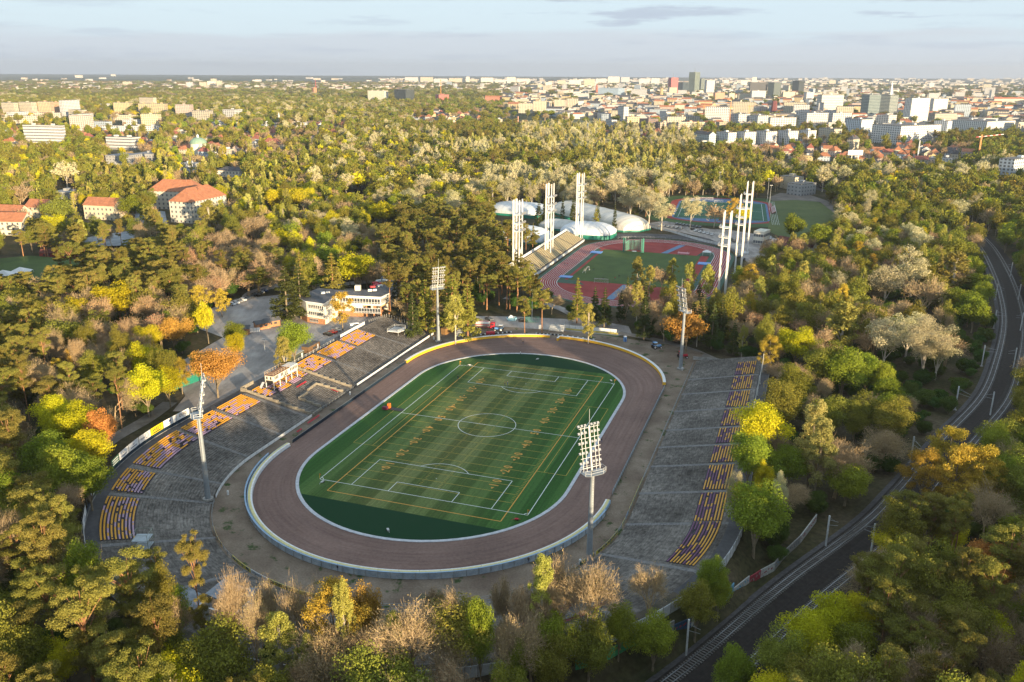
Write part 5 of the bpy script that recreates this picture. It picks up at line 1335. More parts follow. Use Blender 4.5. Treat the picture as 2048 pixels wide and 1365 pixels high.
for k in range(7): mb.tube([(x - 3.5, y + k * .3, .2 + .3 * k), (x + 3.5, y + k * .3, .5 + .3 * k)], .07, 4); mb.tube([(x - 3.5 + k, y, 0), (x - 3.2 + k, y + 2, 2.5)], .06, 4)
mb.build('rails', gp, t)

# ------------------------------------------------------------------ cars
paints = {n: mat_flat('car_' + n, c, .25, m_, .6, .04) for n, c, m_ in (('white', (.70, .71, .72), 0), ('silver', (.42, .44, .46), .5), ('grey', (.14, .15, .16), .4), ('black', (.02, .02, .022), .2), ('blue', (.03, .08, .25), .3), ('red', (.42, .035, .03), .1), ('dark_green', (.02, .07, .05), .2))}
CARP = {}
def car_proto(pn, van=False):
    key = (pn, van)
    if key in CARP: return CARP[key]
    t = empty('parked_van' if van else 'parked_car')
    if van: prof = [(-2.4, .35), (-2.45, 2.1), (1.2, 2.15), (1.9, 1.25), (2.4, 1.0), (2.45, .35)]; cab = [(-1.2, 1.25), (-1.2, 1.85), (1.05, 1.85), (1.6, 1.28)]
    else: prof = [(-2.1, .32), (-2.15, .9), (-1.75, 1.02), (-1.15, 1.42), (.35, 1.42), (1.05, .98), (2.0, .82), (2.12, .32)]; cab = [(-1.55, 1.0), (-1.1, 1.36), (.32, 1.36), (.9, 1.0)]
    mb = MB(); wv = .86; n = len(prof)
    for i in range(n):
        a, b = prof[i], prof[(i + 1) % n]; ia = .86 - (.16 if a[1] > 1.2 else 0); ib = .86 - (.16 if b[1] > 1.2 else 0)
        mb.face([(a[0], -ia, a[1]), (b[0], -ib, b[1]), (b[0], ib, b[1]), (a[0], ia, a[1])][::-1])
    for s in (-1, 1): mb.face([(p[0], s * (.86 - (.16 if p[1] > 1.2 else 0)), p[1]) for p in prof][::-s])
    mb.build('body', paints[pn], t)
    mb = MB()
    for s in (-1, 1): mb.face([(p[0], s * (.90 if p[1] < 1.2 else .76), p[1]) for p in cab][::-s])
    if van: mb.face([(1.28, -.66, 2.1), (1.86, -.8, 1.32), (1.86, .8, 1.32), (1.28, .66, 2.1)])
    else: mb.face([(.42, -.66, 1.42), (1.03, -.8, 1.03), (1.03, .8, 1.03), (.42, .66, 1.42)]); mb.face([(-1.2, -.66, 1.43), (-1.7, -.8, 1.07), (-1.7, .8, 1.07), (-1.2, .66, 1.43)][::-1])
    mb.build('glass', dglass, t)
    for x0 in (-1.3, 1.35):
        for s in (-1, 1): mb = MB(); mb.tube([(x0, s * .68, .33), (x0, s * .9, .33)], .33, 10); mb.build('wheel', black_m, t)
    for s in (-1, 1): mb = MB(); mb.box((2.08 if not van else 2.42, s * .6, .7), (.08, .3, .14)); mb.build('headlight', glassm, t)
    CARP[key] = [t, False]; index_children(t); return CARP[key]
def car(pn, x, y, z, rz, label, van=False, group='parked cars'):
    P = car_proto(pn, van)
    if not P[1]: o = P[0]; P[1] = True; o.location = (x, y, z); o.rotation_euler = (0, 0, rz)
    else: o = copy_tree(P[0], None, (x, y, z), rz)
    tag(o, label, 'van' if van else 'car', group); return o
pal = ['white', 'white', 'silver', 'white', 'silver', 'grey', 'black', 'grey', 'silver', 'blue']
for i in range(10):
    f = i / 9; px_ = 463 + (528 - 463) * f; py_ = 611 + (584 - 611) * f - 4 * math.sin(math.pi * f) * 0
    x, y = G0(px_, py_, ZP); car(pal[i], x, y, ZP, 2.75 - .15 * f, '%s car, %s from left in the row along the car park hedge' % (pal[i], ordw(i)))
for i, (px_, py_, c) in enumerate(((656, 671, 'black'), (665, 667, 'red'), (672, 663, 'silver'))): x, y = G0(px_, py_, ZP); car(c, x, y, ZP, 2.6, '%s car of the three parked in front of the pavilion tree' % c)
x, y = G0(711, 656, ZP); car('white', x, y, ZP, .55, 'white van parked behind the white panels at the top of the left terrace', True)
for i, (px_, py_, c, z) in enumerate(((790, 622, 'silver', 0), (548, 618, 'grey', ZP), (745, 554, 'black', 2), (792, 551, 'red', 2), (660, 582, 'blue', 4), (640, 580, 'black', 4), (978, 640, 'grey', 0), (1046, 643, 'black', 0))):
    x, y = G0(px_, py_, z); car(c, x, y, TZ(x, y) + .1, i * .9, ('silver car right of the pavilion columns', 'grey car under the spruces at the car park edge', 'black car at the far corner of the rear hall', 'red car behind the rear hall', 'blue car behind the pavilion roof', 'black car behind the pavilion, left of the blue one', 'grey car behind the tanker truck', 'black car beside the light blue skip')[i])
cc = ['silver', 'white', 'grey', 'black', 'blue', 'silver', 'dark_green', 'grey', 'white', 'black']
rows_c = [((1320, 452), (1362, 458), 6, 'front left row of the athletics car park'), ((1354, 449), (1400, 456), 8, 'back row of the athletics car park'), ((1392, 463), (1425, 470), 5, 'middle row of the athletics car park'), ((1385, 459), (1402, 462), 2, 'short car park row under the pale tree'), ((1446, 478), (1462, 480), 2, 'spot between the right lamp towers'), ((1538, 474), (1546, 482), 3, 'group right of the white clubhouse'), ((1478, 514), (1486, 520), 2, 'spot by the foot of the farthest right tower')]
k = 0
for (a, b), (c_, d_), n, lab in rows_c:
    for i in range(n):
        f = i / max(1, n - 1); x, y = G0(a + (c_ - a) * f, b + (d_ - b) * f); cn = cc[(k * 7 + i * 3) % 10]; k += 1; car(cn, x, y, -.1, 1.0, '%s car, %s from left in the %s' % (cn.replace('_', ' '), ordw(i), lab))
x, y = G0(1467, 484); car('grey', x, y, -.1, 1.6, 'grey van beside the athletics car park tower', True)
# buses and trailers behind the trees
def bus(label, px_, py_, rz, m_, L=11, z=0):
    x, y = G0(px_, py_, z); t = thing('parked_bus', label, 'bus', (x, y, TZ(x, y) + .15), rz); mb = MB(); mb.box((0, 0, 1.75), (L, 2.5, 2.8)); mb.build('body', m_, t); mb = MB(); [mb.box((0, s * 1.27, 2.2), (L * .92, .04, .9)) for s in (-1, 1)]; mb.box((L / 2 + .02, 0, 2.1), (.04, 2.2, 1.2)); mb.build('window', dglass, t); mb = MB(); mb.box((0, 0, 3.2), (L * .98, 2.3, .12)); mb.build('roof', whitep, t); vehicle_wheels(t, (-L * .3, L * .32), 1.1, .48)
bus('white roofed coach with red sides left of the conifers', 588, 539, .55, mat_flat('coach_red', (.45, .08, .05), .4), 13, 3)
bus('teal coach behind the white roofed one', 572, 530, .3, mat_flat('coach_teal', (.03, .22, .18), .4), 12, 3)

# ------------------------------------------------------------------ people
skin_m = mat_flat('skin', (.50, .30, .20), .6); hair_m = mat_flat('hair', (.04, .025, .02), .8)
def person_mesh(pose, shirt, trousers, nm):
    """one continuous body: rings lofted along the torso and limbs, joined through a skin modifier"""
    P = {'stand': [(0, 0, .95), (0, 0, 1.2), (0, 0, 1.45), (0, .01, 1.56), (0, .02, 1.70), (.10, 0, .92), (.12, .02, .5), (.13, 0, .06), (.13, -.14, .03), (-.10, 0, .92), (-.12, -.02, .5), (-.13, 0, .06), (-.13, -.14, .03), (.20, 0, 1.42), (.26, .02, 1.14), (.27, -.06, .90), (-.20, 0, 1.42), (-.26, .02, 1.14), (-.27, -.06, .90)],
         'walk': [(0, 0, .93), (0, -.03, 1.2), (0, -.05, 1.45), (0, -.06, 1.56), (0, -.07, 1.70), (.10, 0, .90), (.11, -.22, .5), (.12, -.30, .07), (.12, -.44, .06), (-.10, 0, .90), (-.11, .10, .48), (-.12, .36, .1), (-.12, .26, .04), (.20, -.04, 1.42), (.25, .14, 1.16), (.26, .10, .92), (-.20, -.04, 1.42), (-.25, -.12, 1.14), (-.26, -.28, .96)]}[pose]
    E_ = [(0, 1), (1, 2), (2, 3), (3, 4), (0, 5), (5, 6), (6, 7), (7, 8), (0, 9), (9, 10), (10, 11), (11, 12), (2, 13), (13, 14), (14, 15), (2, 16), (16, 17), (17, 18)]
    R_ = [.14, .13, .15, .055, .10, .09, .06, .045, .04, .09, .06, .045, .04, .065, .045, .035, .065, .045, .035]
    me = bpy.data.meshes.new(nm); me.from_pydata(P, E_, []); o = bpy.data.objects.new(nm, me); COL.objects.link(o)
    sk = o.modifiers.new('s', 'SKIN'); sk.use_smooth_shade = True
    for i, v in enumerate(me.skin_vertices[0].data): v.radius = (R_[i], R_[i] * .8); v.use_root = (i == 0)
    o.modifiers.new('u', 'SUBSURF').levels = 1
    bpy.context.view_layer.update(); m2 = bpy.data.meshes.new_from_object(o.evaluated_get(bpy.context.evaluated_depsgraph_get()))
    bpy.data.objects.remove(o); bpy.data.meshes.remove(me)
    m2.name = nm; m2.materials.clear()
    for m_ in (skin_m, shirt, trousers, black_m): m2.materials.append(m_)
    for p in m2.polygons:
        c = p.center; r = math.hypot(c.x, 0)
        p.material_index = 0 if c.z > 1.5 else 3 if c.z < .1 else (0 if c.x ** 2 > .05 and c.z < 1.0 else 1) if (c.z > .97 or c.x ** 2 > .05) else 2
    return m2
shirts = {'dark': black_m, 'white': whitep, 'red': redm, 'blue': inkb}; PM = {}
def person(label, px_, py_, shirt='dark', pose='stand', rz=0.0, z=0.0, uv=None):
    k = (pose, shirt)
    if k not in PM:
        PM[k] = person_mesh(pose, shirts[shirt], shirts['blue' if shirt != 'white' else 'dark'], 'person_' + shirt)
    x, y = G0(px_, py_, z); o = bpy.data.objects.new('person', PM[k]); COL.objects.link(o); o.location = (x, y, z); o.rotation_euler = (0, 0, rz); tag(o, label, 'person', 'people on the sports grounds')
    mb = MB(); mb.tube([(0, .03, 1.70), (0, .04, 1.79), (0, .03, 1.84)], [.105, .10, .04], 8); h = mb.build('hair', hair_m, o)
    return o
person('person in dark clothes standing at the left orange sideline of the pitch', 916, 760, rz=.5)
person('left one of two dark dressed people on the far penalty area line', 1010, 773, rz=1)
person('right one of two dark dressed people on the far penalty area line', 1015, 772, 'blue', rz=-1)
person('dark dressed person walking on the track edge beside the near right mast head', 1203, 886, pose='walk', z=.1)
person('person in black at the open gate leaf of the far bend', 1046, 689, z=.3)
person('person with a white top on the kerb at the far bend', 1041, 711, 'white', z=.1)
person('left one of two people walking on the athletics track lanes', 1129, 531, pose='walk'); person('right one of two people walking on the athletics track lanes', 1134, 531, 'red', pose='walk')
person('player in dark clothes nearest the side-on goal', 1171, 541); person('second dark dressed player in front of the side-on goal', 1175, 543); person('player in white beside the side-on goal', 1179, 544, 'white', pose='walk'); person('player stretching right of the white player', 1187, 542, pose='walk', rz=1)
person('player in red and white right of the near goal', 1230, 560, 'red'); person('dark dressed person right of the red and white player', 1238, 556); person('goalkeeper in front of the near grey goal', 1206, 561)
person('person by the hammer cage railing', 1189, 477, 'white')
person('person beside the near bend backing fence in dark clothes', 676, 1143, z=0); person('person behind the near bend air fence close to the right mast', 1057, 1128, z=.1)
# start marshal post and equipment on the left kerb
t = thing('starter_post', 'orange starter box with a mast on the left kerb of the pitch', 'equipment', (*G0(777, 818), .15), TH); orm = mat_flat('orange_plastic', (.65, .16, .03), .5)
mb = MB(); mb.box((0, .5, .8), (.9, .9, 1.6)); mb.build('box', orm, t); mb = MB(); mb.tube([(0, .5, 0), (0, .5, 3.2)], .05, 5); mb.build('mast', ink, t); mb = MB(); mb.box((-.6, -1.1, .5), (1.8, 1.2, .9)); mb.build('case', mat_flat('maroon', (.18, .03, .06), .6), t); mb = MB(); mb.box((3, 0, .05), (4.5, 2.2, .06)); mb.build('mat', black_m, t)
def flagpost(label, sx_, sy_):
    x, y = UV2W(sx_ * HW, sy_ * HL); t = thing('corner_flag', label, 'corner flag', (x, y, .03), TH, 'yellow corner flags'); mb = MB(); mb.tube([(0, 0, 0), (0, 0, 1.6)], .05, 5); mb.build('pole', yfoam, t); mb = MB(); mb.box((.22, 0, 1.4), (.45, .03, .35)); mb.build('flag', orm, t)
for a, b, l in ((-1, -1, 'near left'), (1, -1, 'near right'), (-1, 1, 'far left'), (1, 1, 'far right')): flagpost('yellow corner flag at the %s corner of the football pitch' % l, a, b)
for i, (px_, py_, l) in enumerate(((1033, 1041, 'red and grey'), (645, 966, 'white'), (776, 1062, 'pale'), (939, 732, 'grey'), (1075, 720, 'pale'), (1222, 763, 'grey'))):
    t = thing('sprinkler', '%s sprinkler cart standing on the turf, %s' % (l, ('below the near right corner', 'by the near left corner', 'on the dark near end', 'by the far left corner', 'on the dark far end', 'by the far right corner')[i]), 'sprinkler', (*G0(px_, py_), .03), i); mb = MB(); mb.box((0, 0, .35), (.9, .5, .3)); mb.tube([(-1.2, 0, .1), (0, 0, .6), (1.0, 0, .2)], .05, 4); mb.build('frame', redm if i == 0 else steel_w, t); mb = MB(); [mb.tube([(.3, s * .3, .2), (.3, s * .4, .2)], .2, 8) for s in (-1, 1)]; mb.build('wheel', black_m, t)
for i, (px_, py_) in enumerate(((456, 990), (1160, 1128), (868, 679), (1364, 741), (700, 790))):
    t = thing('white_bollard', 'white bollard on the verge, %s' % ('beside the near left terrace foot', 'left of the near right mast', 'left of the far left mast', 'right of the far right mast', 'in front of the box section railing')[i], 'bollard', (*G0(px_, py_), 0)); mb = MB(); mb.tube([(0, 0, 0), (0, 0, 1.1)], .28, 8); mb.build('post', whitep, t); mb = MB(); mb.tube([(0, 0, 1.1), (0, 0, 1.2)], [.3, .2], 8); mb.build('cap', steel_w, t)

# ------------------------------------------------------------------ railway
rail_px = [(1250, 1432), (1378.8, 1334), (1566.7, 1173.4), (1723.9, 1053.8), (1788.9, 988.9), (1881, 883), (1963.2, 794.4), (1994, 719), (2007.6, 650.9), (2002.5, 599.6), (1987, 548.4), (1963.2, 500.5), (1940, 473), (1915, 450)]
r1 = [G0(a, b) for a, b in rail_px]; r1 += [(318, 700), (300, 800), (282, 900)]
ballast = mat_noise('ballast', (.05, .047, .05), (.10, .094, .098), 1.2, det=5, bump=.05); bal_dark = mat_noise('ballast_brown', (.012, .009, .008), (.027, .021, .018), 1.0, det=5)
def offs(P, o):
    R = []
    for i, p in enumerate(P):
        q, r = P[max(i - 1, 0)], P[min(i + 1, len(P) - 1)]; dx, dy = r[0] - q[0], r[1] - q[1]; l = math.hypot(dx, dy); R.append((p[0] + dy / l * o, p[1] - dx / l * o))
    return R
RC = smooth(r1, 10)
def wstrip(mb, a, b, za, zb): mb.strip([(*p, za) for p in offs(RC, a)], [(*p, zb) for p in offs(RC, b)])
GAP = 8.0
mb = MB(); wstrip(mb, -3.4, -1.9, -.2, .35); struct(mb.build('ballast_shoulder', ballast)); mb = MB(); wstrip(mb, -1.9, 1.8, .35, .35); wstrip(mb, 1.8, 2.8, .35, .1); struct(mb.build('ballast_bed', mat_noise('ballast_b', (.013, .010, .009), (.030, .025, .022), 1.0)))
mb = MB(); wstrip(mb, 2.4, GAP - 2.2, .12, .12); wstrip(mb, GAP + 2.0, GAP + 5, .3, -.2); struct(mb.build('track_ditch', bal_dark))
mb = MB(); wstrip(mb, GAP - 2.6, GAP - 1.8, .12, .33); wstrip(mb, GAP - 1.8, GAP + 2.0, .33, .33); struct(mb.build('ballast_bed', bal_dark if False else mat_noise('ballast_b', (.013, .010, .009), (.030, .025, .022), 1.0)))
railm = mat_flat('rail_steel', (.40, .41, .44), .3, .8); sleeper = mat_noise('sleeper', (.11, .10, .095), (.19, .18, .17), .8)
for off, lab in ((0.0, 'left railway track on grey ballast curving past the stadium'), (GAP, 'right railway track on dark ballast curving past the stadium')):
    t = thing('railway_track', lab, 'railway track'); P = offs(RC, off)
    mb = MB(); acc = 0; nxt = 0
    for i in range(len(P) - 1):
        a, b = P[i], P[i + 1]; l = math.hypot(b[0] - a[0], b[1] - a[1]); an = math.atan2(b[1] - a[1], b[0] - a[0])
        if a[1] > 620: break
        while nxt < acc + l: f = (nxt - acc) / l; mb.box((a[0] + (b[0] - a[0]) * f, a[1] + (b[1] - a[1]) * f, .40), (.26, 2.6, .16), an); nxt += .75
        acc += l
    stuff(mb.build('sleepers', sleeper, t))
    for s in (-.72, .72):
        mb = MB(); A_, B_ = offs(P, s - .05), offs(P, s + .05); mb.strip([(*p, .62) for p in A_], [(*p, .62) for p in B_]); mb.strip([(*p, .45) for p in A_], [(*p, .62) for p in A_]); mb.strip([(*p, .62) for p in B_], [(*p, .45) for p in B_]); mb.build('rail', railm, t)
def catenary(label, px_, py_, side):
    x, y = G0(px_, py_); t = thing('catenary_mast', label, 'catenary mast', (x, y, TZ(x, y)), 0, 'railway catenary masts')
    # nearest track direction
    i = min(range(len(RC)), key=lambda j: (RC[j][0] - x) ** 2 + (RC[j][1] - y) ** 2); a = math.atan2(RC[i][1] - y, RC[i][0] - x)
    t.rotation_euler = (0, 0, a); dd = math.hypot(RC[i][0] - x, RC[i][1] - y) if side < 0 else max(2.5, math.hypot(RC[i][0] - x, RC[i][1] - y) - GAP)
    mb = MB(); mb.box((0, 0, 4.3), (.35, .28, 8.6)); mb.build('pole', CONC_W, t)
    mb = MB(); mb.tube([(0, 0, 7.6), (dd, 0, 6.9)], .05, 4); mb.tube([(0, 0, 6.2), (dd, 0, 6.0)], .05, 4); mb.tube([(0, 0, 8.2), (dd * .7, 0, 7.1)], .03, 4); mb.build('arm', steel, t)
    mb = MB(); mb.box((0, 0, .1), (.9, .9, .5)); mb.build('foot', CONC, t)
for i, (px_, py_, s) in enumerate(((1372, 1314, -1), (1651, 1095, -1), (1741, 1112, 1), (1820, 927, -1), (1910, 820, -1), (1963, 732, -1), (1980, 832, 1), (2026, 738, 1), (1987, 657, -1), (1990, 601, -1), (2040, 663, 1), (2036, 602, 1), (1966, 485, 1), (2020, 555, 1))):
    catenary('%s catenary mast along the %s side of the railway, counted from the near end' % (ordw([0, 1, 0, 2, 3, 4, 1, 2, 5, 6, 3, 4, 6, 5][i]), 'left' if s < 0 else 'right'), px_, py_, s)
for off, lab in ((0, 'left'), (GAP, 'right')):
    P = [p for p in offs(RC, off) if p[1] < 620]; t = thing('contact_wire', 'thin contact wires hung over the %s railway track' % lab, 'wire'); mb = MB(); mb.tube([(*p, 6.0) for p in P], .014, 3); mb.build('wire', black_m, t); mb = MB(); mb.tube([(*p, 7.2) for p in P], .014, 3); mb.build('carrier', black_m, t)
# graffiti wall
gcol = [mat_flat('graffiti_' + n, c, .7, dirt=.3, dscale=2.5) for n, c in (('green', (.08, .42, .18)), ('grey', (.30, .29, .27)), ('white', (.5, .5, .48)), ('blue', (.15, .38, .55)), ('yellow', (.55, .42, .05)), ('navy', (.03, .08, .16)), ('red', (.35, .04, .06)))]
gp_px = [(1150, 1372), (1215, 1350), (1270, 1322), (1330, 1297), (1345, 1287), (1380, 1272), (1400, 1250), (1450, 1215), (1465, 1196), (1497, 1170), (1520, 1155), (1548, 1140), (1565, 1118), (1600, 1085), (1632, 1042)]
gcolors = [0, 0, 0, 1, 5, 2, 4, 3, 2, 6, 2, 1, 1, 2]
t = thing('graffiti_wall', 'long low garden wall with coloured graffiti beside the railway', 'wall')
W_pts = [G0(a, b) for a, b in gp_px]
rg = random.Random(5)
for i in range(len(W_pts) - 1):
    (x0, y0), (x1, y1) = W_pts[i], W_pts[i + 1]; l = math.hypot(x1 - x0, y1 - y0); an = math.atan2(y1 - y0, x1 - x0); z = min(TZ(x0, y0), TZ(x1, y1))
    mb = MB(); mb.box(((x0 + x1) / 2, (y0 + y1) / 2, z + 1.0), (l, .22, 2.3), an); mb.build('panel', gcol[gcolors[i]], t)
    mb = MB(); nx_, ny_ = math.sin(an), -math.cos(an)
    for k in range(int(l / 1.1)):                    # illegible sprayed strokes
        c = (k + .5) * 1.1 / l; cx0, cy0 = x0 + (x1 - x0) * c, y0 + (y1 - y0) * c; R = Matrix.Rotation(an, 3, 'Z') @ Matrix.Rotation(rg.uniform(-1.2, 1.2), 3, 'Y')
        mb.box((cx0 + nx_ * .13, cy0 + ny_ * .13, z + 1.1 + rg.uniform(-.3, .4)), (rg.uniform(.5, 1.2), .02, rg.uniform(.12, .4)), rot=R)
    mb.build('graffiti', gcol[(gcolors[i] + rg.choice((2, 5, 4, 1))) % 7], t)
# teal fence left
t = thing('teal_net_fence', 'teal netted fence beneath the yellow trees on the left', 'fence'); (x0, y0), (x1, y1) = G0(335, 799, 3), G0(415, 768, 3); mb = MB(); mb.box(((x0 + x1) / 2, (y0 + y1) / 2, 6.6), (math.hypot(x1 - x0, y1 - y0), .1, 2.8), math.atan2(y1 - y0, x1 - x0)); mb.build('net', tealw, t)
mb = MB(); [mb.tube([(x0 + (x1 - x0) * k / 6, y0 + (y1 - y0) * k / 6, 4.5), (x0 + (x1 - x0) * k / 6, y0 + (y1 - y0) * k / 6, 8.2)], .06, 4) for k in range(7)]; mb.build('posts', steel, t)
# ------------------------------------------------------------------ city
def facade(name, bay, fl, w0, w1, h0, h1, glass=(.09, .10, .12), rough=.15, jitter=.5):
    m = new_mat('facade_' + name); w = N(m); s = w.xyz(w.uv()); oi = w.n('ShaderNodeObjectInfo')
    fx = w.m('FRACT', w.m('DIVIDE', s[0], bay)); fy = w.m('FRACT', w.m('DIVIDE', s[1], fl))
    inx = w.m('MULTIPLY', w.m('GREATER_THAN', fx, w0), w.m('LESS_THAN', fx, w1)); iny = w.m('MULTIPLY', w.m('GREATER_THAN', fy, h0), w.m('LESS_THAN', fy, h1))
    win = w.m('MULTIPLY', inx, iny)
    cell = w.n('ShaderNodeCombineXYZ'); w.t.links.new(w.m('FLOOR', w.m('DIVIDE', s[0], bay)), cell.inputs[0]); w.t.links.new(w.m('FLOOR', w.m('DIVIDE', s[1], fl)), cell.inputs[1])
    wn_ = w.n('ShaderNodeTexWhiteNoise'); w.t.links.new(cell.outputs[0], wn_.inputs[0])
    g_ = w.mix(w.m('MULTIPLY', wn_.outputs[0], jitter * .5), glass, (.26, .26, .25))
    d_ = w.ramp(w.noise(w.pos(), .25, 4), [(.3, .86), (.7, 1.04)])
    wall = w.mix(1.0, oi.outputs['Color'], d_, 'MULTIPLY')
    top = w.m('GREATER_THAN', w.xyz(w.n('ShaderNodeNewGeometry').outputs['Normal'])[2], .5)
    p = w.out(w.mix(w.m('MULTIPLY', win, w.m('SUBTRACT', 1.0, top)), wall, g_), .6)
    return m
FAC = {'slab': facade('slab', 4.2, 3.4, .2, .74, .24, .80), 'strip': facade('strip', 1.6, 4.2, .06, .94, .30, .72), 'vert': facade('vert', 3.8, 3.6, .3, .68, .08, .9), 'glass': facade('glass', 1.8, 3.6, .05, .95, .08, .9, (.05, .075, .09), .1, .35),
       'darkglass': facade('darkglass', 1.5, 3.6, .04, .96, .06, .94, (.02, .03, .035), .1, .25), 'house': facade('house', 3.6, 3.4, .3, .68, .3, .78), 'balcony': facade('balcony', 5.4, 3.6, .12, .80, .22, .88, (.10, .11, .13), .2, .8), 'pattern': facade('pattern', 3.0, 7.0, .25, .75, .08, .92, (.12, .12, .13), .2, .2), 'plain': facade('plain', 9.0, 3.0, .45, .55, .4, .7), 'tiny': facade('tiny', 4.0, 3.2, .3, .7, .3, .7)}
rt_m = new_mat('tinted_roof'); w = N(rt_m); oi = w.n('ShaderNodeObjectInfo'); w.out(w.mix(1.0, oi.outputs['Color'], w.ramp(w.noise(w.pos(), .5, 5), [(.3, .75), (.7, 1.15)]), 'MULTIPLY'), .8)
ORG, FLT, DRK, RED_R = (.36, .15, .08), (.16, .155, .15), (.07, .07, .08), (.28, .10, .075)
CREAM, WHT, YLW, PNK, BLU, GRY, BGE = (.52, .47, .36), (.54, .55, .56), (.54, .44, .24), (.50, .40, .35), (.38, .46, .55), (.32, .33, .34), (.50, .45, .36)
def solve_len(C, d, px, lo=2, hi=400):
    f = lambda l: proj(C[0] + d[0] * l, C[1] + d[1] * l, 5)[0] - px
    a, b = f(lo), f(hi)
    if a * b > 0: return lo if abs(a) < abs(b) else hi
    for _ in range(40):
        m_ = (lo + hi) / 2
        if f(m_) * a > 0: lo = m_
        else: hi = m_
    return lo
def build_block(t, L, D, H, style, col, roofc, roof, rr, detail=True):
    """local frame: near corner at the origin, left face along -x, depth along +y"""
    mb = MB(); mb.prism([(-L, 0), (0, 0), (0, D), (-L, D)], -1, H)
    if roof == 'gable' or roof == 'hip': pass
    if roof == 'gable':
        if L >= D: mb.face([(0, 0, H), (0, D, H), (0, D / 2, H + rr)]); mb.face([(-L, D, H), (-L, 0, H), (-L, D / 2, H + rr)])
        else: mb.face([(-L, 0, H), (0, 0, H), (-L / 2, 0, H + rr)]); mb.face([(0, D, H), (-L, D, H), (-L / 2, D, H + rr)])
    wl = mb.build('wall', FAC[style], t); wl.color = (*col, 1)
    mb = MB(); o = .5
    if roof == 'flat':
        mb.prism([(-L + .0, .0), (0, 0), (0, D), (-L, D)], H + .003, H + .5); 
        rf = mb.build('roof', rt_m, t); rf.color = (*roofc, 1)
        if detail and L > 8:
            mb = MB(); n = max(1, int(L / 22))
            for k in range(n): mb.box((-L * (k + .5) / n, D / 2, H + 1.5), (min(4.5, L * .3), min(D * .45, 5), 2.2))
            c = mb.build('stair_head', FAC['plain'], rf); c.color = (*col, 1)
    else:
        h = 0 if roof == 'gable' else None
        if L >= D: R0, R1 = ((-L + (0 if h == 0 else D / 2 * .9)), D / 2), (-(0 if h == 0 else D / 2 * .9), D / 2)
        else: R0, R1 = (-L / 2, (0 if h == 0 else L / 2 * .9)), (-L / 2, D - (0 if h == 0 else L / 2 * .9))
        a0, a1, b0, b1 = -L - o, o, -o, D + o; z = H - o * .4
        if L >= D:
            if h == 0: R0, R1 = (a0, D / 2), (a1, D / 2)
            mb.face([(a0, b0, z), (a1, b0, z), (*R1, H + rr + .15), (*R0, H + rr + .15)]); mb.face([(a1, b1, z), (a0, b1, z), (*R0, H + rr + .15), (*R1, H + rr + .15)])
            if h is None: mb.face([(a1, b0, z), (a1, b1, z), (*R1, H + rr + .15)]); mb.face([(a0, b1, z), (a0, b0, z), (*R0, H + rr + .15)])
        else:
            if h == 0: R0, R1 = (-L / 2, b0), (-L / 2, b1)
            mb.face([(a1, b0, z), (a1, b1, z), (*R1, H + rr + .15), (*R0, H + rr + .15)]); mb.face([(a0, b1, z), (a0, b0, z), (*R0, H + rr + .15), (*R1, H + rr + .15)])
            if h is None: mb.face([(a0, b0, z), (a1, b0, z), (*R0, H + rr + .15)]); mb.face([(a1, b1, z), (a0, b1, z), (*R1, H + rr + .15)])
        rf = mb.build('roof', rt_m, t); rf.color = (*roofc, 1)
        if detail: mb = MB(); mb.box((-L * .3, D * .42, H + rr * .9), (1.0, .8, 2.0)); c = mb.build('chimney', rt_m, rf); c.color = (.30, .14, .09, 1)
    return t
BRECT = []
FOOT = []      # building footprints: centre and radius, kept free of trees
def bld(label, x0, xm, x1, yt, yb, A, style='slab', col=CREAM, roofc=FLT, roof='flat', rr=3, name='apartment_block', cat='apartment block', D=None, group=None):
    A = math.radians(A); C = G0(xm, yb, 0); dL = (-math.cos(A), math.sin(A)); dR = (math.sin(A), math.cos(A))
    L = solve_len(C, dL, x0); Dd = D if D else solve_len(C, dR, x1, 4, 120)
    lo, hi = 1, 200
    for _ in range(40):
        m_ = (lo + hi) / 2
        if proj(C[0], C[1], m_)[1] > yt: lo = m_
        else: hi = m_
    t = thing(name, label, cat, (C[0], C[1], TZ(*C) + .25), -A, group)
    build_block(t, L, Dd, lo, style, col, roofc, roof, rr)
    cx, cy = C[0] + dL[0] * L / 2 + dR[0] * Dd / 2, C[1] + dL[1] * L / 2 + dR[1] * Dd / 2
    FOOT.append((C[0], C[1], dL, dR, L, Dd)); BRECT.append((x0 - 2, yt - 2, x1 + 2, yt + (yb - yt) * .75)); return t
# left residential towers
bld('cream tower block at the far left with a grey right side', 5, 30, 39, 206, 231, 20, col=CREAM)
bld('second cream tower block from the left edge', 40, 66, 76, 205, 230, 20, col=CREAM)
bld('orange striped tower block right of the two cream towers', 77, 103, 105, 204, 228, 8, col=(.62, .42, .26), D=14)
bld('narrow orange sided tower block beside the striped one', 105, 121, 124, 205, 226, 12, col=(.60, .36, .2))
bld('yellow tower block with an orange left strip', 228, 262, 264, 206, 227, 6, col=YLW, D=14)
bld('widest yellow slab block on the left side', 278, 332, 335, 208, 230, 6, 'balcony', col=YLW, D=14)
bld('yellow tower block directly in front of the widest yellow slab', 283, 318, 320, 229, 253, 6, col=(.66, .56, .36), D=14)
bld('pinkish white tower block right of the yellow slabs', 352, 383, 386, 210, 237, 8, col=PNK, D=14)
bld('pinkish tower block behind the long office building', 141, 180, 184, 232, 263, 10, col=(.62, .50, .44), D=14)
bld('long white office building with dark strip windows', 50, 128, 134, 252, 292, 12, 'strip', WHT, name='office_building', cat='office building')
bld('low white office building with a red brick end', 213, 266, 283, 276, 300, 18, 'strip', WHT, name='office_building', cat='office building')
bld('long low cream slab below the left towers', 0, 78, 82, 232, 247, -12, col=BGE, D=12)
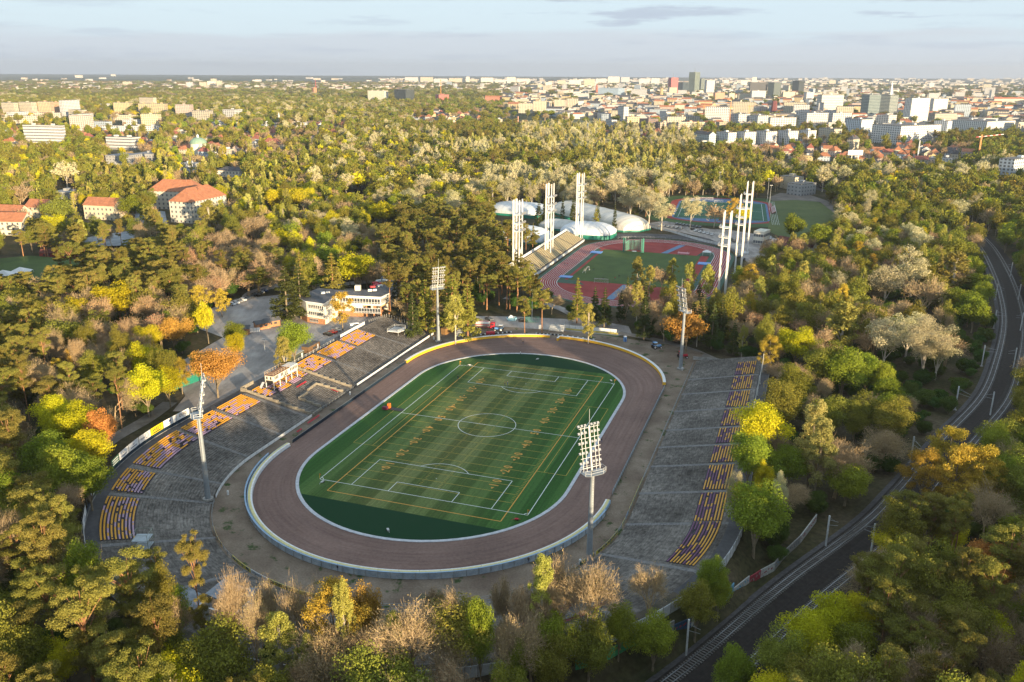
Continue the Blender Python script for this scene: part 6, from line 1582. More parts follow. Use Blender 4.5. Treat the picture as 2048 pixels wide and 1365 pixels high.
bld('low cream slab behind the long cream one', 60, 122, 125, 226, 236, -10, col=BGE, D=12)
bld('low white slab left of the yellow front tower', 201, 235, 238, 252, 262, 4, col=WHT, D=12)
bld('long low white slab below the yellow front tower', 236, 318, 320, 253, 264, 4, col=WHT, D=12)
bld('low cream slab behind the low white ones', 220, 272, 275, 231, 241, 4, col=CREAM, D=12)
bld('low white slab between the yellow and pinkish towers', 245, 276, 279, 240, 250, 4, col=WHT, D=12)
bld('low cream block right of the pinkish white tower', 385, 421, 424, 222, 241, 14, 'balcony', col=CREAM, D=14)
bld('long low white slab with a red roof edge among the trees', 424, 470, 500, 245, 256, 12, col=WHT, D=12)
bld('pale slab block half hidden left of the centre trees', 512, 554, 558, 246, 254, 4, col=WHT, D=12)
bld('pale slab block half hidden, second of the pair', 578, 615, 618, 246, 256, 4, col=WHT, D=12)
bld('cluster of stepped white flats in the woods', 446, 470, 486, 220, 236, 20, 'balcony', col=WHT)
# middle distance landmarks
bld('plain beige cube building on the horizon side of the woods', 736, 769, 777, 182, 205, 25, 'plain', (.56, .53, .44), name='archive_building', cat='building')
bld('dark green glass office block right of the beige cube', 789, 812, 829, 180, 207, 40, 'darkglass', (.10, .12, .12), name='office_building', cat='office building')
bld('red brick office block with a crane behind it', 871, 878, 898, 190, 205, 70, 'tiny', (.42, .10, .08), name='office_building', cat='office building')
bld('orange brick tower on the left part of the town', 624, 628, 634, 176, 189, 50, 'tiny', (.45, .20, .10), name='brick_tower', cat='tower')
bld('long low red building right of the red office block', 970, 1004, 1006, 195, 204, 10, 'tiny', (.46, .18, .12), ORG, 'gable', 5, D=14)
bld('cream slab block with two bays, left of its twin', 1037, 1064, 1066, 207, 227, 6, col=CREAM, D=14)
bld('taller right part of the left cream slab block', 1066, 1092, 1094, 203, 226, 6, col=CREAM, D=14)
bld('cream slab block, the right one of the two big ones', 1108, 1130, 1132, 200, 218, 6, col=CREAM, D=14)
bld('right bay of the right big cream slab block', 1133, 1156, 1158, 198, 217, 6, 'balcony', col=CREAM, D=14)
bld('white low office with dark strip windows in the town centre', 1151, 1178, 1180, 187, 197, 6, 'strip', WHT, D=14)
bld('long blue slab with a cream end in the town centre', 1196, 1236, 1249, 177, 190, 25, 'tiny', (.30, .40, .52))
bld('red office tower with a mast', 1335, 1341, 1355, 156, 190, 72, 'tiny', (.42, .10, .10), name='red_tower', cat='tower')
bld('tallest glass tower of the skyline', 1376, 1388, 1398, 145, 187, 45, 'glass', (.34, .40, .30), name='glass_tower', cat='tower')
bld('dark blue glass tower just left of the tallest tower', 1355, 1365, 1376, 165, 185, 45, 'darkglass', (.12, .18, .24), name='glass_tower', cat='tower')
bld('grey green glass tower just right of the tallest tower', 1398, 1401, 1410, 158, 185, 60, 'glass', (.30, .34, .28), name='glass_tower', cat='tower')
bld('white tower block below the tallest glass tower', 1408, 1412, 1428, 161, 191, 70, 'slab', WHT)
bld('large dark brown office slab on the skyline', 1497, 1499, 1534, 165, 187, 82, 'darkglass', (.10, .07, .07), name='office_building', cat='office building')
bld('dark green glass block right of the brown slab', 1534, 1546, 1560, 166, 197, 50, 'glass', (.20, .22, .17), name='office_building', cat='office building')
bld('black green glass tower right of the town', 1583, 1596, 1607, 162, 189, 50, 'darkglass', (.07, .08, .08), name='glass_tower', cat='tower')
bld('plain white tower block right of the black green tower', 1607, 1612, 1627, 185, 203, 72, 'slab', WHT)
bld('cream office in front of the black green tower', 1563, 1566, 1590, 184, 196, 80, 'tiny', CREAM)
bld('orange brick town block below the glass towers', 1426, 1430, 1449, 186, 199, 75, 'tiny', (.52, .26, .16))
bld('cream town block right of the orange one', 1455, 1458, 1469, 187, 199, 75, 'tiny', CREAM)
bld('wide cream town block with pink roof', 1474, 1477, 1500, 188, 199, 80, 'tiny', CREAM, (.5, .3, .25))
bld('white modern block with glazed corner below the brown slab', 1500, 1503, 1531, 182, 200, 80, 'vert', WHT)
bld('white tower with a wavy patterned facade', 1632, 1641, 1685, 190, 224, 68, 'pattern', (.70, .68, .60), name='patterned_tower', cat='office building')
bld('left green glass office tower of the spire pair', 1719, 1734, 1757, 190, 237, 55, 'glass', (.34, .42, .42), name='glass_tower', cat='tower')
bld('right green glass office tower of the spire pair', 1757, 1776, 1793, 191, 233, 45, 'glass', (.52, .56, .52), name='glass_tower', cat='tower')
bld('white tower with vertical window bands, left of its lower twin', 1805, 1818, 1855, 197, 247, 62, 'vert', (.68, .67, .63), name='white_tower', cat='tower')
bld('lower white tower with vertical window bands on the right', 1855, 1864, 1893, 198, 230, 65, 'vert', (.68, .67, .63), name='white_tower', cat='tower')
bld('white slab block with dark balconies left of the patterned tower', 1597, 1612, 1655, 227, 252, 68, 'balcony', WHT)
bld('white slab block with dark balconies below the patterned tower', 1657, 1664, 1702, 227, 248, 76, 'balcony', WHT)
bld('white balcony block at the left of the slab row', 1536, 1540, 1592, 236, 254, 80, 'balcony', WHT)
bld('stepped white block with zigzag balconies', 1689, 1720, 1745, 240, 272, 58, 'vert', (.60, .65, .70))
bld('long white window grid block, largest of the right side', 1741, 1798, 1878, 253, 290, 60, 'slab', (.68, .68, .67))
bld('white block with brown balconies behind the largest white block', 1752, 1775, 1792, 231, 253, 55, 'balcony', WHT)
bld('white block between the largest one and the far right one', 1866, 1892, 1902, 243, 268, 50, 'vert', (.58, .63, .68))
bld('long white block at the far right behind the cranes', 1900, 1971, 2028, 244, 268, 60, 'vert', (.66, .66, .64))
bld('tan block at the right edge behind the long white one', 2028, 2034, 2060, 245, 268, 70, 'house', BGE)
bld('dark brown perforated block left of the white towers', 1843, 1868, 1912, 228, 245, 65, 'slab', (.42, .38, .32))
bld('yellow residential block with white bands', 1250, 1254, 1280, 234, 253, 78, 'balcony', YLW)
bld('dark brown residential block right of the yellow one', 1278, 1296, 1316, 239, 262, 55, 'balcony', (.20, .13, .11))
bld('orange and white residential block', 1316, 1320, 1341, 245, 263, 78, 'balcony', (.58, .44, .32))
bld('long residential block with orange balconies', 1352, 1356, 1409, 245, 265, 80, 'balcony', (.60, .47, .33))
bld('pale residential block behind the orange balconies', 1329, 1334, 1400, 234, 246, 82, 'balcony', CREAM)
bld('unfinished block with scaffolding by the orange cranes', 1433, 1438, 1463, 245, 256, 78, 'balcony', (.42, .32, .22))
bld('dark and white residential block left of the cranes', 1458, 1476, 1500, 229, 247, 60, 'balcony', (.50, .54, .58))
bld('dark and white residential block right of the cranes', 1498, 1515, 1537, 232, 248, 60, 'balcony', (.50, .54, .58))
bld('blue grey gabled block at the railway sidings', 1386, 1417, 1431, 270, 293, 60, 'house', (.40, .48, .52), DRK, 'gable', 4)
for i, (a, b, c) in enumerate(((1432, 1455, 1472), (1472, 1488, 1511), (1511, 1531, 1553), (1555, 1575, 1595), (1597, 1614, 1631))):
    bld('%s white terrace block from the left along the railway, grey side and warm end' % ordw(i), a, b, c, 266 - i, 290, 62, 'vert', (.62, .63, .64))
bld('grey villa with a tall dark roof right of the terrace blocks', 1693, 1704, 1718, 279, 301, 50, 'house', BGE, DRK, 'hip', 5, 'villa', 'villa')
bld('concrete grey block with an ochre end behind the terrace blocks', 1636, 1666, 1682, 259, 285, 62, 'tiny', BGE)
bld('blue grey new block at the right edge', 1994, 2022, 2075, 320, 362, 55, 'slab', (.50, .56, .62))
bld('flat concrete workshop at the edge of the meadow', 1560, 1588, 1607, 356, 380, 60, 'plain', BGE, name='workshop', cat='workshop')
bld('ruined concrete hall below the workshop', 1574, 1600, 1632, 370, 392, 55, 'tiny', GRY, name='workshop', cat='workshop')
bld('long red roofed hall near the right horizon', 1985, 1988, 2060, 198, 206, 84, 'tiny', BGE, (.40, .12, .07), 'gable', 5, 'hall', 'hall')
# masts and spires
def spire(label, px_, yb, yt, r0, r1, m_, name='spire'):
    x, y = G0(px_, 232 if yb < 200 and px_ > 1700 else yb); 
    lo, hi = 1, 260
    for _ in range(40):
        c = (lo + hi) / 2
        if proj(x, y, c)[1] > yt: lo = c
        else: hi = c
    t = thing(name, label, name, (x, y, 0)); mb = MB(); mb.tube([(0, 0, 0), (0, 0, lo * .78), (0, 0, lo)], [r0, r0 * .8, r1], 6); mb.build('shaft', m_, t); mb = MB(); mb.tube([(0, 0, 0), (0, 0, 2)], r0 * 1.3, 6); mb.build('base', CONC, t)
spire('white pier and spire between the two green glass towers', 1776, 195, 164, 4, .5, whitep)
spire('thin mast on the tallest glass tower', 1387, 186, 136, 1.6, .6, steel)
spire('mast on the red office tower', 1345, 188, 146, 1.4, .5, steel)
spire('church spire of brick in the town centre', 1193, 192, 168, 6, .4, mat_flat('spire_brick', (.36, .12, .08), .8))
spire('square stone tower left of the red tower', 1322, 199, 177, 8, 7.5, mat_flat('spire_stone', (.42, .33, .18), .8), 'stone_tower')
spire('dark brick tower in the right part of the town', 1547, 228, 202, 9, 6, mat_flat('tower_dark_brick', (.16, .05, .05), .8), 'stone_tower')
spire('thin radio mast on the left horizon', 632, 182, 158, 1.6, .5, redm)
spire('lattice pylon among the central trees', 559, 250, 226, 2.2, .5, steel_w, 'pylon'); spire('lattice pylon left of the railway sidings', 1175, 273, 246, 2.0, .6, steel_w, 'pylon')
spire('red and white chimney mast behind the poplars', 1036, 258, 233, 1.4, 1.0, mat_flat('mast_pink', (.55, .30, .25), .7), 'pylon')
spire('thin grey pole right of the billboard', 1834, 322, 281, 1.1, .7, CONC_W, 'pylon')
t = thing('water_tower', 'white water tower with a red bowl in front of the white towers', 'water tower', (*G0(1808, 243), 0)); mb = MB(); mb.tube([(0, 0, 0), (0, 0, 34)], 4.5, 8); mb.build('shaft', whitep, t); mb = MB(); mb.tube([(0, 0, 34), (0, 0, 39), (0, 0, 42)], [4, 9.5, 5], 10); mb.build('bowl', mat_flat('bowl_red', (.45, .10, .06), .6), t)
# cranes
crm = mat_flat('crane_orange', (.62, .26, .06), .5)
def crane(label, px_, yb, yt, jx0, jx1, jy1, mat=crm, red=False):
    x, y = G0(px_, yb); lo, hi = 1, 260
    for _ in range(40):
        c = (lo + hi) / 2
        if proj(x, y, c)[1] > yt: lo = c
        else: hi = c
    H = lo; d = proj(x, y, H)[2]; t = thing('tower_crane', label, 'crane', (x, y, 0), 0, 'tower cranes'); s = d / F_PX
    mb = MB(); wd = max(1.2, 1.0 * s)
    for a in (-1, 1):
        for b in (-1, 1): mb.box((a * wd / 2, b * wd / 2, H / 2), (wd * .28, wd * .28, H))
    k = 0
    while k < H: mb.box((0, -wd / 2, k), (wd, wd * .2, wd * .2)); mb.tube([(-wd / 2, -wd / 2, k), (wd / 2, -wd / 2, k + wd * 1.6)], wd * .09, 4); k += wd * 1.6
    mb.build('tower', mat, t)
    if jx1 is not None:
        mb = MB(); L0, L1 = (jx0 - px_) * s, (jx1 - px_) * s; rise = (yt - jy1) * s
        n = 10
        for k in range(n): 
            f0, f1 = k / n, (k + 1) / n
            mb.cur = k % 2 if red else 0
            mb.tube([(L0 + (L1 - L0) * f0, 0, H - .3 * rise + rise * 1.0 * f0), (L0 + (L1 - L0) * f1, 0, H - .3 * rise + rise * f1)], wd * .42, 4)
        mb.build('jib', [crm if not red else redm, whitep], t)
        mb = MB(); mb.box((0, 0, H + wd * .8), (wd, wd, wd * 1.6)); mb.build('cab', mat, t)
crane('large orange crane with a red and white jib above the right trees', 1955, 324, 273, 1944, 1998, 267, red=True)
crane('orange crane at the right edge with a flat jib', 2004, 315, 296, 1990, 2070, 296)
for i, px_ in enumerate((1406, 1431, 1459, 1496)): crane('%s orange tower crane from the left, over the residential blocks' % ordw(i), px_, 246, (212, 216, 206, 213)[i], px_ - 3, px_ + (10, 8, -12, 9)[i], (212, 216, 206, 213)[i] - 1)
crane('thin orange crane behind the red brick office block', 882, 203, 161, 880, 884, 161)
# wind turbines, billboard, portals over the sidings
t = thing('billboard', 'white billboard on two poles among the right villas', 'billboard', (*G0(1708, 330), 0)); mb = MB(); mb.box((0, 0, 14.5), (18, .5, 6)); mb.build('panel', whitep, t); mb = MB(); [mb.box((s, 0, 6), (.6, .6, 12)) for s in (-4, 4)]; mb.build('pole', steel, t)
for i, (a, b, yb, h) in enumerate(((1372, 1386, 290, 9), (1404, 1418, 298, 11), (1448, 1470, 300, 11), (1240, 1254, 276, 10))):
    (x0, y0), (x1, y1) = G0(a, yb), G0(b, yb); t = thing('signal_portal', '%s steel portal over the railway sidings from the left' % ordw((1, 2, 3, 0)[i]), 'portal', (x0, y0, 0), math.atan2(y1 - y0, x1 - x0), 'steel portals over the sidings'); L = math.hypot(x1 - x0, y1 - y0)
    mb = MB(); [mb.box((q, 0, h / 2), (.5, .5, h)) for q in (0, L)]; mb.build('post', steel_w, t); mb = MB(); mb.box((L / 2, 0, h), (L, .5, 1.0)); mb.build('beam', steel_w, t)
# ---- near villas
H_ = lambda *a, **k: bld(*a, name='villa', cat='villa', **k)
t = bld('wide orange roofed rear wing of the old hospital villa', 297, 399, 408, 384, 420, 6, 'house', (.52, .48, .40), ORG, 'hip', 8, 'hospital_wing', 'villa', D=20)
t = bld('tall front wing of the hospital villa with a hipped orange roof', 341, 385, 396, 405, 447, 18, 'house', (.54, .52, .46), ORG, 'hip', 8.5, 'hospital_wing', 'villa', D=42)
t = bld('long cream house with an orange roof at the left', 168, 232, 243, 413, 441, 14, 'house', (.54, .48, .36), ORG, 'gable', 5, 'long_house', 'house', D=14)
t = bld('left part of the long cream house behind the maple', 50, 92, 102, 416, 440, 14, 'house', (.54, .48, .36), ORG, 'gable', 5, 'long_house', 'house', D=14)
bld('orange roofed house at the left edge, upper of the two', -20, 40, 47, 428, 452, 10, 'house', (.62, .56, .44), ORG, 'gable', 5, 'long_house', 'house', D=14)
bld('orange roofed house at the left edge, lower of the two', -20, 48, 52, 444, 471, 4, 'house', (.64, .60, .50), ORG, 'gable', 5, 'long_house', 'house', D=14)
bld('grey technical block with white chimneys left of the hospital', 103, 142, 148, 386, 398, 10, 'plain', GRY, (.3, .32, .34), name='technical_block', cat='building', D=18)
bld('palace with a dark mansard roof and orange eaves', 432, 480, 487, 342, 355, 10, 'house', (.66, .62, .54), DRK, 'hip', 3, 'palace', 'palace', D=16)
bld('grey flat roofed complex left of the domed church', 212, 255, 262, 313, 333, 12, 'tiny', GRY, (.22, .23, .25), name='institute', cat='building', D=30)
bld('grey flat roofed complex nearer the domed church', 268, 305, 312, 309, 325, 12, 'tiny', GRY, (.22, .23, .25), name='institute', cat='building', D=30)
bld('white villa group below the domed church', 356, 390, 398, 329, 345, 14, 'house', WHT, (.3, .3, .3), name='villa', cat='villa', D=16)
# domed church
x, y = G0(399, 309); t = thing('domed_church', 'round church with a pale green copper dome among the trees', 'church', (x, y, 0)); mb = MB(); mb.tube([(0, 0, 0), (0, 0, 14)], 10.5, 16); mb.build('wall', wallw, t); mb = MB(); mb.tube([(0, 0, 14 + 8 * math.sin(a)) for a in np.linspace(0, 1.5, 8)], [11 * math.cos(a) for a in np.linspace(0, 1.5, 8)], 16); mb.build('dome', mat_flat('copper_green', (.22, .34, .26), .6), t); mb = MB(); mb.tube([(0, 0, 21.5), (0, 0, 24.5), (0, 0, 26)], [1.6, 1.6, .1], 8); mb.build('lantern', whitep, t)
# clubhouse and cottages by the athletics ground
t = bld('white clubhouse with a stepped roof right of the lamp towers', 1507, 1526, 1538, 466, 489, 35, 'strip', (.66, .63, .55), (.6, .58, .5), name='clubhouse', cat='clubhouse', D=12)
small_house('left brown roofed cottage between the dark trees', *G0(1574, 500), 0, -.9, 12, 9, 3, 5, wallw, mat_noise('roof_brown', (.10, .04, .035), (.17, .07, .06), .8), 'cottage', 'cottage')
small_house('right brown roofed cottage between the dark trees', *G0(1616, 500), 0, -.9, 11, 8, 3, 4.5, wallw, mat_noise('roof_brown', (.10, .04, .035), (.17, .07, .06), .8), 'cottage', 'cottage')
small_house('left red shed on the allotment at the left', *G0(98, 512, 2), 1.5, .1, 8, 6, 2.8, 1.6, mat_flat('shed_red', (.26, .04, .03), .7), mat_flat('shed_roof', (.16, .05, .04), .7), 'red_shed', 'shed')
small_house('right red shed on the allotment at the left', *G0(139, 514, 2), 1.5, .1, 8.5, 5, 2.6, 1.4, mat_flat('shed_red', (.26, .04, .03), .7), mat_flat('shed_roof', (.16, .05, .04), .7), 'red_shed', 'shed')
for i, (a, b) in enumerate(((8, 556), (42, 550))):
    t = thing('white_tent', '%s white peaked tent on the meadow at the left edge' % ('left', 'right')[i], 'tent', (*G0(a, b, 3), 2.6), .2); mb = MB(); q = [(-5, -4), (5, -4), (5, 4), (-5, 4)]; [mb.face([(*q[k], 2.2), (*q[(k + 1) % 4], 2.2), (0, 0, 4.6)]) for k in range(4)]; mb.build('roof', whitep, t); mb = MB(); [mb.box((*p, 1.1), (.15, .15, 2.2)) for p in q]; mb.build('legs', steel_w, t)
mb = MB(); mb.flat([G0(a, b, 3.2) for a, b in [(-30, 575), (-30, 520), (60, 512), (170, 520), (176, 530), (120, 560), (40, 574)]], 3.25); struct(mb.build('meadow', grassA))
sheet('paved_yard', px_uv([(150, 480), (262, 462), (300, 470), (250, 492), (160, 496)], 1.5), 1.8, mat_noise('yard_pale', (.20, .23, .27), (.32, .34, .36), .2))
sheet('paved_yard', px_uv([(262, 420), (330, 424), (335, 450), (270, 448)], 0), .4, mat_noise('yard_pale', (.20, .23, .27), (.32, .34, .36), .2))

# ---- generic houses, sampled inside picture regions and kept apart on the ground
AUTO = []     # (object, description, px, py) for the label pass
def in_poly(x, y, P):
    c = False; j = len(P) - 1
    for i in range(len(P)):
        if (P[i][1] > y) != (P[j][1] > y) and x < (P[j][0] - P[i][0]) * (y - P[i][1]) / (P[j][1] - P[i][1]) + P[i][0]: c = not c
        j = i
    return c
def hit_foot(x, y, m_=6):
    for cx, cy, dL, dR, L, D in FOOT:
        a, b = x - cx, y - cy; l = a * dL[0] + b * dL[1]; d = a * dR[0] + b * dR[1]
        if -m_ < l < L + m_ and -m_ < d < D + m_: return True
    return False
rh = random.Random(11)
PROTO = {}
def proto(kind, var):
    k = (kind, var)
    if k in PROTO: return PROTO[k]
    t = empty({'villa': 'villa', 'tenement': 'town_house', 'slab': 'apartment_block'}[kind]); r = random.Random(hash(kind) % 97 + var)
    r = random.Random({'villa': 1, 'tenement': 50, 'slab': 90}[kind] + var)
    if kind == 'villa': L, D, H = r.uniform(10, 16), r.uniform(9, 12), r.uniform(5.5, 8); st, rf, rr = 'house', r.choice(('hip', 'gable', 'gable', 'flat')), r.uniform(3.5, 5.5)
    elif kind == 'tenement': L, D, H = r.uniform(18, 42), r.uniform(12, 15), r.uniform(13, 19); st, rf, rr = r.choice(('slab', 'house', 'balcony')), r.choice(('gable', 'flat', 'flat', 'gable')), r.uniform(3, 5)
    else: L, D, H = r.uniform(26, 52), 12, r.choice((14, 17, 32, 36)); st, rf, rr = 'slab', 'flat', 0
    build_block(t, L, D, H, st, (.6, .6, .6), ORG, rf, rr, detail=(kind == 'villa'))
    for c in COL.objects:
        if c.parent == t: c.location = (L / 2, -D / 2, 0)
    index_children(t); PROTO[k] = [t, L, D, H, rf, False]; return PROTO[k]
walls = {'cream': CREAM, 'white': WHT, 'beige': BGE, 'yellow': YLW, 'pinkish': PNK, 'blue grey': BLU}
roofs = {'orange': ORG, 'red': RED_R, 'dark': DRK, 'grey': FLT}
def place(kind, x, y, px_, py_):
    var = rh.randrange(8 if kind == 'villa' else 6); P = proto(kind, var); rz = rh.choice((-.35, -.35 + math.pi / 2, -.3, rh.uniform(-1.5, 1.5)))
    if not P[5]: o = P[0]; P[5] = True; o.location = (x, y, TZ(x, y) + .25); o.rotation_euler = (0, 0, rz)
    else: o = copy_tree(P[0], None, (x, y, TZ(x, y) + .25), rz)
    if not o.name in CHILD: index_children(o)
    wc = rh.choice(list(walls)) if kind != 'slab' else rh.choice(('cream', 'white', 'white', 'white', 'blue grey')); rc = (rh.choice(('orange', 'orange', 'red', 'dark', 'orange') if kind == 'villa' else ('dark', 'dark', 'orange')) if P[4] != 'flat' else 'grey')
    for c in CHILD[o.name]:
        k = c.name.split('.')[0]; q = rh.uniform(.88, 1.08); c.color = (*[min(1, v * q) for v in (walls[wc] if k == 'wall' else roofs[rc])], 1)
    hp = P[3] * F_PX / math.hypot(x, y); wp = P[1] * .5 * F_PX / math.hypot(x, y); BRECT.append((px_ - wp, py_ - hp * (1.5 if kind == 'villa' else 1.1), px_ + wp, py_ - hp * .35))
    o['category'] = {'villa': 'house', 'tenement': 'town house', 'slab': 'apartment block'}[kind]
    AUTO.append([o, '%s %s, %s roof' % (wc, {'villa': 'house', 'tenement': 'town block', 'slab': 'slab block'}[kind], rc), px_, py_, {'villa': 'detached houses among the trees', 'tenement': 'town blocks of the city', 'slab': 'pale slab blocks of the outer estates'}[kind]])
    return P
placed = []; KEYR = list(BRECT)
def hides(px_, py_, h, hw, x, y):
    s_ = F_PX / math.hypot(x, y); return any(a < px_ + hw * s_ and c > px_ - hw * s_ and d < py_ and py_ - h * s_ < d for a, b, c, d in KEYR)
def region(kind, poly, n, gap):
    xs = [p[0] for p in poly]; ys = [p[1] for p in poly]; tries = 0; k = 0
    while k < n and tries < n * 60:
        tries += 1; px_, py_ = rh.uniform(min(xs), max(xs)), rh.uniform(min(ys), max(ys))
        if not in_poly(px_, py_, poly): continue
        x, y = G0(px_, py_)
        if hit_foot(x, y, 12) or hides(px_, py_, 11 if kind == 'villa' else 20, 14, x, y): continue
        if any((x - a) ** 2 + (y - b) ** 2 < (gap * .5 + g_ * .5) ** 2 for a, b, g_ in placed): continue
        place(kind, x, y, px_, py_); placed.append((x, y, gap)); k += 1
region('villa', [(200, 262), (330, 262), (620, 262), (700, 272), (560, 300), (430, 318), (300, 300), (190, 300), (150, 280)], 62, 20)
region('villa', [(0, 262), (48, 262), (48, 300), (0, 300)], 6, 20)
region('villa', [(440, 255), (690, 250), (700, 262), (450, 266)], 20, 22)
region('villa', [(810, 228), (980, 222), (1010, 246), (900, 250), (815, 244)], 34, 20)
region('villa', [(1500, 296), (1740, 298), (1860, 296), (1960, 312), (1880, 330), (1760, 330), (1540, 318)], 60, 17)
region('villa', [(1200, 258), (1330, 268), (1350, 285), (1260, 280), (1210, 272)], 10, 20)
region('tenement', [(1000, 192), (1250, 196), (1500, 200), (1640, 204), (1640, 226), (1500, 228), (1400, 232), (1240, 236), (1130, 240), (1000, 214)], 170, 34)
region('slab', [(1180, 236), (1640, 228), (2048, 236), (2048, 262), (1900, 250), (1500, 262), (1300, 262), (1200, 252)], 20, 40)
region('tenement', [(1640, 206), (2060, 204), (2060, 246), (1900, 228), (1700, 240), (1650, 226)], 95, 34)
region('slab', [(0, 215), (400, 215), (420, 250), (330, 262), (0, 262)], 7, 50)
region('slab', [(900, 172), (1560, 172), (1640, 180), (1640, 200), (1400, 200), (1000, 190), (880, 184)], 60, 60)
region('slab', [(1640, 178), (2060, 176), (2060, 204), (1640, 204)], 34, 60)
# far white estates on the horizon, each a block one can count
for (a, b, yt, yb) in ((810, 837, 155, 165), (841, 867, 155, 166), (868, 896, 158, 167), (898, 925, 157, 167), (932, 940, 154, 165), (941, 955, 159, 167), (962, 987, 156, 168), (990, 1012, 160, 168), (1014, 1032, 155, 167), (1034, 1060, 158, 166), (1062, 1086, 169, 178), (1091, 1104, 165, 179), (1116, 1132, 161, 172), (1138, 1163, 160, 172), (1168, 1190, 159, 176), (1192, 1214, 158, 168), (1216, 1240, 154, 166), (1242, 1260, 155, 165), (1278, 1300, 158, 171), (1302, 1320, 157, 171), (1447, 1458, 160, 171), (1481, 1495, 161, 173), (1504, 1514, 155, 166), (1658, 1672, 161, 168), (1680, 1694, 161, 169), (1706, 1713, 161, 169), (1716, 1722, 161, 169), (1858, 1869, 166, 175), (373, 386, 165, 175), (246, 264, 164, 173), (399, 414, 165, 175), (415, 432, 163, 174), (422, 434, 158, 170), (434, 445, 162, 175), (450, 462, 170, 179), (463, 476, 171, 180), (150, 166, 151, 156), (222, 232, 149, 153), (663, 680, 170, 174)):
    mx_ = b - 1; t = bld('x', a, mx_, b + 1, yt, yb, 6, 'tiny', rh.choice((WHT, CREAM, (.72, .68, .58))), D=14, name='tower_block', cat='tower block', group='pale tower blocks near the horizon')
    AUTO.append([t, 'pale distant tower block', (a + b) / 2, yb, 'pale tower blocks near the horizon'])
# the rest of the town: one mass of small roofs and walls
mbs = {k: MB() for k in ('w', 'c', 'o', 'd')}
for _ in range(4200):
    px_ = rh.uniform(-60, 2110); q = rh.random()
    py_ = rh.uniform(158, 186) if q < .42 else rh.uniform(186, 262)
    if py_ > 186 and px_ < 1000: continue
    if py_ < 186 and px_ < 760 and not (168 < py_ < 182 or rh.random() < .15): continue
    if py_ > 208 and px_ < 1120 or py_ > 240 and px_ < 1240: continue
    x, y = G0(px_, py_)
    if hit_foot(x, y, 8) or hides(px_, py_, 14, 12, x, y): continue
    s_ = 1 + max(0, (y - 3000) / 5000); L, D, H = rh.uniform(12, 38) * s_, rh.uniform(9, 14) * s_, rh.uniform(6, 15) * (1 + .25 * (s_ - 1)); a = rh.choice((-.35, 1.22, .2)); R = Matrix.Rotation(a, 2)
    P = [tuple(R @ Vector(p) + Vector((x, y))) for p in ((-L / 2, -D / 2), (L / 2, -D / 2), (L / 2, D / 2), (-L / 2, D / 2))]
    k = rh.choice('wwwc'); mbs[k].prism(P, -.5, H); kr = rh.choice('oddd')
    if rh.random() < .6:
        c0, c1 = [(P[0][j] + P[3][j]) / 2 for j in (0, 1)], [(P[1][j] + P[2][j]) / 2 for j in (0, 1)]; z = H + 3.5
        mbs[kr].face([(*P[0], H + .05), (*P[1], H + .05), (*c1, z), (*c0, z)]); mbs[kr].face([(*P[2], H + .05), (*P[3], H + .05), (*c0, z), (*c1, z)]); mbs[k].face([(*P[1], H), (*P[2], H), (*c1, z)]); mbs[k].face([(*P[3], H), (*P[0], H), (*c0, z)])
big = MB(); 
for i, k in enumerate('wcod'):
    m_ = mbs[k]; b = len(big.v); big.v += m_.v; big.f += [tuple(b + j for j in f) for f in m_.f]; big.uv += m_.uv; big.mi += [i] * len(m_.f)
o = big.build('distant_town', [mat_flat('town_white', (.60, .58, .54), .8, dirt=.3, dscale=.02), mat_flat('town_cream', (.52, .46, .36), .8, dirt=.3, dscale=.02), mat_flat('town_orange', (.34, .13, .07), .8, dirt=.3, dscale=.02), mat_flat('town_dark', (.13, .12, .12), .8)]); stuff(o)
tag(o, 'mass of small distant town houses spreading towards the horizon', 'town')
# ------------------------------------------------------------------ trees
def leaf_mat(name, c, var=.25, trans=.25, hue=.03):
    m = new_mat('leaf_' + name); w = N(m); g_ = w.n('ShaderNodeNewGeometry'); oi = w.n('ShaderNodeObjectInfo')
    h = w.n('ShaderNodeHueSaturation'); w.put(h, 'Color', (*c, 1)); 
    w.t.links.new(w.m('MULTIPLY_ADD', oi.outputs['Random'], hue * 2, .5 - hue), h.inputs['Hue'])
    w.t.links.new(w.m('MULTIPLY_ADD', g_.outputs['Random Per Island'], var * 2, 1.0 - var), h.inputs['Value'])
    rnd2 = w.m('FRACT', w.m('MULTIPLY', oi.outputs['Random'], 7.31))
    val2 = w.mix(1.0, h.outputs[0], w.ramp(rnd2, [(0, .72), (1, 1.18)]), 'MULTIPLY')
    d = w.n('ShaderNodeBsdfDiffuse'); t_ = w.n('ShaderNodeBsdfTranslucent'); x = w.n('ShaderNodeMixShader'); x.inputs[0].default_value = trans
    w.t.links.new(val2, d.inputs[0]); w.t.links.new(val2, t_.inputs[0]); w.t.links.new(d.outputs[0], x.inputs[1]); w.t.links.new(t_.outputs[0], x.inputs[2])
    o = w.n('ShaderNodeOutputMaterial'); w.t.links.new(x.outputs[0], o.inputs[0]); return m
LC = {'pine': ((.20, .185, .042), .3, .15, .02), 'spruce': ((.070, .088, .026), .3, .15, .02), 'larch': ((.25, .24, .045), .3, .2, .02), 'maple': ((.50, .46, .022), .25, .3, .015), 'lime': ((.215, .26, .03), .3, .3, .015), 'olive': ((.215, .215, .036), .3, .25, .025),
      'gold': ((.46, .34, .05), .3, .25, .015), 'orange': ((.48, .25, .06), .3, .2, .02), 'pale': ((.50, .46, .27), .2, .25, .015), 'birch': ((.36, .34, .08), .3, .3, .02), 'bud': ((.31, .23, .11), .35, .1, .03), 'pink': ((.42, .25, .14), .3, .1, .02), 'shrub': ((.075, .125, .025), .3, .25, .03), 'poplar': ((.44, .41, .13), .25, .25, .02)}
LM = {k: leaf_mat(k, *v) for k, v in LC.items()}
